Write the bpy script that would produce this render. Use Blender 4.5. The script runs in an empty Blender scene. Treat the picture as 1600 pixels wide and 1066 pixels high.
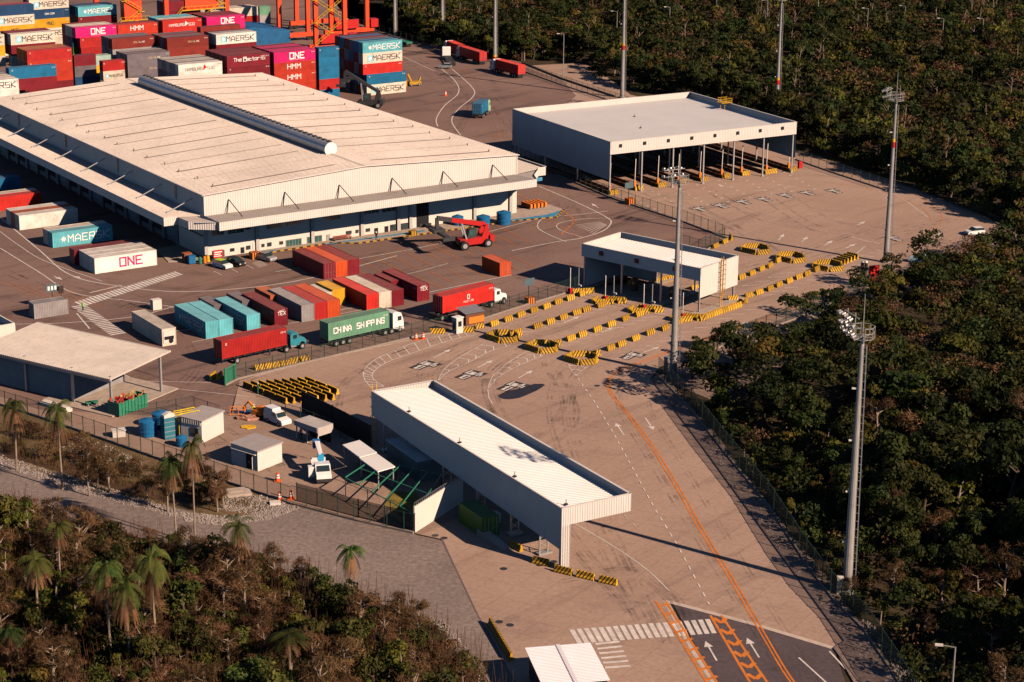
import bpy, bmesh, math, random
import numpy as np
from mathutils import Vector, Matrix, Euler
random.seed(7); np.random.seed(7)
R = math.radians
sc = bpy.context.scene
col = sc.collection

# ------------------------------------------------------------------ camera
F, TH, RO, HC = 3150.0, R(17.15), R(0.5), 97.4
cd = bpy.data.cameras.new("camera"); cam = bpy.data.objects.new("camera", cd); col.objects.link(cam)
cd.sensor_width = 36.0; cd.lens = 36.0 * F / 1600.0; cd.clip_start = 1.0; cd.clip_end = 5000.0
cam.matrix_world = Matrix.Translation((0, 0, HC)) @ Matrix.Rotation(R(90) - TH, 4, 'X') @ Matrix.Rotation(RO, 4, 'Z')
sc.camera = cam

# ------------------------------------------------------------------ light
SUN_EL, SHADOW_AZ = R(29.6), R(144.6)
SD = Vector((-math.cos(SHADOW_AZ) * math.cos(SUN_EL), -math.sin(SHADOW_AZ) * math.cos(SUN_EL), math.sin(SUN_EL)))
w = bpy.data.worlds.new("World"); sc.world = w; w.use_nodes = True
nt = w.node_tree; bg = nt.nodes["Background"]
sky = nt.nodes.new("ShaderNodeTexSky"); sky.sky_type = 'NISHITA'; sky.sun_disc = False
sky.sun_elevation = SUN_EL; sky.sun_rotation = math.atan2(SD.x, SD.y); sky.dust_density = .0; sky.ozone_density = 4.0; sky.air_density = .6; sky.altitude = 200
nt.links.new(sky.outputs[0], bg.inputs[0]); bg.inputs[1].default_value = 0.05
ld = bpy.data.lights.new("sun", 'SUN'); ld.energy = 5.0; ld.angle = R(0.5); ld.color = (1.0, 0.75, 0.56)
lo = bpy.data.objects.new("sun", ld); col.objects.link(lo); lo.rotation_euler = SD.to_track_quat('Z', 'Y').to_euler()
sc.view_settings.view_transform = 'Standard'; sc.view_settings.look = 'None'
sc.view_settings.gamma = 1.0; sc.view_settings.exposure = 0.6
sc.cycles.max_bounces = 4; sc.cycles.diffuse_bounces = 0; sc.cycles.glossy_bounces = 2
sc.cycles.transparent_max_bounces = 12

# ------------------------------------------------------------------ where things stand on the ground
def at(px, py, z=0.0):
    """ground position (metres) of a spot measured in the survey photograph"""
    x, y = px - 800.0, py - 533.0
    c, s = math.cos(RO), math.sin(RO)
    x, y = c * x + s * y, -s * x + c * y
    d = Vector((x, F * math.cos(TH) - y * math.sin(TH), -F * math.sin(TH) - y * math.cos(TH)))
    t = (z - HC) / d.z
    return Vector((d.x * t, d.y * t, z))
GA = R(33.6); OG = at(322, 405)
def grid(a, b, z=0.0):          # yard grid: a along the quay rows, b away from the gate
    return Vector((OG.x + math.cos(GA) * a - math.sin(GA) * b, OG.y + math.sin(GA) * a + math.cos(GA) * b, z))
def heading(p, q): return math.atan2(q.y - p.y, q.x - p.x)

# ------------------------------------------------------------------ materials
def lin(r, g, b): return tuple(((c / 255) / 12.92 if c / 255 < 0.04045 else ((c / 255 + .055) / 1.055) ** 2.4) for c in (r, g, b))
def newmat(name, rough=0.6, metal=0.0, spec=0.3):
    m = bpy.data.materials.new(name); m.use_nodes = True
    b = m.node_tree.nodes["Principled BSDF"]
    b.inputs["Roughness"].default_value = rough; b.inputs["Metallic"].default_value = metal
    b.inputs["Specular IOR Level"].default_value = spec
    return m, m.node_tree, b
def N(nt, t, **k):
    n = nt.nodes.new(t)
    for a, v in k.items(): setattr(n, a, v)
    return n
def mixc(nt, fac, a, b, mode='MIX'):
    n = N(nt, "ShaderNodeMix", data_type='RGBA', blend_type=mode)
    for i, v in ((0, fac), (6, a), (7, b)):
        if hasattr(v, 'links') or isinstance(v, bpy.types.NodeSocket): nt.links.new(v, n.inputs[i])
        elif i == 0: n.inputs[0].default_value = v
        else: n.inputs[i].default_value = (*v[:3], 1)
    return n.outputs[2]
def noise(nt, scale, detail=4, rough=.6, vec=None, coord='Object', stretch=None, w=None):
    if vec is None:
        tc = N(nt, "ShaderNodeTexCoord"); vec = tc.outputs[coord]
    if stretch:
        mp = N(nt, "ShaderNodeMapping"); mp.inputs[3].default_value = stretch; nt.links.new(vec, mp.inputs[0]); vec = mp.outputs[0]
    n = N(nt, "ShaderNodeTexNoise"); n.inputs["Scale"].default_value = scale; n.inputs["Detail"].default_value = detail
    n.inputs["Roughness"].default_value = rough; nt.links.new(vec, n.inputs["Vector"])
    return n.outputs["Fac"]
def ramp(nt, f, p0, p1, c0=0.0, c1=1.0):
    n = N(nt, "ShaderNodeMapRange"); n.clamp = True
    nt.links.new(f, n.inputs[0])
    for i, v in enumerate((p0, p1, c0, c1)): n.inputs[i + 1].default_value = v
    return n.outputs[0]
MATS = {}
def paint(name, rgb, rough=.55, metal=0., var=.18, scale=.6, dirt=0.0, streak=False, spec=.3, rnd=0.):
    """painted or plain surface with slight mottling and optional dirt"""
    if name in MATS: return MATS[name]
    m, nt, b = newmat(name, rough, metal, spec)
    c = Vector(rgb)
    tc = N(nt, "ShaderNodeTexCoord"); vec = tc.outputs['Object']
    if rnd:
        oi = N(nt, "ShaderNodeObjectInfo"); v0 = N(nt, "ShaderNodeVectorMath", operation='SCALE'); v0.inputs[0].default_value = (53, 17, 9); nt.links.new(oi.outputs['Random'], v0.inputs['Scale'])
        v1 = N(nt, "ShaderNodeVectorMath", operation='ADD'); nt.links.new(vec, v1.inputs[0]); nt.links.new(v0.outputs[0], v1.inputs[1]); vec = v1.outputs[0]
    n1 = noise(nt, scale, 5, vec=vec)
    out = mixc(nt, ramp(nt, n1, .3, .7), tuple(c * (1 - var)), tuple(c * (1 + var * .6)))
    if dirt:
        n2 = noise(nt, 1.1, 6, .7, vec=vec, stretch=(1.6, 1.6, .25) if streak else None)
        out = mixc(nt, ramp(nt, n2, .5, .78, 0, dirt), out, (.10, .065, .04))
    if rnd:
        sv = N(nt, "ShaderNodeVectorMath", operation='SCALE'); nt.links.new(out, sv.inputs[0]); nt.links.new(ramp(nt, oi.outputs['Random'], 0, 1, 1 - rnd, 1 + rnd * .3), sv.inputs['Scale']); out = sv.outputs[0]
    nt.links.new(out, b.inputs["Base Color"])
    MATS[name] = m; return m
def container_paint():
    m, nt, b = newmat("container_paint", .5, 0, .3)
    oi = N(nt, "ShaderNodeObjectInfo")
    tc = N(nt, "ShaderNodeTexCoord")
    add = N(nt, "ShaderNodeVectorMath", operation='ADD'); nt.links.new(tc.outputs['Object'], add.inputs[0])
    sc_ = N(nt, "ShaderNodeVectorMath", operation='SCALE'); sc_.inputs[0].default_value = (37, 11, 5); nt.links.new(oi.outputs['Random'], sc_.inputs['Scale'])
    nt.links.new(sc_.outputs[0], add.inputs[1]); v = add.outputs[0]
    base = oi.outputs['Color']
    f1 = noise(nt, .5, 4, .6, vec=v)
    c1 = mixc(nt, 1.0, base, (.72, .70, .70), 'MULTIPLY')
    o = mixc(nt, ramp(nt, f1, .35, .7), base, c1)
    f2 = noise(nt, 1.3, 6, .75, vec=v, stretch=(1.0, 1.0, .22))
    o = mixc(nt, ramp(nt, f2, .60, .74, 0, .75), o, (.16, .065, .03))
    # roof dust
    geo = N(nt, "ShaderNodeNewGeometry"); sx = N(nt, "ShaderNodeSeparateXYZ"); nt.links.new(geo.outputs['Normal'], sx.inputs[0])
    f3 = noise(nt, .9, 5, .7, vec=v)
    mul = N(nt, "ShaderNodeMath", operation='MULTIPLY'); nt.links.new(ramp(nt, sx.outputs[2], .6, .95), mul.inputs[0]); nt.links.new(ramp(nt, f3, .3, .75, .12, .55), mul.inputs[1])
    o = mixc(nt, mul.outputs[0], o, (.20, .15, .12))
    nt.links.new(o, b.inputs["Base Color"]); return m
M_CONT = container_paint()
M_WHITE = paint("white_sheet_metal", (.62, .575, .53), .5, var=.06, scale=.25, dirt=.10, streak=True)
M_WHITER = paint('white_roof_sheet', (.80, .77, .73), .45, var=.06, scale=.12, dirt=.08)
M_WROOF = paint('aged_roof_sheet', (.56, .49, .43), .6, var=.14, scale=.07, dirt=.5, streak=True)
M_CABLE = paint('weathered_cable', (.26, .20, .16), .7)
M_PLAST = paint("white_plaster", (.62, .57, .51), .8, var=.05, scale=.3, dirt=.12, streak=True)
M_GALV = paint('galvanised_steel', (.42, .42, .43), .45, .5, .12, 3.)
M_STEELD = paint('dark_steel', (.06, .06, .065), .5, .4, .2, 3.)
M_BLACK = paint('black_rubber', (.018, .018, .02), .8, 0, .2, 3.)
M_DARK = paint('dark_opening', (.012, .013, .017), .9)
M_GLASS = paint('tinted_glass', (.02, .035, .04), .08, 0, .2, 1., spec=.8)
M_GLASSG = paint('green_window_glass', (.03, .10, .09), .12, 0, .3, 1., spec=.8)
M_YEL = paint('safety_yellow', (.72, .40, .02), .6, 0, .15, 2., dirt=.6, rnd=.4)
M_BLK = paint('black_stripe_paint', (.035, .024, .018), .7, 0, .3, 2., dirt=.5, rnd=.3)
M_ORANGE = paint('orange_paint', (.75, .20, .025), .5, 0, .1, 2.)
M_RED = paint('red_paint', (.46, .018, .018), .4, 0, .12, 1.5, dirt=.12)
M_CRANE = paint('crane_orange_red', (.78, .065, .018), .45, 0, .1, .5, dirt=.1)
M_GREENP = paint('green_paint', (.03, .20, .12), .5, 0, .2, 2., dirt=.25)
M_TANK = paint('blue_tank_plastic', (.015, .13, .30), .4, 0, .2, 1.5)
M_BLUE = paint('blue_floor_paint', (.05, .25, .42), .7, 0, .25, 1., dirt=.3)
M_TEAL = paint('teal_truck_paint', (.03, .21, .27), .35, 0, .15, 2.)
M_CARW = paint('white_car_paint', (.75, .74, .72), .25, 0, .04, 2., spec=.6)
M_CARS = paint('silver_car_paint', (.45, .46, .47), .25, .4, .05, 2., spec=.6)
M_CARB = paint('dark_car_paint', (.03, .035, .04), .2, .2, .1, 2., spec=.7)
M_CONC = paint('kerb_concrete', (.42, .34, .28), .85, 0, .2, .8, dirt=.3)
M_WPAINT = paint('white_road_paint', (.66, .60, .55), .7, 0, .25, .8, dirt=.3)
M_LOGO_W = paint('white_lettering', (.80, .77, .74), .5, 0, .05)
M_LOGO_K = paint('dark_lettering', (.03, .03, .04), .5)
M_LOGO_M = paint('magenta_lettering', (.55, .01, .16), .5)
M_LOGO_B = paint('pale_blue_lettering', (.25, .55, .65), .5)
M_OPAINT = paint('orange_road_paint', (.62, .19, .03), .7, 0, .2, .8, dirt=.25)
M_KHAKI = paint('galvanised_pole', (.38, .365, .35), .45, .4, .15, 2.)
M_SKIN = paint('skin', (.35, .18, .11), .6)
M_HIVIS = paint('hi_vis_green_cloth', (.35, .75, .10), .8)
M_TROU = paint('green_trousers', (.03, .16, .08), .9)

# ------------------------------------------------------------------ mesh building
class MB:
    def __init__(s): s.v, s.f, s.m = [], [], []
    def add(s, pts, faces, mi=0):
        n = len(s.v); s.v += [tuple(p) for p in pts]
        s.f += [tuple(n + i for i in f) for f in faces]; s.m += [mi] * len(faces); return s
    def poly(s, pts, mi=0): return s.add(pts, [tuple(range(len(pts)))], mi)
    def box(s, x0, x1, y0, y1, z0, z1, mi=0):
        x0, x1 = sorted((x0, x1)); y0, y1 = sorted((y0, y1)); z0, z1 = sorted((z0, z1))
        p = [(x0, y0, z0), (x1, y0, z0), (x1, y1, z0), (x0, y1, z0), (x0, y0, z1), (x1, y0, z1), (x1, y1, z1), (x0, y1, z1)]
        return s.add(p, [(0, 3, 2, 1), (4, 5, 6, 7), (0, 1, 5, 4), (1, 2, 6, 5), (2, 3, 7, 6), (3, 0, 4, 7)], mi)
    def bar(s, p, q, w, h=None, mi=0):
        h = h or w; p = Vector(p); q = Vector(q); d = (q - p).normalized()
        u = d.cross(Vector((0, 0, 1)));
        if u.length < 1e-3: u = Vector((1, 0, 0))
        u.normalize(); v = u.cross(d).normalized(); u = u * w / 2; v = v * h / 2
        P = [p - u - v, p + u - v, p + u + v, p - u + v, q - u - v, q + u - v, q + u + v, q - u + v]
        return s.add(P, [(0, 1, 2, 3), (7, 6, 5, 4), (0, 4, 5, 1), (1, 5, 6, 2), (2, 6, 7, 3), (3, 7, 4, 0)], mi)
    def cyl(s, p, q, r0, r1=None, n=10, mi=0, cap=True):
        r1 = r0 if r1 is None else r1; p = Vector(p); q = Vector(q); d = (q - p).normalized()
        u = d.cross(Vector((0, 0, 1)))
        if u.length < 1e-3: u = Vector((1, 0, 0))
        u.normalize(); v = d.cross(u); P = []
        for c, r in ((p, r0), (q, r1)):
            for i in range(n):
                a = 2 * math.pi * i / n; P.append(c + (u * math.cos(a) + v * math.sin(a)) * r)
        f = [(i, (i + 1) % n, n + (i + 1) % n, n + i) for i in range(n)]
        if cap: f += [tuple(range(n))[::-1], tuple(range(n, 2 * n))]
        return s.add(P, f, mi)
    def prism(s, pts, z0, z1, mi=0):
        n = len(pts); P = [(x, y, z0) for x, y in pts] + [(x, y, z1) for x, y in pts]
        f = [(i, (i + 1) % n, n + (i + 1) % n, n + i) for i in range(n)] + [tuple(range(n))[::-1], tuple(range(n, 2 * n))]
        return s.add(P, f, mi)
    def side(s, pts, y0, y1, mi=0):        # profile in x,z extruded along y
        n = len(pts); P = [(x, y0, z) for x, z in pts] + [(x, y1, z) for x, z in pts]
        f = [(i, (i + 1) % n, n + (i + 1) % n, n + i) for i in range(n)] + [tuple(range(n))[::-1], tuple(range(n, 2 * n))]
        return s.add(P, f, mi)
    def corr(s, p, q, z0, z1, pitch=.3, depth=.04, mi=0, z0b=None, z1b=None):
        """upright corrugated sheet from p to q; z may differ at q"""
        p = Vector((*p[:2], 0)); q = Vector((*q[:2], 0)); L = (q - p).length; d = (q - p) / L; nrm = Vector((d.y, -d.x, 0))
        k = max(1, round(L / pitch)); st = L / k; pts = []
        for i in range(k):
            for f, o in ((0, 0), (.3, 0), (.5, 1), (.8, 1)):
                pts.append((i * st + f * st, o))
        pts.append((L, 0)); P = []
        for t, o in pts:
            c = p + d * t - nrm * depth * o; u = t / L
            a = z0 + ((z0b if z0b is not None else z0) - z0) * u; b = z1 + ((z1b if z1b is not None else z1) - z1) * u
            P += [(c.x, c.y, a), (c.x, c.y, b)]
        return s.add(P, [(2 * i, 2 * i + 2, 2 * i + 3, 2 * i + 1) for i in range(len(pts) - 1)], mi)
    def corr_roof(s, o, u, v, pitch=.5, depth=.05, mi=0):
        """corrugated roof: origin o, u across the ribs, v along the ribs"""
        o = Vector(o); u = Vector(u); v = Vector(v); L = u.length; d = u / L; up = u.cross(v).normalized()
        if up.z < 0: up = -up
        k = max(1, round(L / pitch)); st = L / k; P = []
        for i in range(k):
            for f, h in ((0, 0), (.6, 0), (.7, 1), (.9, 1)):
                c = o + d * (i * st + f * st) + up * depth * h; P += [c, c + v]
        c = o + u; P += [c, c + v]; n = len(P) // 2
        return s.add(P, [(2 * i, 2 * i + 2, 2 * i + 3, 2 * i + 1) for i in range(n - 1)], mi)
    def mesh(s, name, mats):
        me = bpy.data.meshes.new(name); me.from_pydata(s.v, [], s.f)
        for m in mats: me.materials.append(m)
        if len(mats) > 1: me.polygons.foreach_set("material_index", s.m)
        me.update(); return me
    def build(s, name, mats, parent=None, label=None):
        return link(name, s.mesh(name, mats if isinstance(mats, (list, tuple)) else [mats]), parent, label)
def link(name, me, parent=None, label=None):
    o = bpy.data.objects.new(name, me); col.objects.link(o)
    if parent is not None: o.parent = parent
    if label: o['label'] = label
    return o
def thing(name, label, cat, loc=(0, 0, 0), rz=0.0, group=None):
    o = bpy.data.objects.new(name, None); col.objects.link(o); o.location = loc; o.rotation_euler = (0, 0, rz)
    return tag(o, label, cat, group)
def tag(o, label, cat, group=None):
    o['label'] = label; o['category'] = cat
    if group: o['group'] = group
    return o
def place(o, loc, rz=0.0): o.location = loc; o.rotation_euler = (0, 0, rz); return o
def copy_tree(o, parent=None):
    c = o.copy(); col.objects.link(c); c.parent = parent
    for ch in list(o.children): copy_tree(ch, c)
    return c
def clone(o, loc, rz, label, group=None):
    c = copy_tree(o); place(c, loc, rz); c['label'] = label
    if group: c['group'] = group
    return c
def structure(o): o['kind'] = 'structure'; return o
# stroke lettering: each glyph is a set of polylines on a 4 x 6 grid
GL = {'A': ['00,04,26,44,40', '02,42'], 'B': ['00,06,36,45,44,33,03', '33,42,41,30,00'], 'C': ['45,46,06,00,40,41'], 'D': ['00,06,36,45,41,30,00'], 'E': ['46,06,00,40', '03,33'], 'F': ['00,06,46', '03,33'], 'G': ['45,46,06,00,40,43,23'], 'H': ['00,06', '40,46', '03,43'],
 'I': ['20,26'], 'K': ['00,06', '46,03,40'], 'L': ['06,00,40'], 'M': ['00,06,23,46,40'], 'N': ['00,06,40,46'], 'O': ['00,06,46,40,00'], 'P': ['00,06,46,43,03'], 'R': ['00,06,46,43,03', '23,40'], 'S': ['46,06,03,43,40,00'], 'T': ['06,46', '26,20'], 'U': ['06,00,40,46'], 'V': ['06,20,46'], 'W': ['06,10,23,30,46'], 'X': ['00,46', '06,40'],
 'Y': ['06,23,46', '23,20'], '0': ['00,06,46,40,00'], '1': ['05,26,20'], '2': ['06,46,43,03,00,40'], '5': ['46,06,03,43,40,00'], '/': ['00,46'], 'Ü': ['05,00,40,45', '16,17', '36,37'], 'h': ['06,00', '03,43,40'], 'e': ['02,42,44,04,00,40'], 'c': ['43,04,00,40'], 'a': ['04,44,40,00,02,42'], 't': ['26,20,40', '04,44'], 'o': ['00,04,44,40,00'], 'r': ['00,04', '02,14,44'], 'k': ['00,06', '44,02,40'], 'm': ['00,04,44,40', '24,20']}
TXT = {}
def text_mesh(s, size, mat, bold=.0, key=None, sx=1.0):
    k = (s, size, mat.name, bold, sx)
    if k in TXT: return TXT[k]
    u = size / 8.5; w = size * (.075 + bold); mb = MB(); x0 = 0.0; z = 0.0; adv = 5.6 * u * sx
    for ch in s:
        for pl in GL.get(ch, []):
            P = [Vector((x0 + int(q[0]) * u * sx, (int(q[1]) - 3) * u, 0)) for q in pl.split(',')]
            for a, b in zip(P, P[1:]):
                d = (b - a).normalized(); n = Vector((-d.y, d.x, 0)) * w / 2; e = d * w / 2; z += .0006
                mb.poly([(q.x, q.y, z) for q in (a - n - e, b - n + e, b + n + e, a + n - e)])
        x0 += adv if ch not in 'I1 ' else adv * .62
    W_ = x0 - 1.6 * u * sx; mb.v = [(x - W_ / 2, y, z) for x, y, z in mb.v]
    me = mb.mesh('lettering', [mat]); TXT[k] = me; return me
def lettering(parent, s, size, mat, loc, rot, bold=.02, sx=1.0, name='lettering'):
    o = link(name, text_mesh(s, size, mat, bold, sx=sx), parent); o.location = loc; o.rotation_euler = rot; return o
# ================================================================== GROUND
def ground_mat(name, c0, c1, stain, stain_amt=.5, rust=0., scale=.03, tracks=0., grid_amt=0., rough=.9, fine=.25):
    m, nt, b = newmat(name, rough, 0, .15)
    tc = N(nt, "ShaderNodeTexCoord")
    f = noise(nt, scale, 6, .65)
    o = mixc(nt, ramp(nt, f, .32, .68), c0, c1)
    f2 = noise(nt, scale * 3.3, 6, .7, stretch=(1.0, 1.8, 1))
    o = mixc(nt, ramp(nt, f2, .55, .75, 0, stain_amt), o, stain)
    if rust:
        f3 = noise(nt, scale * 2.1, 5, .75, stretch=(2.0, .7, 1))
        o = mixc(nt, ramp(nt, f3, .58, .72, 0, rust), o, (.34, .12, .035))
    if tracks:
        mp = N(nt, "ShaderNodeMapping"); mp.inputs[2].default_value = (0, 0, R(-48)); nt.links.new(tc.outputs['Object'], mp.inputs[0])
        f4 = noise(nt, .09, 5, .65, vec=mp.outputs[0], stretch=(.22, 2.2, 1))
        o = mixc(nt, ramp(nt, f4, .54, .68, 0, tracks), o, tuple(.45 * x for x in stain))
    # fine grain
    f5 = noise(nt, 1.6, 4, .8)
    g = ramp(nt, f5, .25, .75, 1 - fine, 1 + fine * .6)
    o = mixc(nt, 1.0, o, g, 'MULTIPLY') if False else o
    mm = N(nt, "ShaderNodeVectorMath", operation='SCALE'); nt.links.new(o, mm.inputs[0]); nt.links.new(g, mm.inputs['Scale'])
    o = mm.outputs[0]
    if grid_amt:
        br = N(nt, "ShaderNodeTexBrick"); br.offset = 0.0
        mp = N(nt, "ShaderNodeMapping"); mp.inputs[2].default_value = (0, 0, R(31)); nt.links.new(tc.outputs['Object'], mp.inputs[0])
        nt.links.new(mp.outputs[0], br.inputs[0]); br.inputs["Scale"].default_value = 1.0
        br.inputs["Brick Width"].default_value = 3.6; br.inputs["Row Height"].default_value = 3.6; br.inputs["Mortar Size"].default_value = .05
        br.inputs["Color1"].default_value = (1, 1, 1, 1); br.inputs["Color2"].default_value = (.94, .94, .94, 1); br.inputs["Mortar"].default_value = (.6, .6, .6, 1)
        o = mixc(nt, grid_amt, o, mixc(nt, 1.0, o, br.outputs[0], 'MULTIPLY'))
    nt.links.new(o, b.inputs["Base Color"])
    bp = N(nt, "ShaderNodeBump"); bp.inputs[0].default_value = .25; bp.inputs[1].default_value = .06
    nt.links.new(noise(nt, 6., 3), bp.inputs[2]); nt.links.new(bp.outputs[0], b.inputs["Normal"])
    return m
M_SOIL = ground_mat('forest_soil', (.035, .028, .016), (.07, .05, .028), (.02, .022, .012), .6, fine=.5, scale=.08)
M_YARD = ground_mat('yard_pavers', (.175, .110, .094), (.26, .172, .142), (.055, .04, .04), .6, rust=.4, tracks=.55, scale=.022)
M_APRON = ground_mat('concrete_pavers', (.34, .230, .176), (.45, .315, .242), (.14, .10, .088), .45, tracks=.3, grid_amt=.5, scale=.02)
M_SERV = ground_mat('service_yard_concrete', (.28, .19, .145), (.38, .27, .21), (.14, .10, .08), .5, rust=.2, scale=.09)
M_GRAVEL = ground_mat('gravel', (.20, .158, .140), (.27, .215, .19), (.36, .29, .25), .35, scale=.06, fine=.55, tracks=.12)
M_ASPH = ground_mat('asphalt', (.085, .065, .07), (.115, .09, .095), (.05, .042, .045), .5, scale=.05, fine=.3)
M_DITCH = ground_mat('dry_grass_bank', (.10, .075, .035), (.20, .13, .07), (.05, .06, .02), .7, scale=.15, fine=.6)
M_VERGE = ground_mat('verge_gravel', (.18, .13, .11), (.28, .21, .175), (.08, .07, .05), .5, scale=.3, fine=.6)

def catmull(pts, n=8, closed=False):
    P = [Vector(p) for p in pts]; out = []
    for i in range(len(P) - 1):
        p0 = P[max(i - 1, 0)]; p1 = P[i]; p2 = P[i + 1]; p3 = P[min(i + 2, len(P) - 1)]
        for k in range(n):
            t = k / n
            out.append(.5 * ((2 * p1) + (p2 - p0) * t + (2 * p0 - 5 * p1 + 4 * p2 - p3) * t * t + (3 * p1 - p0 - 3 * p2 + p3) * t ** 3))
    return out + [P[-1]]
def region(name, px, z, mat):
    bm = bmesh.new(); vs = [bm.verts.new((*at(*p)[:2], z)) for p in px]
    f = bm.faces.new(vs); bmesh.ops.triangulate(bm, faces=[f], ngon_method='EAR_CLIP'); bm.normal_update()
    for f in bm.faces:
        if f.normal.z < 0: f.normal_flip()
    me = bpy.data.meshes.new(name); bm.to_mesh(me); bm.free(); me.materials.append(mat)
    return structure(link(name, me))
# terrain: one sheet to the horizon, gentle swells under the forest
RIM0, RIM1 = at(560, 14), at(1600, 350); RIMN = Vector((-(RIM1 - RIM0).y, (RIM1 - RIM0).x, 0)).normalized()
def hill(x, y):
    r = max(0.0, ((x - RIM0.x) * RIMN.x + (y - RIM0.y) * RIMN.y - 14) / 110)
    return -0.06 + min(r, 3.0) * (1.2 * math.sin(x * .021 + 1) * math.cos(y * .017) + 1.0)
mb = MB(); nx, ny = 70, 80
xs = np.linspace(-900, 900, nx); ys = np.linspace(60, 2400, ny) 
P = [(x, y, hill(x, y)) for y in ys for x in xs]
mb.add(P, [(j * nx + i, j * nx + i + 1, (j + 1) * nx + i + 1, (j + 1) * nx + i) for j in range(ny - 1) for i in range(nx - 1)])
structure(mb.build('terrain', M_SOIL))
YARD = [(-420, 560), (-60, 600), (60, 640), (240, 650), (330, 640), (360, 645), (375, 592), (470, 569), (560, 548), (670, 522), (740, 505), (870, 462), (906, 450),
        (1010, 440), (1090, 403), (1136, 374), (1060, 342), (958, 306), (930, 291), (800, 238), (900, 150), (880, 127), (815, 97), (640, 62), (545, 32), (520, 0), (480, -60), (-500, -60)]
region('container_yard', YARD, 0.0, M_YARD)
APRON = [(375, 592), (470, 569), (560, 548), (670, 522), (740, 505), (870, 462), (906, 450), (1010, 440), (1090, 403), (1136, 374), (1060, 342), (958, 306), (930, 291),
         (800, 238), (900, 150), (880, 127), (815, 103), (905, 99), (930, 106), (985, 148), (1100, 178), (1245, 235), (1350, 268), (1440, 298), (1530, 334), (1562, 351), (1500, 377), (1440, 402), (1390, 427),
         (1310, 458), (1240, 492), (1130, 532), (1060, 562), (1030, 574), (1016, 592), (1100, 702), (1180, 812), (1250, 908), (1320, 1003), (1303, 1012), (1180, 975), (1040, 938),
         (1085, 1020), (1150, 1120), (845, 1120), (800, 1058), (745, 958), (692, 843), (650, 834), (600, 800), (560, 700), (480, 641), (420, 643), (362, 647)]
region('concrete_apron', APRON, 0.012, M_APRON)
SERV = [(-60, 600), (60, 640), (240, 650), (330, 640), (360, 645), (420, 641), (480, 641), (560, 701), (600, 801), (650, 836), (560, 815), (455, 786), (300, 735), (170, 690), (60, 651), (-60, 612)]
region('service_yard', SERV, 0.008, M_SERV)
GRAV = [(-80, 694), (0, 716), (100, 750), (200, 776), (300, 800), (360, 812), (455, 786), (560, 815), (650, 836), (692, 845), (745, 960), (800, 1060), (845, 1120), (800, 1120), (760, 1060), (680, 975), (560, 930),
        (420, 885), (250, 848), (100, 810), (-80, 770)]
region('gravel_road', GRAV, 0.004, M_GRAVEL)
region('ditch_bank', [(-80, 608), (60, 651), (170, 690), (300, 735), (455, 786), (360, 812), (300, 800), (200, 776), (100, 750), (0, 716), (-80, 694)], 0.0, M_DITCH)
region('creek_water', [(-60, 678), (0, 690), (60, 712), (130, 726), (200, 752), (250, 762), (300, 786), (262, 786), (190, 768), (110, 742), (40, 722), (-60, 700)], 0.02,
       paint('muddy_water', (.075, .045, .03), .55, 0, .3, .5, spec=.1))
region('asphalt_road', [(1050, 941), (1180, 977), (1303, 1015), (1340, 1120), (1162, 1140), (1092, 1019)], 0.016, M_ASPH)
region('road_verge', [(1016, 592), (1036, 585), (1120, 680), (1200, 790), (1290, 900), (1350, 985), (1400, 1060), (1440, 1130), (1370, 1130), (1303, 1014), (1320, 1003), (1250, 908), (1180, 812), (1100, 702)], 0.10, M_VERGE)
region('forest_verge', [(1060, 562), (1130, 532), (1240, 492), (1310, 458), (1390, 427), (1440, 402), (1500, 377), (1560, 352), (1610, 375), (1450, 450), (1262, 560), (1112, 625), (1050, 600), (1036, 585)], 0.02, M_VERGE)
# concrete edge band between paving and asphalt, kerbs
def strip(mb, pts, w, z0, z1, mi=0):
    """solid band following ground points"""
    pts = [Vector((p.x, p.y, 0)) for p in pts]; L = []
    for i, p in enumerate(pts):
        d = (pts[min(i + 1, len(pts) - 1)] - pts[max(i - 1, 0)]).normalized(); n = Vector((-d.y, d.x, 0)) * w / 2
        L.append((p - n, p + n))
    P = []
    for a, b in L: P += [(a.x, a.y, z0), (b.x, b.y, z0), (b.x, b.y, z1), (a.x, a.y, z1)]
    f = []
    for i in range(len(L) - 1):
        o = 4 * i
        f += [(o + 3, o + 2, o + 6, o + 7), (o, o + 3, o + 7, o + 4), (o + 2, o + 1, o + 5, o + 6)]
    f += [(0, 1, 2, 3), (4 * len(L) - 4, 4 * len(L) - 1, 4 * len(L) - 2, 4 * len(L) - 3)]
    mb.add(P, f, mi)
mb = MB()
strip(mb, [at(*p) for p in ((1303, 1013), (1180, 976), (1040, 939))], .7, 0, .02)
strip(mb, [at(*p) for p in ((1040, 939), (1085, 1020), (1150, 1120))], .6, 0, .021)
structure(mb.build('concrete_edging', paint('pale_concrete', (.52, .42, .35), .85, 0, .15, .8, dirt=.2)))
mb = MB()
strip(mb, [at(*p) for p in ((1017, 592), (1100, 702), (1180, 812), (1250, 908), (1320, 1003), (1303, 1014), (1345, 1070), (1370, 1120))], .18, 0, .15)
strip(mb, [at(*p) for p in ((1240, 237), (1350, 270), (1440, 300), (1530, 336), (1560, 352), (1500, 378), (1440, 403))], .2, 0, .14)
strip(mb, [at(*p) for p in ((690, 842), (745, 958), (800, 1058))], .16, 0, .03)
strip(mb, [at(*p) for p in ((815, 99), (880, 125), (960, 152))], .2, 0, .5)
structure(mb.build('kerb', paint('dark_kerb', (.16, .12, .11), .85, 0, .2, 1., dirt=.3)))

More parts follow.
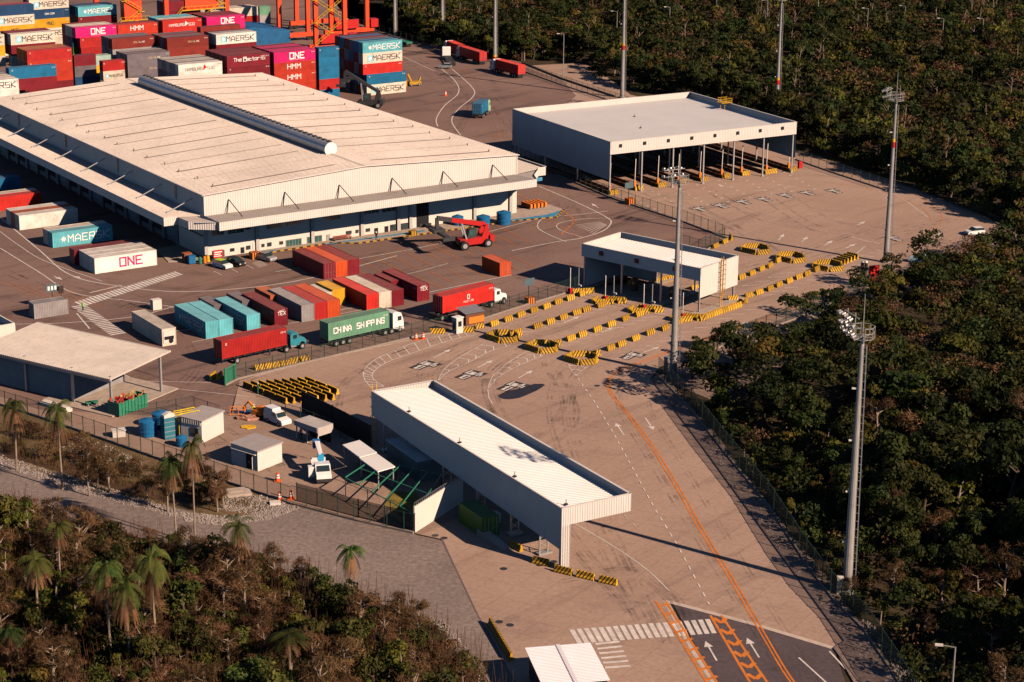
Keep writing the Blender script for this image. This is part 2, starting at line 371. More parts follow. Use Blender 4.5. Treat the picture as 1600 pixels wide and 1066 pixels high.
# ------------------------------------------------------------------ road markings (thin coats of paint)
ZM = .028
WM, OM, BMK = MB(), MB(), MB()
ZK = [0]
def zk():
    ZK[0] = (ZK[0] + 1) % 16; return ZK[0] * .0012
def pline(mb, px, w, smooth=False, z=ZM, dash=None):
    pts = [at(*p) for p in px]; z = z + zk()
    if smooth: pts = catmull(pts, 7)
    if dash:
        on, off = dash; acc = 0.0; cur = None
        for a, b in zip(pts, pts[1:]):
            L = (b - a).length; t = 0.0
            while t < L:
                ph = acc % (on + off); step = (on - ph) if ph < on else (on + off - ph)
                step = min(step, L - t) + 1e-6
                if ph < on: seg(mb, a.lerp(b, t / L), a.lerp(b, min((t + step) / L, 1)), w, z)
                t += step; acc += step
        return
    L = []
    for i, p in enumerate(pts):
        d = (pts[min(i + 1, len(pts) - 1)] - pts[max(i - 1, 0)]); d.z = 0; d.normalize(); n = Vector((-d.y, d.x, 0)) * w / 2
        L += [(p - n)[:2] + (z,), (p + n)[:2] + (z,)]
    L = [tuple(q) for q in L]
    mb.add(L, [(2 * i, 2 * i + 2, 2 * i + 3, 2 * i + 1) for i in range(len(pts) - 1)])
def seg(mb, a, b, w, z=ZM):
    d = b - a; d.z = 0
    if d.length < 1e-4: return
    d.normalize(); n = Vector((-d.y, d.x, 0)) * w / 2; z = z + zk()
    mb.poly([(a - n)[:2] + (z,) if False else ((a - n).x, (a - n).y, z), ((b - n).x, (b - n).y, z), ((b + n).x, (b + n).y, z), ((a + n).x, (a + n).y, z)])
def arrow(mb, tail, head, w=.22, hw=1.1, hl=1.6):
    a, b = at(*tail), at(*head); d = b - a; d.z = 0; L = d.length; d.normalize(); n = Vector((-d.y, d.x, 0)); c = b - d * hl
    seg(mb, a, c, w)
    mb.poly([(p.x, p.y, ZM) for p in (c - n * hw / 2, b, c + n * hw / 2)])
def ladder(mb, A0, A1, B0, B1, n, w):
    a0, a1, b0, b1 = at(*A0), at(*A1), at(*B0), at(*B1)
    for i in range(n):
        t = i / (n - 1); seg(mb, a0.lerp(a1, t), b0.lerp(b1, t), w)
# double orange centre line and its bend
for off in (-3, 3):
    pline(OM, [(1290 + off * 1.3, 1120), (1238 + off, 1066), (1190 + off, 987), (1143 + off, 905), (1100 + off, 835), (1060 + off, 765), (1020 + off, 700), (985 + off * .8, 652), (960 + off * .7, 622), (951 + off * .5, 606), (953 + off * .4, 592), (970, 578 - off * .4), (1010, 563 - off * .4), (1055, 546 - off * .3), (1120, 524 - off * .3), (1200, 496), (1290, 458), (1340, 437)], .22, True)
# orange chevron lane at the bottom
pline(OM, [(1110, 962), (1150, 1030), (1192, 1100)], .3); pline(OM, [(1127, 962), (1180, 1040), (1222, 1100)], .3)
for i in range(9):
    y = 966 + i * 17.5; x = 1112 + (y - 962) * .6
    a = at(x, y); b = at(x + 14, y + 8); c = at(x + 20 + i * .6, y)
    seg(OM, a, b, .55); seg(OM, b, c, .55)
# orange ladder left of the asphalt
pline(OM, [(1024, 939), (1056, 988), (1100, 1060), (1130, 1110)], .28)
pline(OM, [(1040, 940), (1078, 1000), (1122, 1070), (1150, 1110)], .28)
ladder(OM, (1028, 948), (1120, 1096), (1046, 944), (1141, 1088), 11, .45)
# foreground crossings
ladder(WM, (893, 984), (1105, 968), (906, 1006), (1116, 990), 20, .55)
ladder(WM, (930, 1007), (945, 1044), (968, 1003), (985, 1041), 6, .45)
for t_, h_ in (((1120, 1033), (1102, 1002)), ((1186, 1028), (1167, 997)), ((975, 680), (962, 661)), ((1008, 653), (1021, 672)), ((1005, 551), (1031, 542)),
               ((810, 591), (832, 579)), ((746, 575), (770, 563)), ((678, 559), (704, 546)), ((600, 515), (617, 508)), ((850, 478), (862, 473)), ((880, 505), (905, 495)),
               ((940, 520), (958, 512)), ((1180, 456), (1196, 449)), ((1236, 473), (1256, 465)), ((1150, 510), (1170, 503)), ((1216, 376), (1225, 366)), ((1252, 379), (1262, 370)), ((1288, 384), (1301, 376)), ((1322, 388), (1337, 381)),
               ((1460, 372), (1472, 363)), ((1340, 352), (1352, 346)), ((935, 325), (924, 318)), ((1130, 292), (1122, 288)), ((118, 432), (127, 437)), ((85, 432), (98, 438))):
    arrow(WM, t_, h_, .2, 1.0, 1.5 if t_[1] > 500 else 2.2)
pline(WM, [(1248, 1028), (1290, 1066), (1330, 1110)], .2); pline(WM, [(1296, 1018), (1340, 1066), (1370, 1100)], .22)
pline(WM, [(892, 815), (960, 855), (1010, 890), (1046, 924)], .14, True)
pline(WM, [(903, 592), (930, 630), (960, 680), (990, 735), (1020, 790), (1060, 855), (1108, 945)], .18, dash=(1.1, 1.5))
pline(WM, [(800, 672), (860, 712), (905, 745), (960, 790), (1000, 830)], .13, dash=(1.0, 2.2))
# channelising hatches before the barriers
def chevrons(left, right, tip, n):
    l = catmull([at(*p) for p in left], 8); r = catmull([at(*p) for p in right], 8)
    for P_ in (l, r):
        for a, b in zip(P_, P_[1:]): seg(WM, a, b, .11)
    for i in range(n):
        t = (i + .5) / n; a = l[int(t * (len(l) - 1))]; b = r[int(t * (len(r) - 1))]
        m = (a + b) / 2 + (b - a).cross(Vector((0, 0, 1))).normalized() * -(b - a).length * .35
        seg(WM, a, m, .2); seg(WM, m, b, .2)
chevrons([(684, 596), (694, 578), (716, 560), (745, 543), (765, 532)], [(684, 596), (702, 580), (732, 567), (762, 551), (798, 540)], None, 9)
chevrons([(762, 608), (770, 588), (790, 570), (812, 556), (826, 548)], [(762, 608), (778, 590), (806, 574), (830, 563), (848, 556)], None, 8)
chevrons([(900, 588), (892, 578), (888, 569)], [(900, 588), (908, 580), (918, 573)], None, 3)
# left ladder hatching on a curve
l = catmull([at(*p) for p in ((580, 606), (569, 592), (570, 577), (590, 560), (630, 542), (690, 524), (730, 519))], 10)
r = catmull([at(*p) for p in ((600, 604), (583, 592), (585, 580), (606, 566), (650, 550), (706, 531), (742, 524))], 10)
for P_ in (l, r):
    for a, b in zip(P_, P_[1:]): seg(WM, a, b, .14)
for i in range(1, 60, 3): seg(WM, l[i], r[max(0, i - 2)], .18)
pline(WM, [(684, 597), (680, 602), (672, 606)], .13)
pline(WM, [(762, 608), (764, 622), (770, 632)], .13)
# short hatch lines beside the barrier rows
for (x0, y0), (x1, y1), n in (((815, 519), (1000, 462), 11), ((870, 541), (1120, 458), 16), ((950, 562), (1180, 478), 13), ((1160, 447), (1300, 402), 8), ((1190, 462), (1330, 415), 9)):
    for i in range(n):
        t = i / (n - 1); x = x0 + (x1 - x0) * t; y = y0 + (y1 - y0) * t
        seg(WM, at(x, y), at(x + 22, y - 1.5), .16)
for i in range(6):
    seg(WM, at(1300 + i * 14, 411 - i * 4), at(1320 + i * 15, 406 - i * 4 + 8), .2)
pline(WM, [(1318, 414), (1352, 385), (1378, 394)], .18); pline(WM, [(1330, 370), (1350, 376), (1375, 381)], .2)
# dashes fanning out of the gate lanes
for k, (x, y) in enumerate(((972, 305), (1008, 298), (1046, 293), (1078, 288), (1112, 281), (1146, 276), (1178, 272), (1214, 268))):
    for j in range(6):
        a = at(x + 10 + j * 9.5, y + 2 + j * 5.2); seg(WM, a, a + Vector((.55, .75, 0)), .3)
pline(WM, [(1062, 331), (1092, 342), (1130, 352)], .15, dash=(1.2, 1.6))
for k, (x, y) in enumerate(((1080, 310), (1130, 304), (1180, 298), (1230, 292), (1260, 335), (1200, 345), (1300, 345), (1372, 300), (1250, 300))):
    seg(WM, at(x, y), at(x + 16, y - 1), .16)
pline(WM, [(1245, 266), (1340, 282), (1400, 305), (1450, 340)], .14, True)
pline(OM, [(1300, 262), (1400, 290), (1470, 335), (1450, 365), (1415, 382)], .12, True)
pline(OM, [(1290, 285), (1380, 300), (1440, 325), (1455, 345)], .10, True)
# yard lines
for pts, w in ((((841, 291), (900, 316), (948, 340), (954, 350), (940, 362), (905, 373), (870, 378), (800, 392)), .26), (((950, 330), (900, 336), (852, 340), (840, 355), (860, 368), (885, 378)), .2), (((951, 341), (905, 343), (872, 350), (876, 360), (910, 371)), .18),
               (((690, 108), (712, 128), (716, 146), (695, 165), (682, 185), (684, 198)), .26), (((706, 108), (736, 135), (740, 150), (715, 172), (706, 190), (720, 212)), .26), (((612, 80), (650, 98), (680, 112)), .2),
               (((0, 340), (60, 390), (110, 430), (190, 448), (300, 456), (460, 440), (620, 400)), .26), (((0, 388), (60, 425), (115, 458), (200, 470), (272, 480)), .22), (((25, 507), (100, 505), (204, 496), (270, 480)), .2),
               (((272, 518), (420, 500), (560, 480), (680, 455), (800, 430)), .2), (((300, 535), (430, 510), (600, 478)), .16), (((430, 425), (560, 405), (700, 378), (830, 345)), .2), (((180, 595), (330, 598)), .14), (((200, 600), (390, 620)), .14), (((180, 580), (220, 597)), .2),
               (((400, 588), (500, 562), (640, 532)), .16), (((0, 362), (30, 384), (70, 408), (160, 440)), .16), (((140, 458), (190, 446)), .3), (((120, 490), (140, 514)), .25), (((580, 440), (640, 428), (700, 412)), .14)):
    pline(WM, pts, w, True)
ladder(WM, (118, 472), (272, 425), (132, 479), (284, 430), 30, .55)
ladder(WM, (112, 480), (172, 524), (134, 477), (196, 520), 20, .55)
for a, b in (((334, 424), (346, 430)), ((360, 420), (372, 426)), ((384, 414), (396, 420))): seg(WM, at(*a), at(*b), .15)
ladder(WM, (394, 412), (404, 418), (408, 408), (418, 414), 6, .16)
ladder(WM, (900, 352), (925, 366), (938, 347), (948, 352), 8, .14)
# orange bay lines of the yard
for i in range(12):
    x = 560 + i * 22; y = 424 - i * 5.2
    pline(OM, [(x - 26, y - 14), (x + 26, y + 12)], .12)
for i in range(9):
    x = 620 + i * 24; y = 452 - i * 5.6
    pline(OM, [(x - 20, y - 10), (x + 22, y + 10)], .12)
for i in range(7):
    x = 30 + i * 18; pline(OM, [(x - 30, 440 + i * 2), (x + 20, 462 + i * 3)], .1)
pline(OM, [(800, 300), (840, 318), (880, 330), (900, 345), (875, 368)], .3, dash=(2., .8)); pline(OM, [(790, 320), (860, 345), (905, 372)], .12)
structure(WM.build('white_road_markings', M_WPAINT)); structure(OM.build('orange_road_markings', M_OPAINT))
# "km/h 10" panels
def speed_panel(px, py, ang, s=1.0):
    c = at(px, py); mbk = MB(); mbk.box(-1.75 * s, 1.75 * s, .1 * s, 2.5 * s, 0, .004); mbk.box(-1.5 * s, .7 * s, -2.4 * s, .0, 0, .004)
    o = structure(mbk.build('speed_marking', paint('black_road_paint', (.05, .04, .04), .8, 0, .4, 1., dirt=.6)))
    o.location = (c.x, c.y, ZM + .022); o.rotation_euler = (0, 0, ang)
    for t, x, y, sz, sx_ in (('km/h', 0, 1.3, 2.6, .42), ('10', -.35, -1.2, 2.6, .5)):
        l = lettering(o, t, sz * s, M_WPAINT, (x * s, y * s, .006), (0, 0, 0), .02, sx_)
SPA = R(-20)
for px, py, s in ((664, 572, 1.25), (735, 587, 1.25), (801, 605, 1.25), (988, 557, 1.1)): speed_panel(px, py, R(-36), s * .78)
for px, py in ((1095, 327), (1128, 322), (1163, 316), (1196, 312), (1230, 306), (1263, 302), (1305, 299), (1398, 373)): speed_panel(px, py, R(30), .85)
region('dark_patch', [(778, 618), (790, 612), (812, 607), (835, 600), (848, 600), (852, 602), (846, 606), (838, 611), (822, 618), (812, 622), (800, 624), (788, 624), (781, 622)], .022, paint('dark_paving', (.03, .022, .022), .4, 0, .3, 1.))  # elongated dark patch laid on the paving
# tyre marks: worn rubber streaks, broken up by noise
def tyre_mat():
    m, nt, b = newmat('tyre_rubber_marks', .9); b.inputs["Base Color"].default_value = (.035, .027, .026, 1)
    tr = N(nt, "ShaderNodeBsdfTransparent"); mx = N(nt, "ShaderNodeMixShader"); f = ramp(nt, noise(nt, .25, 5, .7), .45, .78, 0, .38)
    nt.links.new(f, mx.inputs[0]); out = nt.nodes["Material Output"]; nt.links.new(tr.outputs[0], mx.inputs[1]); nt.links.new(b.outputs[0], mx.inputs[2]); nt.links.new(mx.outputs[0], out.inputs[0]); return m
TY = MB(); rt = random.Random(12)
TRK = [((1030, 1000), (960, 860), (900, 720), (880, 640), (900, 575), (960, 540)), ((900, 900), (1000, 890), (1060, 930), (1090, 990)), ((1250, 1060), (1150, 900), (1040, 720), (985, 620), (1010, 575)), ((985, 960), (880, 840), (800, 700), (760, 600), (830, 545)),
       ((700, 640), (660, 580), (740, 530), (850, 490)), ((540, 640), (560, 590), (640, 545), (800, 500)), ((840, 700), (900, 640), (870, 570)), ((460, 600), (600, 590), (700, 560), (860, 515)), ((1000, 480), (1100, 440), (1250, 400), (1400, 350)), ((1200, 300), (1280, 350), (1380, 360), (1480, 340)),
       ((1100, 300), (1180, 340), (1300, 360)), ((1000, 300), (1090, 330), (1200, 390)), ((0, 420), (80, 450), (200, 470), (420, 440)), ((0, 520), (150, 500), (300, 450), (600, 410)), ((180, 560), (320, 600), (420, 580)), ((440, 430), (600, 400), (850, 350), (900, 320)),
       ((830, 430), (760, 400), (620, 430)), ((640, 90), (720, 150), (700, 210)), ((650, 130), (760, 160), (790, 230)), ((260, 620), (320, 560), (240, 480), (120, 440)), ((900, 360), (860, 300), (830, 240), (780, 180), (740, 120)), ((300, 640), (380, 690), (450, 740)), ((300, 700), (400, 700), (520, 730))]
for c_ in TRK:
    for k in range(3):
        ox, oy = rt.uniform(-26, 26), rt.uniform(-10, 10)
        for g_ in (0, 1):
            pline(TY, [(x + ox + g_ * (9 if y > 700 else 6), y + oy + g_ * 3) for x, y in c_], rt.uniform(.22, .45), True, z=.022)
structure(TY.build('tyre_marks', tyre_mat()))
# manhole covers
mb = MB()
for px, py in ((680, 837), (694, 841), (787, 889), (780, 972), (797, 977), (860, 806), (933, 603), (1148, 580), (650, 630), (843, 883), (865, 878), (1016, 585)):
    c = at(px, py); mb.cyl((c.x, c.y, .02), (c.x, c.y, .034), .45, .45, 14)
structure(mb.build('manhole_covers', M_STEELD))
# ================================================================== BUILDINGS
def wall_uv(o, ang, px, py):
    """distance along a vertical wall (foot o, heading ang) and height of a surveyed spot on it"""
    p = at(px, py, 0.0); e = Vector((0, 0, HC)); d = p - e
    n = Vector((-math.sin(ang), math.cos(ang), 0)); t = (Vector((o.x, o.y, 0)) - e).dot(n) / d.dot(n); q = e + d * t
    return (q - o).dot(Vector((math.cos(ang), math.sin(ang), 0))), q.z
# ---- warehouse ----------------------------------------------------
WL, WD, WE, WR = 70.0, 115.5, 12.3, 14.0          # width, depth, eave, ridge
wh = thing('warehouse', 'huge white warehouse with ribbed gable roof and canopies over its loading docks', 'warehouse', OG, GA)
XR = 34.2
m = MB()
m.corr_roof((-.3, -.3, WE), (0, WD + .6, 0), (XR + .3, 0, WR - WE), .9, .09)
m.corr_roof((WL + .3, -.3, WE), (0, WD + .6, 0), (XR - WL - .3, 0, WR - WE), .9, .09)
m.bar((XR, -.3, WR + .03), (XR, WD + .3, WR + .03), .5, .08)
roof = m.build('roof', M_WROOF, wh)
m = MB()
for i in range(15):
    y = 4.5 + i * 7.6; off = 4 + (i % 2) * .4
    m.bar((off, y, WE + .16 + off * .0497), (XR - 4, y, WR - .1), .11, .08); m.bar((XR + 4, y, WR - .1), (WL - off, y, WE + .16 + off * .0475), .11, .08)
    m.cyl((off, y, WE + .2), (off, y, WE + .75), .16, .16, 6); m.cyl((WL - off, y, WE + .2), (WL - off, y, WE + .7), .16, .16, 6)
m.build('lightning_cable', M_CABLE, roof)
m = MB()                                       # long tubular ridge ventilator
ya, yb = 13.5, 106.0; rr = 1.35; zc = WR + .9
nseg = 24
for i in range(nseg):
    a, b = ya + (yb - ya) * i / nseg, ya + (yb - ya) * (i + 1) / nseg
    m.cyl((XR, a + .04, zc), (XR, b - .04, zc), rr, rr, 18)
m.box(XR - 1.0, XR + 1.0, ya, yb, WR - .1, WR + .5)
vent = m.build('ridge_ventilator', M_GALV, roof)
m = MB()
for i in range(46):
    y = ya + (yb - ya) * (i + .5) / 46
    m.box(XR - .1, XR + .55, y - .55, y + .55, zc + rr - .08, zc + rr + .22)
m.build('louvre', M_STEELD, vent)
m = MB(); m.cyl((XR, ya - .05, zc), (XR, ya + .02, zc), rr + .06, rr + .06, 18); m.build('end_cap', M_WHITER, vent)
# upper walls
m = MB()
m.corr((0, 0), (XR, 0), 8.2, WE, .5, .05, z1b=WR); m.corr((XR, 0), (WL, 0), 8.2, WR, .5, .05, z1b=WE)
m.corr((0, WD), (0, 0), 8.2, WE, .5, .05); m.corr((WL, 0), (WL, WD), 8.2, WE, .5, .05)
m.corr((WL, WD), (0, WD), 0, WE, .5, .05)
m.box(-.05, .25, -.05, .25, 8.2, WE); m.box(WL - .2, WL + .05, -.05, .25, 8.2, WE)
m.bar((-.36, -.3, WE - .08), (-.36, WD, WE - .08), .16, .22); m.bar((-.3, -.34, WE + .02), (XR, -.34, WR + .02), .12, .16); m.bar((XR, -.34, WR + .02), (WL + .3, -.34, WE + .02), .12, .16)
m.build('upper_wall', M_WHITE, wh)
m = MB()
for i in range(4):
    y = 12.5 + i * 28
    for dx in (-.25, .25): q_ = MB(); q_.bar((-.14, y + dx, WE - .2), (-.14, y + dx, 9.2), .14, .14); q_.build('downpipe', M_KHAKI, wh)
# lower walls
m = MB(); m.box(.1, WL, .06, .36, 0, 8.2); m.box(.1, .4, .36, 13.0, 0, 8.2); m.box(WL - .35, WL - .05, .36, WD, 0, 8.2)
m.build('lower_wall', M_PLAST, wh)
m = MB(); m.box(.03, .1, .4, 13.0, 4.0, 4.35); m.build('wall_band', M_STEELD, wh)
# front columns
m0 = None
for px in (322, 402, 488, 565, 622, 641, 741, 797):
    u, z = wall_uv(OG, GA, px, 380); u, _ = wall_uv(OG, GA, px, 405 - (px - 322) * .155)
    m = MB(); m.box(u - .35, u + .35, -.36, .06, 0, 8.2); m.build('column', paint('grey_plaster', (.42, .40, .38), .8, 0, .08, .4, dirt=.15), wh)
# windows, doors located on the facade
def on_front(x0, y0, x1, y1):
    u0, z1 = wall_uv(OG, GA, x0, y0); u1, z0 = wall_uv(OG, GA, x1, y1); return u0, u1, z0, z1
def window(x0, y0, x1, y1, panes=1, mat=M_GLASS):
    """x0,y0 upper left, x1,y1 lower left..right surveyed corners"""
    u0, za = wall_uv(OG, GA, x0, y0); _, zb = wall_uv(OG, GA, x0, y1); u1, _ = wall_uv(OG, GA, x1, y1 - (x1 - x0) * .14)
    m = MB(); t = .07
    m.box(u0 - t, u1 + t, -.02, .05, zb - t, za + t); f = m.build('window', M_STEELD if mat is M_GLASS else M_KHAKI, wh)
    m = MB(); n = panes; wd = (u1 - u0) / n
    for i in range(n): m.box(u0 + i * wd + .04, u0 + (i + 1) * wd - .04, -.05, -.022, zb, za)
    m.build('pane', mat, f)
for a in ((331, 361, 350, 369, 3), (356, 357, 381, 366, 4), (383, 355, 391, 359, 1), (417, 349, 441, 358, 4), (446, 344, 471, 353, 4), (475, 341, 481, 345, 1), (508, 336, 532, 345, 4), (540, 332, 549, 336, 1),
          (556, 330, 561, 334, 1), (569, 328, 592, 335, 4), (597, 324, 619, 332, 3)): window(*a, mat=M_GLASSG)
for a in ((447, 376, 471, 386, 5), (480, 371, 503, 380, 4)): window(*a, mat=M_GLASSG)
for a in ((332, 393, 338, 398), (360, 389, 366, 393), (385, 385, 391, 390), (409, 382, 413, 386), (418, 380, 424, 385), (437, 378, 442, 382), (541, 362, 549, 366), (556, 360, 560, 364), (572, 358, 578, 362),
          (610, 352, 620, 361), (627, 350, 641, 368)): window(*a)
for x0, y0, x1, y1, mt in ((345, 391, 351, 401, M_GLASSG), (376, 387, 382, 396, M_DARK), (395, 379, 401, 400, M_PLAST), (510, 367, 516, 383, M_KHAKI), (585, 357, 591, 373, M_DARK), (601, 354, 607, 371, M_DARK)):
    u0, za = wall_uv(OG, GA, x0, y0); _, zb = wall_uv(OG, GA, x0, y1); u1, _ = wall_uv(OG, GA, x1, y1)
    m = MB(); m.box(u0, u1, -.03, .055, max(zb, .02), za); d = m.build('door', mt, wh)
    m = MB(); m.box(u1 - .16, u1 - .08, -.08, -.03, (za + max(zb, 0)) / 2, (za + max(zb, 0)) / 2 + .14); m.build('handle', M_GALV, d)
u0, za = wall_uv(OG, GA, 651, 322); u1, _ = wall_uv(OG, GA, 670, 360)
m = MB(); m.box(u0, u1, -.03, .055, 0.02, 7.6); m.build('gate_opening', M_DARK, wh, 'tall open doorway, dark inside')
# hanging canopies
FZ0, FZ1, ZO = 7.3, 8.9, 8.8
YF, XL, XR2 = -8.3, -8.1, 77.0
m = MB()
m.corr_roof((-.9, YF, ZO), (70.2, 0, 0), (0, -YF, 8.25 - ZO), .5, .05)             # front
m.corr_roof((XL, .3, ZO), (0, WD - .3, 0), (-XL, 0, 8.25 - ZO), .5, .05)       # left
m.corr_roof((WL + .02, 0, 8.25), (0, WD, 0), (XR2 - WL, 0, ZO - 8.25), .5, .05)
m.poly([(-5.6, .25, 8.6), (-4.2, -5.4, 8.62), (-1.0, -7.6, 8.75), (-.9, 0, 8.2), (0, .25, 8.2)]); m.poly([(69.2, YF + .3, 8.72), (71.0, -4.6, 8.6), (75.2, -.1, 8.55), (WL, 0, 8.2), (69.2, 0, 8.2)])
m.box(-.85, 69.2, YF + .1, -.1, 7.9, 8.0); m.box(XL + .1, -.1, .4, WD, 7.9, 8.0)
m.build('canopy_roof', M_WROOF, wh)
m = MB()
m.corr((-.9, YF), (69.3, YF), FZ0, FZ1, .45, .05); m.corr((-.9, -.0), (-.9, YF), FZ0, FZ1, .45, .05); m.corr((69.3, YF), (71.1, -4.7), FZ0, FZ1, .45, .05)
m.corr((XL, WD), (XL, .2), FZ0, FZ1, .45, .05); m.corr((XL, .2), (-5.4, .2), FZ0, FZ1, .45, .05)
m.corr((-5.4, .0), (-5.2, -4.2), FZ0, FZ1 - .1, .45, .05); m.corr((-5.2, -4.2), (-1.1, -7.4), FZ0, FZ1 - .1, .45, .05)
m.corr((71.1, -4.7), (75.2, -.2), FZ0, FZ1, .45, .05); m.corr((75.2, -.2), (XR2, -.2), FZ0, FZ1 + .2, .45, .05); m.corr((XR2, -.2), (XR2, WD), FZ0, FZ1 + .2, .45, .05)
m.bar((XR2, -.2, 9.12), (XR2, WD, 9.12), .25, .1)
m.build('canopy_fascia', M_WHITE, wh)
m = MB(); m.box(WL + .1, 75.5, -1.2, -.9, 6.5, 7.2); m.build('blue_sign_band', M_BLUE, wh)
for i in range(6):
    x = 5.0 + i * 11.8
    m = MB(); m.bar((x, -.1, 10.9), (x - .4, -.1, 8.3), .12); m.bar((x, -.1, 10.9), (x + .3, -5.2, 8.6), .12); m.build('tie_rod', M_STEELD, wh)
for i in range(8):
    y = 4.8 + i * 14.0
    m = MB(); m.bar((-.1, y, 10.8), (-5.4, y - .2, 8.7), .16); m.cyl((-5.4, y - .2, 8.5), (-5.4, y - .2, 8.9), .25, .2, 6); m.build('tie_rod', M_GALV, wh)
# loading side: bays
m = MB()
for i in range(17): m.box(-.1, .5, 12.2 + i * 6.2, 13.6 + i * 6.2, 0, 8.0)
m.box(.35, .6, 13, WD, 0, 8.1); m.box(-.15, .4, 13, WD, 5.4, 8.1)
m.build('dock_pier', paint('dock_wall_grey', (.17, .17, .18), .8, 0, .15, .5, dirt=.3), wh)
for i in range(16):
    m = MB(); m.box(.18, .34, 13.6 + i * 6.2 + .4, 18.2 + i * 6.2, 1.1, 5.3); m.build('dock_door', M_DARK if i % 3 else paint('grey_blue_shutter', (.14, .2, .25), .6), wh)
# raised pavements around the building
def kerbed(name, pts, h, label, top=M_CONC):
    m = MB(); m.prism([(p.x, p.y) for p in pts], -.05, h); return structure(m.build(name, top))
kerbed('warehouse_pavement', [grid(-7, 1.5), grid(-.2, -1.6), grid(1.5, -1.6), grid(1.5, 12), grid(-5, 12)], .14, '')
kerbed('front_pavement', [grid(9, -2.2), grid(26, -1.6), grid(30, -4.6), grid(66, -5.2), grid(75, -7.0), grid(80, -2.5), grid(80, 3), grid(9, .04)], .13, '')
bpv = MB()
for a in ((( -2.2, -.5), (1.4, -2.4), (1.4, -1.0), (-1.2, .8)), ((24, -2.6), (46, -3.6), (46, -2.6), (24, -1.9)), ((56, -4.9), (75, -6.6), (79.5, -2.8), (74, -4.6), (56, -3.8)), ((10, -1.9), (14, -1.6), (14, -.9), (10, -1.1))):
    bpv.poly([grid(x, y, .145) for x, y in a])
structure(bpv.build('blue_painted_pavement', M_BLUE))
def stripe_kerb(pts, h=.2, w=.3):
    m = MB(); k = 0
    for a, b in zip(pts, pts[1:]):
        L = (b - a).length; n = max(1, int(L / .8))
        for i in range(n):
            p, q = a.lerp(b, i / n), a.lerp(b, (i + 1) / n); m.bar((p.x, p.y, h / 2), (q.x, q.y, h / 2), w, h, k % 2); k += 1
    return structure(m.build('striped_kerb', [M_YEL, M_BLK]))
stripe_kerb([grid(-2.4, -.7), grid(1.6, -2.7)]); stripe_kerb([grid(9.5, -2.2), grid(26, -1.75), grid(30, -4.8), grid(66, -5.4), grid(75, -7.2), grid(80, -2.6)])
# ---- flat metal canopies -------------------------------------------
def canopy_building(name, label, o, ang, L, D, H, fas, recess=.9, walls=(), colx=(), par_mat=M_WHITE, posts=()):
    """o: near-left corner; x along the front, y into depth; fas: dict side->(z0) of cladding bottom"""
    t = thing(name, label, 'canopy', (o.x, o.y, 0), ang)
    m = MB(); m.corr_roof((.2, .2, H - recess), (L - .4, 0, 0), (0, D - .4, .25), .6, .05); rf = m.build('roof', M_WHITER, t)
    m = MB()
    for s, (a, b) in {'front': ((0, 0), (L, 0)), 'right': ((L, 0), (L, D)), 'back': ((L, D), (0, D)), 'left': ((0, D), (0, 0))}.items():
        z0 = fas[s]; m.corr(a, b, z0, H, .42, .045)
        a2 = Vector((*a, 0)); b2 = Vector((*b, 0)); d = (b2 - a2).normalized(); n = Vector((-d.y, d.x, 0)) * .22
        m.bar(a2 + n + Vector((0, 0, (H - .002 + H - recess) / 2)) , b2 + n + Vector((0, 0, (H + H - recess) / 2)), .06, recess)
        m.bar(a2 + n * .5 + Vector((0, 0, H + .02)), b2 + n * .5 + Vector((0, 0, H + .02)), .32, .05)
        m.bar(a2 + n * .5 + Vector((0, 0, z0)), b2 + n * .5 + Vector((0, 0, z0)), .2, .12)
    m.build('cladding', par_mat, t)
    m = MB(); m.box(.3, L - .3, .3, D - .3, H - recess - .45, H - recess - .3)
    for i in range(int(L / 5)): m.box(.3 + i * 5, .5 + i * 5, .3, D - .3, H - recess - .8, H - recess - .46)
    m.build('roof_beams', M_KHAKI, t)
    for x, y in posts:
        m = MB(); m.box(x - .14, x + .14, y - .14, y + .14, 0, H - recess - .45); m.box(x - .3, x + .3, y - .3, y + .3, 0, .25); m.build('column', M_GALV, t)
    return t
def vent_pin(t, x, y, z):
    m = MB(); m.cyl((x, y, z), (x, y, z + .7), .05, .05, 6); m.cyl((x, y, z + .05), (x, y, z + .12), .3, .3, 8); m.build('air_terminal', M_STEELD, t)
# gate canopy at the back right
GO = at(952, 306); GANG = R(29.5)
gate = canopy_building('gate_canopy', 'wide white gate canopy over ten truck lanes beside the forest', GO, GANG, 49.2, 42.5, 11.7,
                       dict(front=9.0, right=3.5, back=9.0, left=3.4), 1.6, posts=[(.4 + i * 8.06, y) for i in range(7) for y in (.6, 14, 28, 41.8)])
for i in range(8):
    m = MB(); m.box(2.2 + i * 6.1, 2.9 + i * 6.1, -.12, -.02, 10.3, 11.0); m.build('lane_signal', M_DARK, gate)
vent_pin(gate, 18, 16, 10.3); vent_pin(gate, 24, 28, 10.3)
m = MB()
for dx in (0, 1.2): m.bar((46.6 + dx, 26, 9.8), (46.6 + dx, 26, 13.0), .1)
m.box(46.5, 49.4, 25.2, 27.6, 11.9, 12.0)
for z in (12.4, 12.9): m.bar((47, 25.3, z), (49.3, 25.3, z), .08); m.bar((49.3, 25.3, z), (49.3, 27.5, z), .08); m.bar((49.3, 27.5, z), (47, 27.5, z), .08)
for y in (25.3, 27.5):
    for x in (47, 49.3): m.bar((x, y, 12), (x, y, 13), .08)
m.build('ladder_cage', M_YEL, gate)
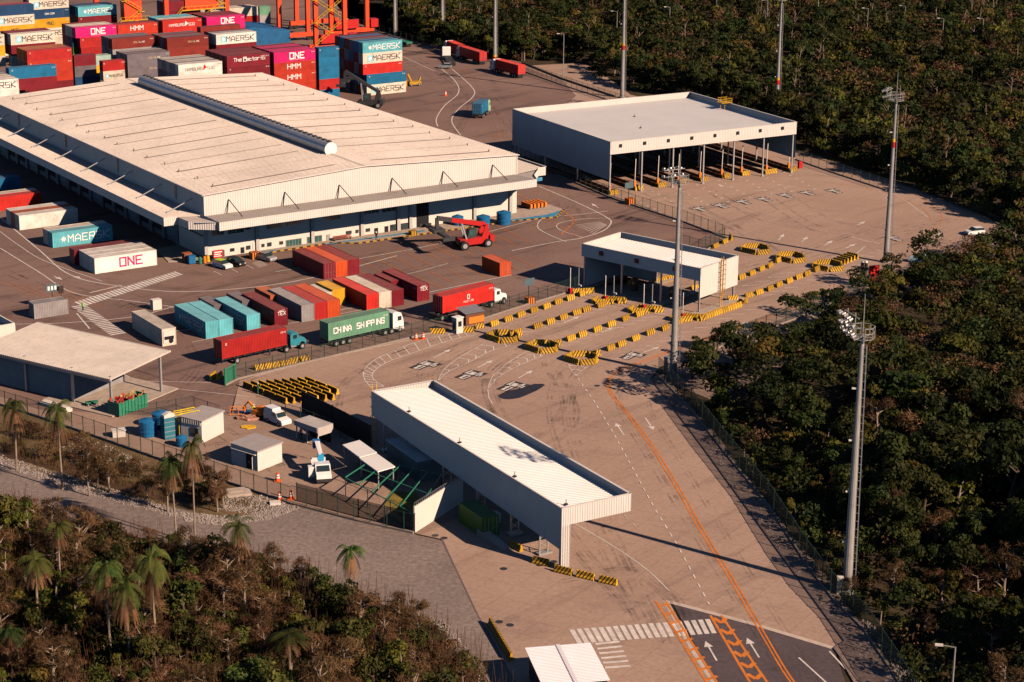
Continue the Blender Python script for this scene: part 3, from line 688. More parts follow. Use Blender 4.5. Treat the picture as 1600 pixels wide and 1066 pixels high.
# lane islands under it
def island(t_o, ang, L, wd, h, name='lane_island', label='', striped_end=True):
    t = thing(name, label, 'traffic island', t_o, ang, 'kerbed islands between the gate lanes')
    m = MB(); m.box(0, L, -wd / 2 + .2, wd / 2 - .2, 0, .2, 2)
    n = int(L / .9)
    for i in range(n):
        for s in (-1, 1): m.box(i * L / n, (i + 1) * L / n, s * (wd / 2 - .2), s * wd / 2, 0, h, i % 2)
    m.build('kerb_block', [paint('worn_orange_paint', (.22, .09, .03), .7, 0, .2, 1., dirt=.4), paint('worn_brown_paint', (.09, .04, .025), .7), M_CONC], t)
    return t
gd = Vector((math.cos(GANG), math.sin(GANG), 0)); gn = Vector((-gd.y, gd.x, 0))
ord_ = ['nearest the warehouse', 'second from the warehouse side', 'third from the warehouse side', 'fourth from the warehouse side', 'fifth from the warehouse side', 'sixth from the warehouse side', 'seventh from the warehouse side', 'with the widest nose', 'last, beside the red barrier']
ends = [(958, 304), (997, 297), (1033, 292), (1065, 287), (1099, 283), (1133, 278), (1164, 274), (1203, 271), (1238, 268)]
def barrier_mesh(L=2.0, H=.95, Wd=.6):
    """striped concrete barrier, profile tapering to the top; alternate stripes are slanting faces"""
    m = MB(); n = max(5, int(L / .19)); sl = .55
    prof = [(-Wd / 2, 0), (-Wd / 2, .18), (-Wd * .27, .38), (-.12, H), (.12, H), (Wd * .27, .38), (Wd / 2, .18), (Wd / 2, 0)]
    def xs(i, z): return max(0, min(L, ((i + (.18 if i % 2 else 0)) / n) * (L + sl) - sl + z / H * sl)) - L / 2
    for i in range(n + 1):
        P = []
        for (y, z) in prof: P += [(xs(i, z), y, z), (xs(i + 1, z), y, z)]
        m.add(P, [(2 * k, 2 * k + 1, 2 * k + 3, 2 * k + 2) for k in range(len(prof) - 1)], i % 2)
    for x in (-L / 2, L / 2): m.add([(x, y, z) for y, z in prof], [tuple(range(8))], 0)
    return m.mesh('concrete_barrier', [M_YEL, M_BLK])
BM = {}
def barrier(p, ang, label, L=2.0, H=.95, group='striped concrete barriers'):
    k = (round(L, 1), round(H, 2))
    if k not in BM: BM[k] = barrier_mesh(L, H)
    o = link('concrete_barrier', BM[k]); o.location = (p.x, p.y, .014); o.rotation_euler = (0, 0, ang)
    return tag(o, label, 'barrier', group)
for i, (px, py) in enumerate(ends):
    p = at(px, py) + gn * .2; t = island((p.x, p.y, 0), GANG + R(90), 40 if i < 8 else 36, 2.0 if i != 7 else 3.2, .75, label='striped kerbed lane island, ' + ord_[i])
    barrier(p - gn * .5, GANG, 'yellow and black barrier at the nose of the gate island ' + ord_[i], 3.2 if i == 7 else 2.1, 1.05)
    a = thing('boom_barrier', 'raised boom barrier on the gate island ' + ord_[i], 'boom barrier', (p.x + gn.x * 1.2, p.y + gn.y * 1.2, .2), GANG, 'raised booms of the gate lanes')
    m = MB(); m.box(-.25, .25, -.22, .22, 0, 1.5); m.build('housing', M_ORANGE, a)
    m = MB(); m.bar((0, 0, 1.2), (.12, 0, 6.4), .13); m.build('boom', M_WPAINT, a)
m = MB(); c = at(1250, 263); m.box(-.5, .5, -.3, .3, 0, 1.6); o = m.build('control_box', M_RED); o.location = c; o.rotation_euler.z = GANG; tag(o, 'bright red plastic barrier block at the right corner of the gate canopy', 'block')
# toll canopy in the middle
TA = R(-39.6); TO = at(911, 449) # left far corner of its long side
t1 = at(909, 381, 8.1); t2 = at(1096, 420, 8.1)
toll = canopy_building('toll_canopy', 'white checkpoint canopy with a yellow caged ladder on its sunlit end', Vector((t1.x, t1.y, 0)), TA, 25.7, 11.6, 8.1,
                       dict(front=5.9, right=2.9, back=5.9, left=5.9), 1.3, posts=[(.4, .5), (8.6, .6), (17.1, .6), (25.2, .6), (.4, 11.1), (8.6, 11.1), (17.1, 11.1), (25.2, 11.1)])
m = MB(); m.corr((0.5, 11.2), (8.4, 11.2), .1, 6, .4, .04); m.corr((.5, .5), (.5, 11.2), .3, 6, .4, .04); m.build('windbreak_panel', M_WHITE, toll)
for x in (4.4, 12.2, 20.4):
    m = MB(); m.box(x - .45, x + .45, -.14, -.03, 6.7, 7.5); m.build('lane_signal', paint('dark_red_signal', (.09, .01, .02), .5), toll)
m = MB(); x = 26.15
for y in (5.6, 6.2): m.bar((x, y, .0), (x, y, 9.1), .09)
for i in range(26): m.bar((x, 5.6, .3 + i * .33), (x, 6.2, .3 + i * .33), .05)
for i in range(8):
    z = 2.6 + i * .85; P = [Vector((x + .75 * math.sin(a), 5.9 + .42 * math.cos(a) * 1.0, z)) for a in np.linspace(0, math.pi, 7)]
    for a, b in zip(P, P[1:]): m.bar(a, b, .06)
for a in np.linspace(0, math.pi, 5): m.bar((x + .75 * math.sin(a), 5.9 + .42 * math.cos(a), 2.6), (x + .75 * math.sin(a), 5.9 + .42 * math.cos(a), 8.7), .05)
m.build('caged_ladder', paint('ladder_yellow', (.70, .36, .06), .5), toll)
m = MB(); m.poly([(.4, .4, 7.0), (12.8, 5.8, 7.35), (.4, 11.2, 7.0)]);
vent_pin(toll, 24.2, 1.5, 7.1)
# islands and booths under the toll canopy
for i, (x, lab) in enumerate(((1.2, 'in the deep shade at the left'), (9.0, 'second from the left'), (17.3, 'third from the left'), (25.5, 'at the sunlit right end'))):
    c = toll.matrix_world @ Vector((0, 0, 0)); d = Vector((math.cos(TA), math.sin(TA), 0)); n = Vector((-d.y, d.x, 0)); o = Vector((t1.x, t1.y, 0))
    p = o + d * (x) - n * 4.5
    t = thing('checkpoint_island', 'raised concrete island of the checkpoint, ' + lab, 'traffic island', (p.x, p.y, 0), TA + R(90), 'islands under the checkpoint canopy')
    m = MB(); m.box(0, 21, -.9, .9, 0, .22); m.build('kerb_block', M_CONC, t)
    m = MB()
    for s in (-1, 1): m.box(.1, 20.9, s * .9, s * .94, .02, .2)
    m.build('kerb_stripe', paint('faded_yellow_edge', (.35, .20, .06), .7), t)
    if i in (1, 2):
        p2 = p + n * 8.5
        b = thing('checkpoint_kiosk', 'slim dark card reader kiosk on the checkpoint island ' + lab, 'kiosk', (p2.x, p2.y, .22), TA, 'card reader kiosks under the checkpoint canopy')
        m = MB(); m.box(-.45, .45, -.5, .5, 0, 2.3); m.build('cabinet', paint('dark_bronze', (.06, .03, .03), .4), b)
        m = MB(); m.box(-.25, .25, -.54, -.5, 1.2, 1.7); m.build('screen', M_GLASS, b)
    for dy, hh in ((-.2, 4.6), (1.6, 4.3)):
        p3 = p + n * dy + d * (.0 if dy < 0 else .5)
        if i == 3 and dy > 0: continue
        a = thing('sensor_post' if dy > 0 else 'boom_barrier', ('camera post behind the boom on the island ' if dy > 0 else 'raised boom with red base on the checkpoint island ') + lab, 'post' if dy > 0 else 'boom barrier', (p3.x, p3.y, .22), TA,
                  'camera posts at the checkpoint' if dy > 0 else 'raised booms of the checkpoint')
        m = MB(); m.bar((0, 0, .2), (0, 0, hh), .13); m.build('pole' if dy > 0 else 'boom', M_WPAINT if dy < 0 else M_GALV, a)
        if dy < 0: m = MB(); m.box(-.3, .3, -.3, .3, 0, .9); m.build('housing', M_RED, a)
        else: m = MB(); m.box(-.15, .6, -.12, .12, 1.0, 1.25); m.box(-.2, .2, -.2, .2, 0, .5); m.build('camera_unit', M_WPAINT, a)
# long canopy in the foreground
l1 = at(878, 795, 8.0); LA = R(120.9)
lo1 = at(580, 611, 8.0); LLEN = (Vector((l1.x - lo1.x, l1.y - lo1.y, 0))).length; LA = heading(l1, lo1)
# x axis runs along the canopy away from the near end, y to the left (service yard side) -> mirror so front = near end
LN = LA - R(90)      # front (near end) direction, x along the short side
lng = thing('long_canopy', 'long narrow white canopy with a deep ribbed side wall in the foreground', 'canopy', (l1.x, l1.y, 0), LN)
Dn, Ll, H = 9.9, LLEN, 8.0
m = MB(); m.corr_roof((.1, .2, H - .12), (0, Ll - .3, 0), (Dn - .3, 0, -.9), .55, .04); m.build('roof', M_WHITER, lng)
m = MB()
m.corr((0, Ll), (0, 0), 4.4, H, .42, .05, z0b=2.6); m.corr((0, 0), (1.25, 0), 0.1, H, .35, .05); m.corr((1.25, 0), (Dn, 0), 5.75, H, .35, .05); m.corr((Dn, 0), (Dn, Ll), 5.9, H, .42, .05); m.corr((Dn, Ll), (0, Ll), 5.9, H, .42, .05)
m.corr((1.25, .02), (1.25, .6), .1, 5.75, .35, .05)
m.bar((Dn - .25, .1, 7.45), (Dn - .25, Ll - .1, 7.45), .08, 1.1); m.bar((Dn - .12, 0, H + .03), (Dn - .12, Ll, H + .03), .34, .06); m.bar((0, .1, H + .03), (Dn, .1, H + .03), .3, .06); m.bar((.05, 0, H + .03), (.05, Ll, H + .03), .2, .06); m.bar((.2, Ll - .1, H + .03), (Dn, Ll - .1, H + .03), .3, .06)
m.box(.02, Dn, .25, .3, 6.4, H); m.box(0, 1.2, .05, .5, 0, 5.7)
m.build('cladding', M_WHITE, lng)
m = MB(); m.box(.4, Dn - .4, .5, Ll - .5, H - 1.5, H - 1.3); m.build('roof_beams', M_GALV, lng)
for y in (5.5, 12.5, 21, 30, 39, 47):
    m = MB()
    for dx in (.35, 1.5): m.bar((dx, y, .3), (dx, y, 6.5), .16)
    for i in range(5): m.bar((.35, y, .8 + i * 1.2), (1.5, y, 1.6 + i * 1.2), .08); m.bar((1.5, y, .8 + i * 1.2), (.35, y, 1.6 + i * 1.2), .08)
    m.box(.0, 1.9, y - .5, y + .5, 0, .3); m.build('lattice_column', M_KHAKI, lng)
for y in (12, 26, 40): vent_pin(lng, .6, y, H - .1)
vent_pin(lng, 1.2, 1.0, H - .1)
m = MB()
for dx in (0.2, .9): m.bar((dx, Ll + .15, .0), (dx, Ll + .15, H + 1.0), .08)
for i in range(24): m.bar((.2, Ll + .15, .3 + i * .33), (.9, Ll + .15, .3 + i * .33), .05)
for z in (2.6, 4, 5.4, 6.8, 8.2): m.bar((.2, Ll + .2, z), (.2, Ll + .9, z), .05); m.bar((.9, Ll + .2, z), (.9, Ll + .9, z), .05); m.bar((.2, Ll + .9, z), (.9, Ll + .9, z), .05)
m.build('caged_ladder', paint('ladder_yellow', (.70, .36, .06), .5), lng)
# ---- open shed on the left -----------------------------------------
SHA = heading(at(0, 545, 5.3), at(171, 594, 5.3))
s0 = at(171, 594, 5.3); s1 = at(266, 549, 6.2); s3 = at(73, 500, 6.6)
shed = thing('open_shed', 'open-sided shed with grey ribbed lean-to roof at the left edge', 'shed', (s0.x, s0.y, 0), heading(s0, s1))
sa = heading(s0, s1); Ls = (s1 - s0); Ls.z = 0; LX = Ls.length
dl = 27.2
def sh(x, y): return (x, y)
m = MB(); m.corr_roof((0, 0, 5.4), (0, dl, 0), (LX, 0, .9), .42, .06); m.box(LX - .2, LX, 0, dl, 6.1, 6.35); m.bar((0, -.05, 5.35), (LX, -.05, 6.25), .12, .3)
m.build('roof', paint('old_grey_roof', (.50, .45, .40), .7, 0, .12, .3, dirt=.3), shed)
m = MB()
for i in range(57): m.box(-.02, .1, i * .47, i * .47 + .25, 5.18, 5.38)
m.bar((.3, 0, 5.0), (.3, dl, 5.0), .14, .5); m.build('eave_beam', M_GALV, shed)
for x, y in ((.8, .6), (LX - 1.6, .7), (.9, 8.3), (1.1, 18.0)):
    m = MB(); m.box(x - .16, x + .16, y - .16, y + .16, 0, 5.5 + x * .06); m.build('column', M_GALV, shed)
m = MB(); m.box(1.3, 1.5, 8.8, dl, 0, 5.1); m.box(1.3, LX - 1.0, 8.6, 8.8, 0, 4.2); m.build('block_wall', paint('bare_block_wall', (.26, .25, .25), .9, 0, .15, .8, dirt=.2), shed)
m = MB(); m.prism([(-.9, -1.0), (LX + 1.0, -.4), (LX + 1.0, 13), (-.9, 13)], 0, .16); m.build('floor_slab', M_CONC, shed)
m = MB(); m.box(.2, .9, -.3, .4, .16, 2.0); m.build('meter_box', M_PLAST, shed)
# white parapet roof at the far left edge
q = at(24, 521); t = thing('parapet_building', 'corner of a white building with raised parapet at the left picture edge', 'building', (q.x, q.y, 0), heading(at(-60, 500), at(0, 488)) )
qa = at(26, 543); t.location = (qa.x, qa.y, 0); t.rotation_euler.z = GA + R(4)
m = MB(); m.box(-12, 0, 0, .25, 0, 4.1); m.box(-.25, 0, 0.25, 10, 0, 4.1); m.box(-12, 0, 10, 10.25, 0, 4.1); m.build('wall', M_PLAST, t)
m = MB(); m.corr_roof((-12, .3, 2.9), (11.7, 0, 0), (0, 9.4, .2), .5, .05); m.build('roof', M_WROOF, t)
# ---- small cabins ---------------------------------------------------
def cabin(label, corner, ang, L, D, H, slits=False, door=True):
    t = thing('site_cabin', label, 'cabin', (corner.x, corner.y, 0), ang)
    m = MB(); m.box(0, L, 0, D, 0, H); m.box(-.02, L + .02, -.02, D + .02, 0, .15); m.build('wall', M_WHITE, t)
    m = MB(); m.corr_roof((-.15, -.15, H + .03), (L + .3, 0, 0), (0, D + .3, .12), .3, .03); m.box(-.15, L + .15, -.15, -.08, H - .15, H + .06); m.build('roof', paint('cabin_roof', (.36, .32, .31), .6, 0, .1, 1.), t)
    return t
# x runs along the sunlit end (towards the right), y away
def two(cor, right, left): return heading(cor, right)
c0 = at(316, 693); c1 = at(350, 676); a = heading(c0, c1)
t = cabin('taller white cabin with slatted shaded front beside the blue tanks', c0, a, (c1 - c0).length, 3.6, 3.3)
m = MB(); m.box(-.06, -.01, .6, 1.9, .9, 2.1); m.build('window', M_GLASS, t)
m = MB()
for i in range(9): m.box(-.14, -.02, .15 + i * .38, .3 + i * .38, 2.6, 3.25)
m.build('vent_fins', M_WHITE, t)
c0 = at(403, 737); c1 = at(441, 722); a = heading(c0, c1)
t = cabin('lower white cabin with a dark double door near the orange cones', c0, a, (c1 - c0).length, 5.0, 2.9)
m = MB(); m.box(-.06, -.01, 1.0, 2.1, .1, 2.2); d = m.build('door', M_DARK, t); m = MB(); m.box(-.1, -.06, 1.5, 1.56, .9, 1.2); m.build('handle', M_GALV, d)
m = MB()
for y in (.92, 2.12): m.box(-.12, -.01, y, y + .08, .1, 2.4)
m.box(-.3, -.01, .2, 4.8, 2.3, 2.38); m.build('door_frame', M_WHITE, t)
# ---- small shelter with people, pergola, double awning -------------
c0 = at(464, 686); c1 = at(497, 698); a = heading(c0, c1)
t = thing('guard_shelter', 'small grey shelter with a sloping hood between the van and the dark screen', 'shelter', (c0.x, c0.y, 0), a)
Lx = (c1 - c0).length
m = MB(); m.box(-.2, Lx + .2, -.2, 2.6, 2.7, 2.85); m.box(-.2, Lx + .2, -.3, -.2, 2.1, 2.85); m.box(Lx + .2, Lx + .3, -.2, 2.6, 1.6, 2.85); m.build('roof', paint('shelter_grey', (.45, .41, .38), .6), t)
for x in (0, Lx * .5, Lx): m = MB(); m.box(x - .08, x + .08, -.08, .08, 0, 2.7); m.build('column', M_WHITE, t)
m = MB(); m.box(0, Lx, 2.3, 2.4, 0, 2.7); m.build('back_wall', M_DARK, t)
c0 = at(535, 695, 3.0); c1 = at(590, 735, 3.0); c2 = at(614, 728, 3.0)
a = heading(c0, c1); Lx = (c1 - c0).length; Ly = (c2 - c1).length
t = thing('awning_shelter', 'pale two-panel awning shelter lit by the sun beside the courtyard', 'shelter', (c0.x, c0.y, 0), a)
for i in (0, 1):
    m = MB(); x0, x1 = (0, Lx * .5 - .05) if i == 0 else (Lx * .5 + .05, Lx)
    m.add([(x0, 0, 3.0 - i * .15), (x1, 0, 3.0 - i * .15), (x1, Ly, 3.25 - i * .15), (x0, Ly, 3.25 - i * .15)] + [(x0, 0, 2.85 - i * .15), (x1, 0, 2.85 - i * .15), (x1, Ly, 3.1 - i * .15), (x0, Ly, 3.1 - i * .15)], [(0, 1, 2, 3), (7, 6, 5, 4), (0, 4, 5, 1), (1, 5, 6, 2), (2, 6, 7, 3), (3, 7, 4, 0)])
    m.build('roof_panel', M_WHITER, t)
for x in (.2, Lx * .5, Lx - .2):
    for y in (.2, Ly - .2): m = MB(); m.box(x - .06, x + .06, y - .06, y + .06, 0, 2.9); m.build('post', M_GALV, t)
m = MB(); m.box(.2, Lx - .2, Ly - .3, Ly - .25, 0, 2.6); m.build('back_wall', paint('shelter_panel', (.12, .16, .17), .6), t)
c0 = at(590, 700, 3.0)
t = thing('shaded_shed', 'flat-roofed blue grey shed in the shade behind the awning', 'shed', (c0.x + 1.0, c0.y + 3.2, 0), a)
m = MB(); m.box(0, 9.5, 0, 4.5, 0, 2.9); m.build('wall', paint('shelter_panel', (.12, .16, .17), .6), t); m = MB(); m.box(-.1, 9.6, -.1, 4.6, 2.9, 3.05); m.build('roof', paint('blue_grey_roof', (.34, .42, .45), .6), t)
# courtyard frame with green rails (pergola/net frame)
A = at(540, 775); B = at(648, 833); C = at(690, 770); D_ = at(585, 745)
t = thing('net_frame', 'dark green steel frame carrying netting over the courtyard', 'frame', (0, 0, 0))
m = MB(); Hn = 2.6
for i in range(6):
    u = i / 5; p, q = A.lerp(B, u), D_.lerp(C, u)
    m.bar((p.x, p.y, Hn), (q.x, q.y, Hn), .12)
for u in (0, .5, 1):
    p, q = A.lerp(D_, u), B.lerp(C, u); m.bar((p.x, p.y, Hn - .07), (q.x, q.y, Hn - .07), .1)
m.build('rail', M_GREENP, t)
for u in (0, .33, .66, 1):
    for v in (0, 1):
        p = A.lerp(B, u).lerp(D_.lerp(C, u), v); m = MB(); m.bar((p.x, p.y, 0), (p.x, p.y, Hn), .12); m.build('post', M_STEELD, t)
o = region('courtyard_lawn', [(600, 790), (652, 826), (668, 800), (650, 770), (610, 768)], .03, paint('dry_lawn', (.20, .15, .03), .9, 0, .3, .8))
# courtyard screen wall
w0, w1 = at(648, 833), at(690, 806); a = heading(w0, w1)
t = thing('screen_wall', 'plain pale wall turning the courtyard corner behind the green container', 'wall', (w0.x, w0.y, 0), a)
Lw = (w1 - w0).length
m = MB(); m.box(0, Lw + 5.5, 0, .2, 0, 3.5); m.build('panel', M_PLAST, t)
m = MB()
for i in range(24):
    x0 = i * (Lw + 5) / 24; P = [Vector((x0 + .3 + .28 * math.cos(b), .1, 3.75 + .28 * math.sin(b))) for b in np.linspace(0, 2 * math.pi, 9)]
    for p, q in zip(P, P[1:]): m.bar(p, q, .03)
m.build('razor_wire_coil', M_GALV, t)
# dark screen fence
def panel_wall(name, label, px, h, mat, cat='screen'):
    pts = [at(*p) for p in px]; m = MB()
    for a_, b_ in zip(pts, pts[1:]): m.bar((a_.x, a_.y, h / 2), (b_.x, b_.y, h / 2), .1, h)
    t = thing(name, label, cat); m.build('screen_panel', mat, t)
    m = MB()
    for a_, b_ in zip(pts, pts[1:]):
        n = max(1, int((b_ - a_).length / 3))
        for i in range(n + 1): p = a_.lerp(b_, i / n); m = MB(); m.bar((p.x, p.y, 0), (p.x, p.y, h + .1), .14); m.build('post', M_STEELD, t)
    return t
M_SCREEN = paint('black_shade_screen', (.02, .018, .02), .9)
panel_wall('shade_screen', 'tall black screen fence running from the stacked barriers to the long canopy', [(472, 644), (520, 668), (580, 700)], 3.3, M_SCREEN)
# corrugated roof at the bottom edge
c = at(820, 1012, 3.2); c2 = at(922, 1004, 3.2); a = heading(c, c2)
t = thing('guardhouse', 'small building with pale ribbed roof at the bottom edge beside the crossing', 'building', (c.x, c.y, 0), a - R(0))
Lr = (c2 - c).length
m = MB(); m.corr_roof((0, 0, 3.2), (0, -9, 0), (Lr, 0, .0), .33, .06); m.box(Lr * .47, Lr * .53, -9, 0, 3.2, 3.3); m.build('roof', paint('lilac_white_roof', (.74, .70, .74), .5, 0, .05, .4), t)
m = MB(); m.box(.4, Lr - .3, -9, -.4, 0, 3.1); m.build('wall', M_STEELD, t)
# ================================================================== CONTAINERS
CW = 2.44
COLS = dict(maroon=(.20, .012, .022), red=(.42, .02, .018), bright=(.60, .028, .02), orange=(.64, .085, .018), hred=(.50, .038, .016), rust=(.42, .10, .03), lblue=(.13, .50, .58), blue=(.012, .16, .32), navy=(.014, .06, .15), cream=(.72, .64, .52),
            white=(.80, .76, .68), grey=(.36, .34, .34), dgrey=(.17, .15, .17), pink=(.70, .012, .16), green=(.13, .30, .19), yellow=(.72, .38, .02), mint=(.34, .48, .42), brown=(.24, .03, .022), dgreen=(.04, .16, .03))
CNAME = dict(maroon='dark red', red='red', bright='bright red', orange='orange', hred='tomato red', rust='rusty orange', lblue='light blue', blue='blue', navy='navy blue', cream='cream', white='white', grey='light grey', dgrey='dark grey',
             pink='magenta', green='green', yellow='yellow', mint='pale mint', brown='brownish red', dgreen='dark green')
CM = {}
def cont_mesh(L, H, reefer=False, doors=True, bodyonly=False):
    k = (L, H, reefer, doors, bodyonly)
    if k in CM: return CM[k]
    m = MB(); w = CW / 2; t = .09
    for x in (0, L - t):
        for y in (-w, w - t): m.box(x, x + t, y, y + t, .12, H - .1)
    for z in (0, H - .12):
        for y in (-w, w - .07): m.box(.01, L - .01, y, y + .07, z, z + .12)
        for x in (0.01, L - .1): m.box(x, x + .09, -w + .07, w - .07, z, z + .12)
    for x in (0, L - .18):
        for y in (-w - .01, w - .17):
            for z in (-.005, H - .118): m.box(x - .01, x + .19, y, y + .18, z, z + .125)
    if reefer:
        m.box(.12, L - .12, -w + .03, w - .03, .1, H - .03)
        m.box(L - .14, L - .03, -w + .12, w - .12, .14, H - .14)
        if not doors: m.box(.02, .14, -w + .12, w - .12, .14, H - .14)
    else:
        m.corr((t, -w + .02), (L - t, -w + .02), .1, H - .1, .30, .045); m.corr((L - t, w - .02), (t, w - .02), .1, H - .1, .30, .045)
        m.corr((L - .04, -w + t), (L - .04, w - t), .1, H - .1, .28, .04)
        if not doors or bodyonly: m.corr((.03, w - t), (.03, -w + t), .1, H - .1, .28, .04)
        m.corr_roof((.06, -w + .05, H - .055), (L - .12, 0, 0), (0, CW - .1, 0), .32, .025)
        m.box(.1, L - .1, -w + .1, w - .1, .05, .12)
    CM[k] = m.mesh('container_body', [M_CONT]); return CM[k]
def door_mesh(H, s):
    k = ('door', H, s)
    if k not in CM:
        m = MB(); y0, y1 = (.01, CW / 2 - .1) if s > 0 else (-CW / 2 + .1, -.01)
        m.box(.01, .06, y0, y1, .13, H - .14)
        for z in (.5, H * .36, H * .66, H - .5): m.box(-.012, .01, y0 + .05, y1 - .05, z, z + .12)
        CM[k] = m.mesh('door', [M_CONT])
        m = MB()
        for y in (y0 + .28, y1 - .28): m.cyl((-.045, y, .1), (-.045, y, H - .12), .022, .022, 6); m.box(-.07, -.03, y, y + .22, H * .4, H * .4 + .04)
        CM[('rod', H, s)] = m.mesh('locking_rods', [M_GALV])
    return CM[k], CM[('rod', H, s)]
def logo(c, kind, L, H, side=-1):
    """writing on the long side (side=-1: the -y face)"""
    y = side * (CW / 2 + .012); rot = (R(90), 0, 0) if side < 0 else (R(90), 0, R(180)); cx = L / 2; cz = H / 2
    sg = 1 if side < 0 else -1
    def T(s, size, mat, dx, dz=0, bold=.02, sx=1.): lettering(c, s, size, mat, (cx + dx * sg, y, cz + dz), rot, bold, sx)
    def star(mat, dx, sz, bg=None):
        if bg:
            m = MB(); m.poly([(-sz, 0, -sz), (sz, 0, -sz), (sz, 0, sz), (-sz, 0, sz)]); o = m.build('logo_panel', bg, c); o.location = (cx + dx * sg, y, cz)
        m = MB(); P = []
        for i in range(14):
            a = 2 * math.pi * i / 14 + .2; r = sz * (.85 if i % 2 == 0 else .36); P.append((r * math.sin(a), 0, r * math.cos(a)))
        m.poly(P); o = m.build('star_emblem', mat, c); o.location = (cx + dx * sg, y - side * -.004, cz)
    f = L / 12.19
    if kind == 'maersk_k': star(M_LOGO_W, -3.9 * f, .72 * f + .1, M_LOGO_B); T('MAERSK', 1.9 * f, M_LOGO_K, 1.15 * f, 0, .018, 1.15)
    elif kind == 'maersk_w': star(M_LOGO_W, -3.9 * f, .8 * f); T('MAERSK', 1.9 * f, M_LOGO_W, 1.15 * f, 0, .018, 1.15)
    elif kind == 'one_w': T('ONE', 2.1, M_LOGO_W, .6, .15, .05, 1.1); T('OCEAN NETWORK EXPRESS', .32, M_LOGO_W, .6, -.85, .0)
    elif kind == 'one_m': T('ONE', 2.2, M_LOGO_M, 1.0, .1, .045, 1.1)
    elif kind == 'hmm': T('HMM', 1.7, M_LOGO_W, -.3, .2, .03, 1.25)
    elif kind == 'hamburg_w': T('HAMBURG', 1.05, M_LOGO_W, -1.8, -.1, .01); T('SÜD', 1.05, M_LOGO_W, 2.9, -.1, .01); flag(c, M_LOGO_W, cx + .9 * sg, y, cz)
    elif kind == 'hamburg_k': T('HAMBURG', 1.05, M_LOGO_K, -1.8, -.1, .0); T('SÜD', 1.05, M_LOGO_K, 2.9, -.1, .0); flag(c, M_RED, cx + .9 * sg, y, cz)
    elif kind == 'china': T('CHINA  SHIPPING', 1.25, M_LOGO_W, 0, 0, .05, .95)
    elif kind == 'factor': T('The', 1.2, M_LOGO_W, -3.1, .35, .03); T('Factor', 1.2, M_LOGO_W, .9, .35, .03); T('VAST', .5, M_LOGO_W, 4.1, .75, .02); T('TEX', .75, M_LOGO_W, 4.1, .15, .03); plate(c, cx - 1.05, y - .004, cz + .35)
    elif kind == 'tex': T('TEX', .9, paint('dim_grey_lettering', (.25, .23, .24), .5), -2, .2, .02); T('TEX', .9, paint('dim_grey_lettering', (.25, .23, .24), .5), 2.2, .2, .02)
    elif kind == 'cma': T('CMA CGM', .7, M_LOGO_W, 0, 0, .03)
    elif kind == 'msc': T('MSC', 1.1, M_LOGO_K, 0, 0, .05)
    elif kind == 'lpg': T('GOLD', .55, paint('logo_ochre', (.6, .45, .25), .5), .9, .1, .02, 1.3); T('LINE', .55, M_LOGO_W, 2.6, .1, .02, 1.2)
    elif kind == 'tag': T('K', .5, M_LOGO_W, -L * .43, H * .28, .03)
    elif kind == 'seal': T('O', 1.0, M_LOGO_W, 0, .35, .05); T('PILOT LINE', .42, M_LOGO_W, 0, -.4, .02)
    if kind and kind not in ('one_m',): lettering(c, '22 G1', .34, M_LOGO_W if kind[-1] != 'k' else M_LOGO_K, (cx + sg * L * .44, y, cz + H * .28), rot, .01)
def plate(c, x, y, z):
    m = MB(); m.box(-.5, .5, -.01, .0, -.6, .6); m.box(-.3, .35, -.02, -.012, -.45, .1, 1); m.box(-.35, .3, -.02, -.012, .2, .5, 2); o = m.build('round_emblem', [M_LOGO_W, M_LOGO_K, paint('logo_ochre', (.6, .45, .25), .5)], c); o.location = (x, y, z)
def flag(c, mat, x, y, z):
    m = MB(); m.poly([(-.2, 0, -.6), (.1, 0, .9), (.9, 0, .1)]); o = m.build('pennant_emblem', mat, c); o.location = (x, y, z)
CN = [0]
def container(p, ang, L, H, colr, label, z=0., logo_=None, reefer=False, door_end='near', detail=False, group='shipping containers', side=-1):
    """p: centre of the near end at floor level, ang: direction of the long axis"""
    rgb = COLS[colr]; j = random.uniform(.85, 1.12)
    rgba = tuple(min(1, c_ * j) for c_ in rgb) + (1,)
    if detail:
        t = thing('shipping_container', label, 'container', (p.x, p.y, z + .02), ang, group)
        b = link('container_body', cont_mesh(L, H, reefer, door_end == 'near'), t); b.color = rgba
        if door_end == 'near':
            for s in (1, -1):
                dm, rm = door_mesh(H, s); d = link('door', dm, t); d.color = rgba; link('locking_rods', rm, d)
        c = t
    else:
        c = link('shipping_container', cont_mesh(L, H, reefer, True, True)); c.location = (p.x, p.y, z + .02); c.rotation_euler = (0, 0, ang); c.color = rgba
        tag(c, label, 'container', group)
    if logo_: logo(c, logo_, L, H, side)
    return c
GB = GA + R(90)
L40, L20, HC_, ST = 12.19, 6.06, 2.9, 2.59
def rowB(px, k, colr, label, L=L40, H=HC_, **kw):
    """container with its near end at surveyed lower-left corner px, k widths further right"""
    p = at(*px) + Vector((math.cos(GA), math.sin(GA), 0)) * (CW / 2 + k * (CW + .04)); p.z = 0
    return container(p, GB, L, H, colr, label, detail=True, **kw)
G1, G2 = 'containers standing in a row on the yard', 'containers backed up to the loading docks'
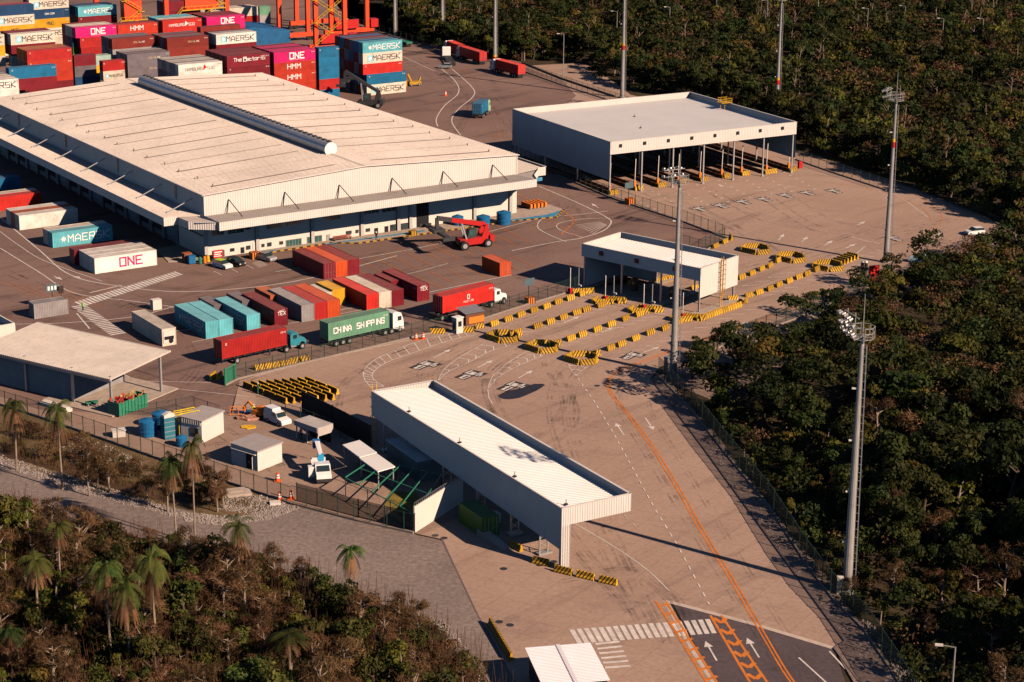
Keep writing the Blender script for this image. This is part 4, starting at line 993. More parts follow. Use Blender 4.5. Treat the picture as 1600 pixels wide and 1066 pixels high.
# end-on row beside the trucks
c = rowB((254, 542), 0, 'cream', 'cream refrigerated container with dark cooling unit, leftmost of the row on the yard', reefer=True, door_end='far', group=G1)
m = MB(); m.box(-.05, .03, -1.0, 1.0, .5, 2.5); u = m.build('cooling_unit', M_PLAST, c); m = MB(); m.cyl((-.07, -.3, .8), (-.05, -.3, .8), .42, .42, 16); m.box(-.08, -.05, -.8, .85, 1.05, 1.6); m.build('fan_grille', M_DARK, u)
rowB((322, 530.5), 0, 'lblue', 'light blue container with white lettering on its shaded side, left one of a touching pair', logo_='maersk_w', door_end='far', group=G1, side=1)
rowB((322, 530.5), 1, 'lblue', 'light blue container with a yellow sticker on its end, right one of a touching pair', door_end='far', group=G1)
rowB((335, 501), 0, 'dgrey', 'short dark grey container behind the light blue pair', L=L20, H=ST, group=G1, door_end='far')
rowB((386.2, 519.5), 0, 'lblue', 'light blue container standing alone between two short grey ones', door_end='far', logo_='maersk_w', group=G1, side=1)
rowB((379, 494), 0, 'dgrey', 'short bluish grey container between the light blue and dark red ones', L=L20, H=ST, group=G1, door_end='far')
TEXL = []
c = rowB((429.5, 511.5), 0, 'maroon', 'dark red container with white end logo, left of the grey one', door_end='far', group=G1, logo_='tex', side=1); TEXL.append(c)
rowB((423, 485), 0, 'rust', 'short rusty orange and white container peeping out behind the dark red one', L=L20, H=ST, group=G1, door_end='far')
rowB((471.5, 504), 0, 'grey', 'light grey container at the left of a touching trio', door_end='far', group=G1)
rowB((471.5, 504), 1, 'red', 'dark red container in the middle of the trio beside the light grey one', door_end='far', group=G1)
rowB((471.5, 504), 2, 'orange', 'bright orange container at the right of the trio beside the light grey one', door_end='far', group=G1)
rowB((500, 482), 0, 'cream', 'short white container with rust stains on its roof next to the yellow one', L=L20, H=ST, group=G1, door_end='far')
rowB((500, 482), 1, 'yellow', 'short yellow container standing behind the orange one', L=L20 , H=HC_, group=G1, door_end='far')
rowB((573, 486.5), 0, 'bright', 'bright red container with orange roof and a dark shaded flank', door_end='far', group=G1)
rowB((573, 486.5), 1, 'cream', 'cream container with a scorched dark patch on its end', door_end='far', group=G1)
rowB((573, 486.5), 2, 'maroon', 'dark red container right of the scorched cream one', door_end='far', group=G1)
rowB((611, 462), 0, 'maroon', 'short dark red container behind the scorched cream one', L=L20, H=ST, group=G1, door_end='far')
c = rowB((652, 472), 0, 'maroon', 'dark red container with white end logo, rightmost of the long row', door_end='far', group=G1, logo_='tex', side=1); TEXL.append(c)
for c in TEXL:
    l = lettering(c, 'TEX', .8, M_LOGO_W, (-.02, -.1, 2.2), (R(90), 0, R(-90)), .025); l = lettering(c, 'VAST', .42, M_LOGO_W, (-.02, -.1, 2.62), (R(90), 0, R(-90)), .02)
rowB((506, 437), 0, 'maroon', 'dark red container with lettered doors facing the yard, left of the office trio', group='containers near the warehouse offices')
rowB((506, 437), 1, 'orange', 'orange container in the middle of the trio near the offices', group='containers near the warehouse offices', door_end='far')
rowB((506, 437), 2, 'maroon', 'dark red container at the right of the trio near the offices', group='containers near the warehouse offices', door_end='far')
rowB((781, 433), 0, 'orange', 'short orange container standing alone in the middle of the yard', L=L20, H=ST, group='containers near the warehouse offices')
# dock rows
def rowA(a, b, colr, label, L=L40, H=HC_, z=0., **kw):
    p = grid(a, b + CW / 2); kw.setdefault('group', G2); kw.setdefault('detail', True)
    return container(p, GA, L, H, colr, label, z=z, **kw)
rowA(-21.75, .8, 'white', 'white container with magenta lettering, front one of the block at the dock corner', logo_='one_m', reefer=True)
rowA(-21.75, 3.3, 'white', 'white container behind the one with magenta lettering', reefer=True)
rowA(-21.75, 5.8, 'white', 'white container, third of the block at the dock corner', reefer=True)
rowA(-22.6, 8.4, 'maroon', 'dark red container at the back of the white block near the dock corner')
rowA(-21.3, 22.7, 'lblue', 'light blue container with white lettering half in the shade at the docks', logo_='maersk_w')
rowA(-21.3, 25.2, 'cream', 'cream container right behind the light blue one at the docks')
rowA(-21.7, 39.4, 'white', 'white container half in the shade, front of the trio with the rusty one', reefer=True)
rowA(-21.7, 41.9, 'rust', 'rusty orange container between two white ones at the docks')
rowA(-21.7, 44.4, 'white', 'white container behind the rusty orange one at the docks', reefer=True)
rowA(-22.5, 57.0, 'bright', 'bright red container at the left edge, half in the shade of the warehouse')
rowA(-22.5, 59.5, 'cream', 'cream container behind the bright red one at the left edge')
rowA(-21, 74, 'blue', 'blue container deep in the shade at the left edge')
rowA(-41.5, -21.0, 'grey', 'light grey container cut by the left picture edge', L=L20, H=ST)
# ------------------------------------------------------------------ stacks
STN = dict(k=0)
ORD = ['bottom', 'second', 'third', 'fourth', 'fifth', 'sixth']
def stack(a, b0, rows, where, logos={}, H=HC_, L=L40, dx={}, full=(), group=None, from_tier=0):
    """rows: list of colour lists, bottom to top, front row first"""
    for r, cols in enumerate(rows):
        z = 0.
        for i, cn in enumerate(cols):
            top = i == len(cols) - 1
            h = H if not isinstance(H, list) else H[i]
            if cn and i >= (from_tier if r == 0 else 0):
                if r > 0 and not full and i < len(cols) - 2: z += h + .01; continue
                if full and r > 0 and i < full[0] and r > 0: z += h + .01; continue
                tier = 'top' if top else ORD[i]
                rw = 'front row' if r == 0 else '%s row' % (ORD[r] if r < 6 else 'last')
                lab = '%s container, %s tier, %s, %s' % (CNAME[cn], tier, rw, where)
                lg = logos.get((r, i))
                rowA(a + dx.get((r, i), 0), b0 + r * 2.62, cn, lab, L=L, H=h, z=z, logo_=lg, detail=False, group=group or 'containers stacked in the yard blocks', reefer=(cn in ('white',)))
            z += h + .01
def rnd_rows(n, k, pal='maroon red orange blue dgrey brown maroon grey cream lblue'.split()):
    return [[random.choice(pal) for _ in range(k)] for _ in range(n)]
# right-hand tall stack
stack(109.2, 133.6, [['cream', 'blue', 'bright', 'cream', 'lblue']] + rnd_rows(5, 5, 'maroon brown dgrey blue maroon grey'.split()), 'stack at the yard corner',
      {(0, 0): 'maersk_k', (0, 1): 'tag', (0, 2): 'tag', (0, 3): 'maersk_k', (0, 4): 'maersk_w'}, H=2.86, full=(0,), dx={(0, 0): 1.1, (0, 1): 1.1, (1, 0): 1, (2, 0): 1})
stack(95.9, 133.6, [['blue', 'red', 'blue', 'blue', 'blue']] + rnd_rows(4, 4), 'short stack left of the corner stack', L=L20, H=[2.8, 2.8, 2.8, 2.8, 2.8], logos={(0, 4): 'tag'})
stack(82.3, 132.8, [['red', 'hred', 'hred', 'hred', 'pink']] + [['maroon', 'red', 'maroon', 'dgrey', 'pink'], ['maroon', 'red', 'brown', 'dgrey', 'maroon'], ['red', 'red', 'brown', 'dgrey', 'pink'], ['maroon', 'red', 'maroon', 'dgrey', 'brown']],
      'stack with magenta top', {(0, 4): 'one_w', (0, 3): 'hmm', (0, 2): 'hmm'}, H=2.8, from_tier=1)
stack(69.0, 133.0, [['maroon', 'maroon', 'red', 'maroon', 'maroon'], ['maroon', 'red', 'blue', 'dgrey', 'brown'], ['red', 'red', 'maroon', 'brown', 'maroon'], ['blue', 'maroon', 'brown', 'maroon', 'brown'], ['maroon', 'maroon', 'maroon', 'red', 'maroon']],
      'stack with white lettering', {(0, 4): 'factor', (0, 3): 'tag'}, H=2.8, from_tier=3)
stack(55.5, 133.2, [['cream', 'cream', 'white', 'white', 'white'], ['blue', 'grey', 'grey', 'grey', 'grey'], ['grey', 'cream', 'dgrey', 'grey', 'cream'], ['grey', 'dgrey', 'dgrey', 'dgrey', 'grey'], ['grey', 'dgrey', 'dgrey', 'dgrey', 'cream']],
      'pale stack behind the ridge vent', {(0, 4): 'hamburg_k'}, H=ST, from_tier=3)
stack(15, 143.5, [['red', 'maroon', 'maroon', 'maroon', 'blue']], 'stack with a single blue top behind the eave', {(0, 4): 'tag'}, H=2.8, from_tier=3)
stack(15, 156, [['red', 'maroon', 'maroon', 'dgrey']], 'grey-topped stack behind the blue one', {}, H=2.8, from_tier=2)
stack(1.3, 133, [['cream', 'white', 'white', 'white', 'white'], ['grey', 'cream', 'cream', 'cream', 'cream'], ['grey', 'cream', 'cream', 'grey', 'cream'], ['grey', 'cream', 'cream', 'grey', 'grey']], 'pale stack at the left edge', {(0, 4): 'maersk_k'}, H=2.65, from_tier=3)
stack(28.4, 167, [['red', 'maroon', 'hred', 'hred', 'red'], ['maroon', 'red', 'brown', 'dgrey', 'rust'], ['red', 'brown', 'maroon', 'dgrey', 'rust']], 'red and orange stack', full=(2,), logos={(0, 4): 'tag', (0, 3): 'tag'}, H=2.8, from_tier=1)
stack(28.4, 178.5, [['cream'] * 4 + ['maroon', 'cream'], ['maroon'] * 5 + ['maroon'], ['red'] * 5 + ['brown']], 'stack with dark letters behind the red one', {(0, 5): 'maersk_k'}, H=2.8, from_tier=3)
stack(15, 180, [['cream'] * 4 + ['yellow', 'cream'], ['grey'] * 5], 'pale stack behind the blue top', {(0, 5): 'maersk_k'}, H=2.8, from_tier=3)
stack(47.2, 162.5, [['cream', 'grey', 'cream', 'red']], 'small stack behind the roof', {(0, 2): 'maersk_k', (0, 3): 'tag'}, H=ST, L=L20, from_tier=2)
stack(47.6, 172.5, [['grey', 'dgrey', 'yellow', 'mint']], 'small mint-topped stack', {}, H=ST, L=L20, from_tier=1)
stack(42.3, 170, [['dgrey', 'navy', 'dgrey', 'maroon'], ['dgrey', 'navy', 'maroon'], ['navy', 'dgrey', 'navy']], 'shaded stack beside the red one', {}, H=2.8, L=L20 - 1.2 if False else L20)
stack(55.2, 165, [['dgrey', 'dgrey', 'dgrey', 'dgrey'], ['dgrey', 'grey', 'dgrey', 'dgrey'], ['dgrey', 'grey', 'dgrey', 'grey']], 'grey stack before the brown one', {(0, 3): 'lpg', (0, 2): 'lpg'}, H=2.8, from_tier=1)
stack(55.2, 174.9, [['dgrey', 'dgrey', 'dgrey', 'grey', 'brown'], ['dgrey', 'navy', 'dgrey', 'dgrey', 'dgrey'], ['dgrey', 'navy', 'dgrey', 'grey', 'dgrey']], 'brown stack left of its twin', {(0, 4): 'lpg'}, H=2.8, from_tier=1)
stack(68.4, 168.6, [['red', 'red', 'rust', 'brown', 'brown'], ['dgrey', 'navy', 'dgrey', 'dgreen', 'dgrey'], ['dgrey', 'maroon', 'dgrey', 'grey', 'brown'], ['dgrey', 'navy', 'maroon', 'grey', 'dgrey']], 'brown stack right of its twin', {(0, 4): 'lpg'}, H=2.8, from_tier=1)
stack(82.7, 168.2, [['red', 'red', 'red', 'maroon', 'white'], ['blue', 'navy', 'maroon', 'dgrey', 'grey'], ['blue', 'maroon', 'dgrey', 'grey', 'brown']], 'stack with a rusty patched side', {(0, 4): 'maersk_k'}, H=2.8, from_tier=3)
stack(82.7, 178, [['red', 'red', 'red', 'maroon', 'brown']], 'brown stack behind the patched one', {}, H=2.95, from_tier=3)
stack(96.2, 170, [['maroon', 'lblue', 'lblue'], ['maroon', 'blue', 'lblue']], 'low light blue stack by the crane', {(0, 2): 'maersk_w'}, H=2.8, L=L20)
stack(54.4, 199, [['red', 'red', 'red', 'red', 'pink'], ['dgrey', 'navy', 'dgreen', 'navy', 'cream'], ['dgrey', 'navy', 'dgrey', 'navy', 'cream'], ['dgrey', 'navy', 'dgrey', 'maroon', 'brown']], 'magenta-topped stack of the third block', full=(2,), logos={(0, 4): 'one_w', (0, 3): 'tag'}, H=2.8, from_tier=2, dx={(0, 3): 1.2, (0, 2): 1.4})
stack(68.0, 201.5, [['red', 'red', 'red', 'hred', 'hred'], ['maroon'] * 5], 'stack right of the magenta-topped one', {(0, 4): 'hmm'}, H=2.7, from_tier=3)
stack(81.3, 200.5, [['red', 'red', 'red', 'bright', 'bright'], ['maroon', 'red', 'blue', 'maroon', 'cream'], ['maroon', 'red', 'blue', 'maroon', 'lblue'], ['maroon', 'red', 'blue', 'navy', 'lblue']], 'bright red stack of the third block', {(0, 4): 'hamburg_w'}, H=2.78, from_tier=3)
stack(95.0, 200.3, [['red', 'red', 'red', 'pink', 'pink'], ['maroon'] * 5, ['red'] * 4 + ['maroon'], ['maroon'] * 4 + ['brown']], 'right magenta stack of the third block', {(0, 4): 'one_w'}, H=2.78, from_tier=3)
stack(69.6, 235, [['red', 'red', 'maroon', 'maroon', 'lblue'], ['dgrey', 'navy', 'maroon', 'dgrey', 'navy'], ['dgrey', 'navy', 'maroon', 'dgrey', 'navy']], 'far stack left of the crane box', {(0, 4): 'maersk_w', (0, 3): 'tag', (0, 2): 'tag'}, H=2.9, from_tier=1)
stack(97.0, 235, [['red', 'cream', 'cream', 'maroon', 'maroon'], ['dgrey', 'navy', 'maroon', 'dgrey', 'navy']], 'far stack right of the crane box', {(0, 4): 'tag'}, H=2.85, from_tier=1)
stack(55.8, 238, [['cream', 'cream', 'cream', 'yellow', 'navy', 'cream'], ['dgrey', 'navy', 'maroon', 'dgrey', 'navy', 'maroon']], 'far stack with dark letters on top', {(0, 5): 'maersk_k', (0, 4): 'cma', (0, 3): 'msc', (0, 2): 'maersk_k'}, H=2.85, from_tier=1)
stack(42.0, 230, [['cream', 'cream', 'red', 'yellow', 'cream', 'navy'], ['dgrey', 'navy', 'maroon', 'dgrey', 'navy', 'red']], 'far stack at the left edge', {(0, 4): 'maersk_k', (0, 3): 'msc', (0, 2): 'maersk_k'}, H=2.85, from_tier=1)
stack(28.3, 235, [['cream', 'cream', 'red', 'yellow', 'cream', 'navy'], ['dgrey', 'navy', 'maroon', 'dgrey', 'navy', 'red']], 'outermost far stack at the left', {}, H=2.85, from_tier=2)
stack(110.5, 245, [['red', 'cream', 'cream'], ['maroon', 'red', 'cream'], ['maroon', 'red', 'cream']], 'low cream stack behind the blue sheet', {}, H=2.85)
stack(124, 250, [['red', 'red', 'cream'], ['maroon', 'red', 'cream']], 'low cream stack between the cranes', {}, H=2.85)
stack(137.5, 268, [['grey', 'green']], 'far green container pile', {}, H=2.85)
# loose containers lying in the blue-covered area
m = MB(); pts = [grid(104, 214), grid(128, 212), grid(128, 230), grid(104, 232)]
m.prism([(p.x, p.y) for p in pts], 0, 6.4); m.add([(grid(116, 213).x, grid(116, 213).y, 8.0)] + [(p.x, p.y, 6.4) for p in pts] + [(grid(116, 231).x, grid(116, 231).y, 8.0)], [(0, 1, 4, 5), (0, 5, 3, 2), (0, 2, 1), (5, 4, 3)])
o = m.build('tarpaulin_tent', paint('blue_tarpaulin', (.01, .10, .24), .5, 0, .25, .6)); tag(o, 'blue peaked tarpaulin tent among the stacks behind the crane', 'tent')
# ------------------------------------------------------------------ yard cranes
def crane(a0, a1, b0, b1, label, box=None, hz=24.):
    o = grid(a0, b0); t = thing('gantry_crane', label, 'crane', (o.x, o.y, 0), GA, 'orange-red gantry cranes over the container blocks')
    Lx, Ly = a1 - a0, b1 - b0
    for x in (0, Lx):
        for y in (0, Ly):
            m = MB(); m.box(x - .65, x + .65, y - .55, y + .55, 2.2, hz); m.build('leg', M_CRANE, t)
    for y in (0, Ly):
        m = MB(); m.box(-2.4, Lx + 2.4, y - .6, y + .6, 1.3, 2.6); m.build('sill_beam', M_CRANE, t)
        for x in (-1.2, Lx + 1.2):
            m = MB()
            for d in (-.9, .9): m.cyl((x + d, y - .35, .8), (x + d, y + .35, .8), .8, .8, 14)
            m.build('wheel', M_BLACK, t)
    m = MB()
    for x in (0, Lx): m.box(x - .7, x + .7, -1.5, Ly + 1.5, hz, hz + 1.8)
    m.build('main_girder', M_CRANE, t)
    m = MB(); m.box(Lx + .9, Lx + 3.6, -1.2, 1.4, 2.6, 5.2); m.box(1.0, Lx * .7, -1.8, -.6, 2.9, 5.6); m.build('machinery_box', M_RED, t)
    m = MB()
    z = 2.6; x = -1.1; s = 1
    while z < hz - 3:
        x2 = x + 5.4 * s; m.bar((x, -1.6, z), (x2, -1.6, z + 3.4), .5, .12); m.bar((x, -2.0, z + 1.0), (x2, -2.0, z + 4.4), .09); m.bar((x2 - .9, -1.6, z + 3.4), (x2 + .9, -1.6, z + 3.4), 1.0, .12)
        for k in range(5): xx = x + (x2 - x) * k / 4; zz = z + 3.4 * k / 4; m.bar((xx, -2.0, zz), (xx, -2.0, zz + 1), .08)
        x, z, s = x2, z + 3.4, -s
    m.build('stairway', M_YEL, t)
    if box:
        x0, x1, z0, z1 = box; m = MB(); m.box(x0, x1, -1.4, 1.6, z0, z1); e = m.build('electrical_house', M_CRANE, t)
        m = MB(); m.box(x0 - 1.5, x1 + 2, -2.4, -1.3, z0 - .2, z0); m.bar((x0 - 1.5, -2.4, z0 + 1.), (x1 + 2, -2.4, z0 + 1.), .08)
        for k in range(8): xx = x0 - 1.5 + k * (x1 - x0 + 3.5) / 7; m.bar((xx, -2.4, z0), (xx, -2.4, z0 + 1), .08)
        m.bar((x0 - 1.5, -2.0, z0), (x0 - 6, -2.0, z0 - 5), .7, .2); m.bar((x0 - 1.5, -2.4, z0 + 1.), (x0 - 6, -2.4, z0 - 4), .1)
        m.build('walkway', M_YEL, t)
    return t
crane(133, 143, 205, 229, 'orange-red gantry crane left of its neighbour with zigzag yellow stairs')
crane(151, 164, 228.5, 252, 'orange-red gantry crane nearest the forest edge')
crane(83, 96, 231, 254, 'bright red gantry crane with an electrical box behind the left stacks', box=(-1, 4.5, 10.5, 16))
crane(112, 118.5, 236, 262, 'far orange gantry crane cut by the top picture edge', box=(-8, 3, 11.5, 15))
# ================================================================== VEHICLES
def wheel_mesh(r, w, key):
    if key not in CM:
        m = MB(); m.cyl((0, -w / 2, r), (0, w / 2, r), r, r, 18); a = m.mesh('tyre', [M_BLACK])
        m = MB(); m.cyl((0, -w / 2 - .012, r), (0, w / 2 + .012, r), r * .55, r * .55, 14); b = m.mesh('rim', [M_GALV]); CM[key] = (a, b)
    return CM[key]
def wheel(t, x, y, r=.5, w=.32):
    a, b = wheel_mesh(r, w, ('wh', r, w)); o = link('wheel', a, t); o.location = (x, y, 0); c = link('rim', b, o); return o
def trailer(t, L=12.4, zf=1.25, axles=(1.6, 2.9, 4.2), rear=0.):
    """x=0 rear end of the trailer"""
    m = MB()
    for y in (-.5, .5): m.box(.1, L, y - .09, y + .09, zf - .42, zf - .02)
    for i in range(7): m.box(.2 + i * (L - .5) / 6, .4 + i * (L - .5) / 6, -1.18, 1.18, zf - .2, zf)
    m.box(.0, .15, -1.2, 1.2, zf - .3, zf); m.box(-.02, .06, -1.2, 1.2, .55, .72)
    m.build('chassis', M_STEELD, t)
    for x in axles:
        for y in (-1.0, 1.0): wheel(t, x, y, .5, .5)
    m = MB()
    for y in (-.8, .8): m.box(L - 3.4, L - 3.2, y - .08, y + .08, .1, zf - .2)
    m.build('landing_leg', M_STEELD, t)
def truck(label, p, ang, cabcol, style='flat', axles=(1.6, 2.9, 4.2), L=12.4, name='container_truck', steer_x=None):
    t = thing(name, label, 'truck', (p.x, p.y, .015), ang)
    trailer(t, L, 1.25, axles); X = L - 1.9
    m = MB(); m.box(X, X + 6.4, -.45, .45, .65, 1.0); m.build('tractor_frame', M_STEELD, t)
    for x in ((X + .9, X + 2.2) if style == 'flat' else (X + 1.6,)):
        for y in (-1.0, 1.0): wheel(t, x, y, .5, .5)
    if style == 'flat':
        x0 = L + .55; m = MB()
        m.side([(x0, .9), (x0, 3.5), (x0 + .5, 3.75), (x0 + 1.7, 3.35), (x0 + 2.15, 2.1), (x0 + 2.25, .6), (x0 + 1.95, .5), (x0 + 1.85, .95), (x0 + 1.4, 1.15), (x0 + .95, .95), (x0 + .8, .75)], -1.22, 1.22)
        c = m.build('cab', cabcol, t)
        m = MB(); m.add([(x0 + 1.82, -1.05, 3.2), (x0 + 1.82, 1.05, 3.2), (x0 + 2.18, 1.05, 2.2), (x0 + 2.18, -1.05, 2.2)], [(3, 2, 1, 0)])
        for s in (-1, 1): m.box(x0 + .95, x0 + 1.75, s * 1.215, s * 1.235, 2.1, 2.85)
        m.build('window', M_GLASS, c); m = MB(); m.box(x0 + 2.2, x0 + 2.3, -1.1, 1.1, .9, 1.8); m.build('grille', M_STEELD, c)
        for y in (-1.08, 1.08): wheel(t, x0 + 1.4, y, .5, .32)
        m = MB(); m.cyl((X + 3.1, -.95, .8), (X + 4.3, -.95, .8), .33, .33, 12); m.cyl((X + 3.1, .95, .8), (X + 4.3, .95, .8), .33, .33, 12); m.build('fuel_tank', M_GALV, t)
    else:
        x0 = L + .55; m = MB()
        m.side([(x0, .9), (x0, 2.75), (x0 + .35, 2.95), (x0 + 1.35, 2.9), (x0 + 1.6, 2.05), (x0 + 2.7, 1.85), (x0 + 2.95, 1.5), (x0 + 3.0, .75), (x0 + 2.8, .7), (x0 + 2.7, 1.1), (x0 + 2.25, 1.3), (x0 + 1.8, 1.1), (x0 + 1.7, .75)], -1.05, 1.05)
        c = m.build('cab', cabcol, t)
        m = MB(); m.add([(x0 + 1.41, -.9, 2.82), (x0 + 1.41, .9, 2.82), (x0 + 1.64, .9, 2.1), (x0 + 1.64, -.9, 2.1)], [(3, 2, 1, 0)])
        for s in (-1, 1): m.box(x0 + .5, x0 + 1.25, s * 1.045, s * 1.065, 1.95, 2.6)
        m.build('window', M_GLASS, c)
        m = MB(); m.box(x0 + 2.98, x0 + 3.08, -1.1, 1.1, .6, .95); m.build('bumper', M_STEELD, c)
        m = MB()
        for s in (-1, 1): m.box(x0 + 2.99, x0 + 3.04, s * .85 - .13, s * .85 + .13, 1.1, 1.35)
        m.build('headlight', M_WPAINT, c)
        for y in (-1.0, 1.0): wheel(t, x0 + 2.25, y, .5, .3)
        m = MB(); m.box(X + 2.6, X + 3.6, -1.0, -.6, .6, 1.0); m.build('battery_box', M_GALV, t)
    return t
def load(t_p, ang, L, H, colr, label, lg=None, z=1.28, off=0., group=None, side=-1, detail=True):
    d = Vector((math.cos(ang), math.sin(ang), 0)); return container(t_p + d * off, ang, L, H, colr, label, z=z, logo_=lg, detail=detail, group=group or 'containers carried by trucks', side=side)
# dark red container, blue-green cab
p0, p1 = at(353, 583), at(490, 552); a = heading(p0, p1)
n = Vector((-math.sin(a), math.cos(a), 0)); p = at(350, 575) + n * 1.2; p.z = 0
p = at(348, 574) + n * 1.3; p.z = 0
truck('flatbed truck with blue-green bonneted cab carrying a dark red container', p, a, M_TEAL, 'nose', (2.8,))
load(p, a, L40, HC_, 'red', 'dark red container on the truck with the blue-green cab', 'tag')
# china shipping
p0, p1 = at(520, 548), at(635, 522); a = heading(p0, p1); n = Vector((-math.sin(a), math.cos(a), 0)); p = at(514, 545) + n * 1.3; p.z = 0
truck('truck with white cab under a faded green container', p, a, M_CARW, 'flat', (1.6, 2.9, 4.2)); load(p, a, L40, HC_, 'green', 'faded green container with white capital letters on a white-cabbed truck', 'china')
# hamburg red with white bonnet cab
p0, p1 = at(690, 503), at(786, 477); a = heading(p0, p1); n = Vector((-math.sin(a), math.cos(a), 0)); p = at(684, 504) + n * 1.3; p.z = 0
truck('old white bonneted truck with a long bright red container and a short one', p, a, M_CARW, 'nose', (1.2,), L=13.2); load(p, a, L40, HC_, 'bright', 'bright red container with a white round emblem on the bonneted truck', 'seal', off=1.2)
c = load(p, a, 1.0, ST, 'bright', 'narrow red box section at the tail of the bonneted truck', off=0.0) if False else None
# distant trucks
def far_truck(px0, px1, label, labc, cabm, colr='bright', L=L40, z=1.28, rev=False, lg=None):
    p, q = at(*px0), at(*px1); a = heading(p, q); p.z = 0
    truck(label, p, a, cabm, 'flat', L=L + .2); load(p, a, L, ST, colr, labc, lg, detail=True)
far_truck((755, 102), (704, 86), 'distant truck pulling a bright red container, nearer the forest edge', 'bright red container with doors towards the camera on the distant truck by the trees', M_CARW)
far_truck((727, 93), (686, 76), 'distant truck in front with its red container half hidden', 'red container on the leading distant truck', M_CARW)
far_truck((815, 123), (775, 112), 'distant truck waiting behind the gate fence with a red container', 'orange red container of the truck beside the light strip road', M_CARW)
p = at(745, 186); q = at(768, 170); a = heading(p, q)
truck('small truck with pale green cab carrying a blue container across the open yard', p, a, paint('pale_green_cab', (.35, .5, .3), .5), 'flat', L=6.4, axles=(1.4, 2.6)); load(p, a, L20 + 1.5, ST, 'blue', 'blue container on the small truck crossing the open yard', 'tag')
p, q = at(706, 104), at(684, 74); a = heading(p, q)
truck('empty container trailer with greenish frame next to the distant silver car', p, a, M_CARW, 'flat')
p, q = at(640, 74), at(622, 70); a = heading(p, q)
t = thing('parked_trailer', 'small green trailer parked at the far yard edge', 'trailer', (p.x, p.y, 0), a); trailer(t, 7, 1.2, (1.4, 2.6)); m = MB(); m.box(0, 7, -1.1, 1.1, 1.2, 1.6); m.build('deck', M_GREENP, t)
# ------------------------------------------------------------------ reach stackers
def reach_stacker(label, p, ang, body=M_RED, boom_el=22, L=1.0):
    t = thing('reach_stacker', label, 'reach stacker', (p.x, p.y, .015), ang)
    m = MB(); m.side([(-3.6, .9), (-3.8, 2.2), (-2.6, 2.5), (-1.2, 2.0), (3.0, 1.75), (3.4, 1.1), (3.0, .7), (-3.0, .7)], -1.1, 1.1); m.box(-3.9, -3.0, -1.5, 1.5, 1.0, 2.3)
    for s in (-1, 1): m.side([(-3.0, 2.2), (-2.8, 4.5), (-2.2, 4.5), (-1.4, 1.9)], s * 1.15, s * .95)
    m.box(1.0, 3.0, -2.0, -1.15, .9, 1.6); m.box(1.0, 3.0, 1.15, 2.0, .9, 1.6)
    m.build('chassis', body, t)
    for x, r, w_ in ((2.6, .85, 1.3), (-2.6, .8, .7)):
        for y in (-1.75, 1.75) if x > 0 else (-1.35, 1.35): wheel(t, x, y, r, w_)
    m = MB(); m.side([(-.3, 1.9), (-.4, 3.6), (1.0, 3.6), (1.5, 1.9)], -.75, .75); c = m.build('cab', M_STEELD, t)
    m = MB()
    for s in (-1, 1): m.side([(0, 2.4), (-.1, 3.4), (.9, 3.4), (1.2, 2.4)], s * .76, s * .78)
    m.build('window', M_GLASSG, c)
    e = R(boom_el); b0 = Vector((-2.5, 0, 4.2)); d = Vector((math.cos(e), 0, math.sin(e)))
    m = MB(); m.bar(b0, b0 + d * 7.2, .75, .8); b = m.build('boom', body, t)
    m = MB(); m.bar(b0 + d * 7.0, b0 + d * 10.2, .7, .85); tip = b0 + d * 10.2; m.bar(tip, tip - Vector((0, 0, 2.0)), .6, .6); m.build('telescope', M_STEELD, b)
    m = MB(); s0 = tip - Vector((0, 0, 2.6)); m.bar(s0 + Vector((0, -5.9, 0)), s0 + Vector((0, 5.9, 0)), .9, .5)
    for y in (-5.9, 5.9): m.box(s0.x - 1.2, s0.x + 1.2, y - .2, y + .2, s0.z - .5, s0.z + .2)
    m.box(s0.x - 1.2, s0.x + 1.2, -1.5, 1.5, s0.z - .1, s0.z + .6); m.build('spreader', M_STEELD, t)
    m = MB()
    for y in (-.6, .6): m.bar((1.6, y, 1.8), b0 + d * 5.2 + Vector((0, y, -.4)), .28)
    m.build('lift_cylinder', M_GALV, t)
    return t
p = (at(720, 392) + at(757, 385)) / 2 + Vector((0, 1.5, 0)); p.z = 0
reach_stacker('red reach stacker with raised boom working beside the warehouse front', p, GA + R(171), boom_el=12)
p = at(575, 170); p.z = 0
reach_stacker('dark reach stacker with a long black boom beside the corner stack', at(577, 168), GA + R(140), M_STEELD, 30)
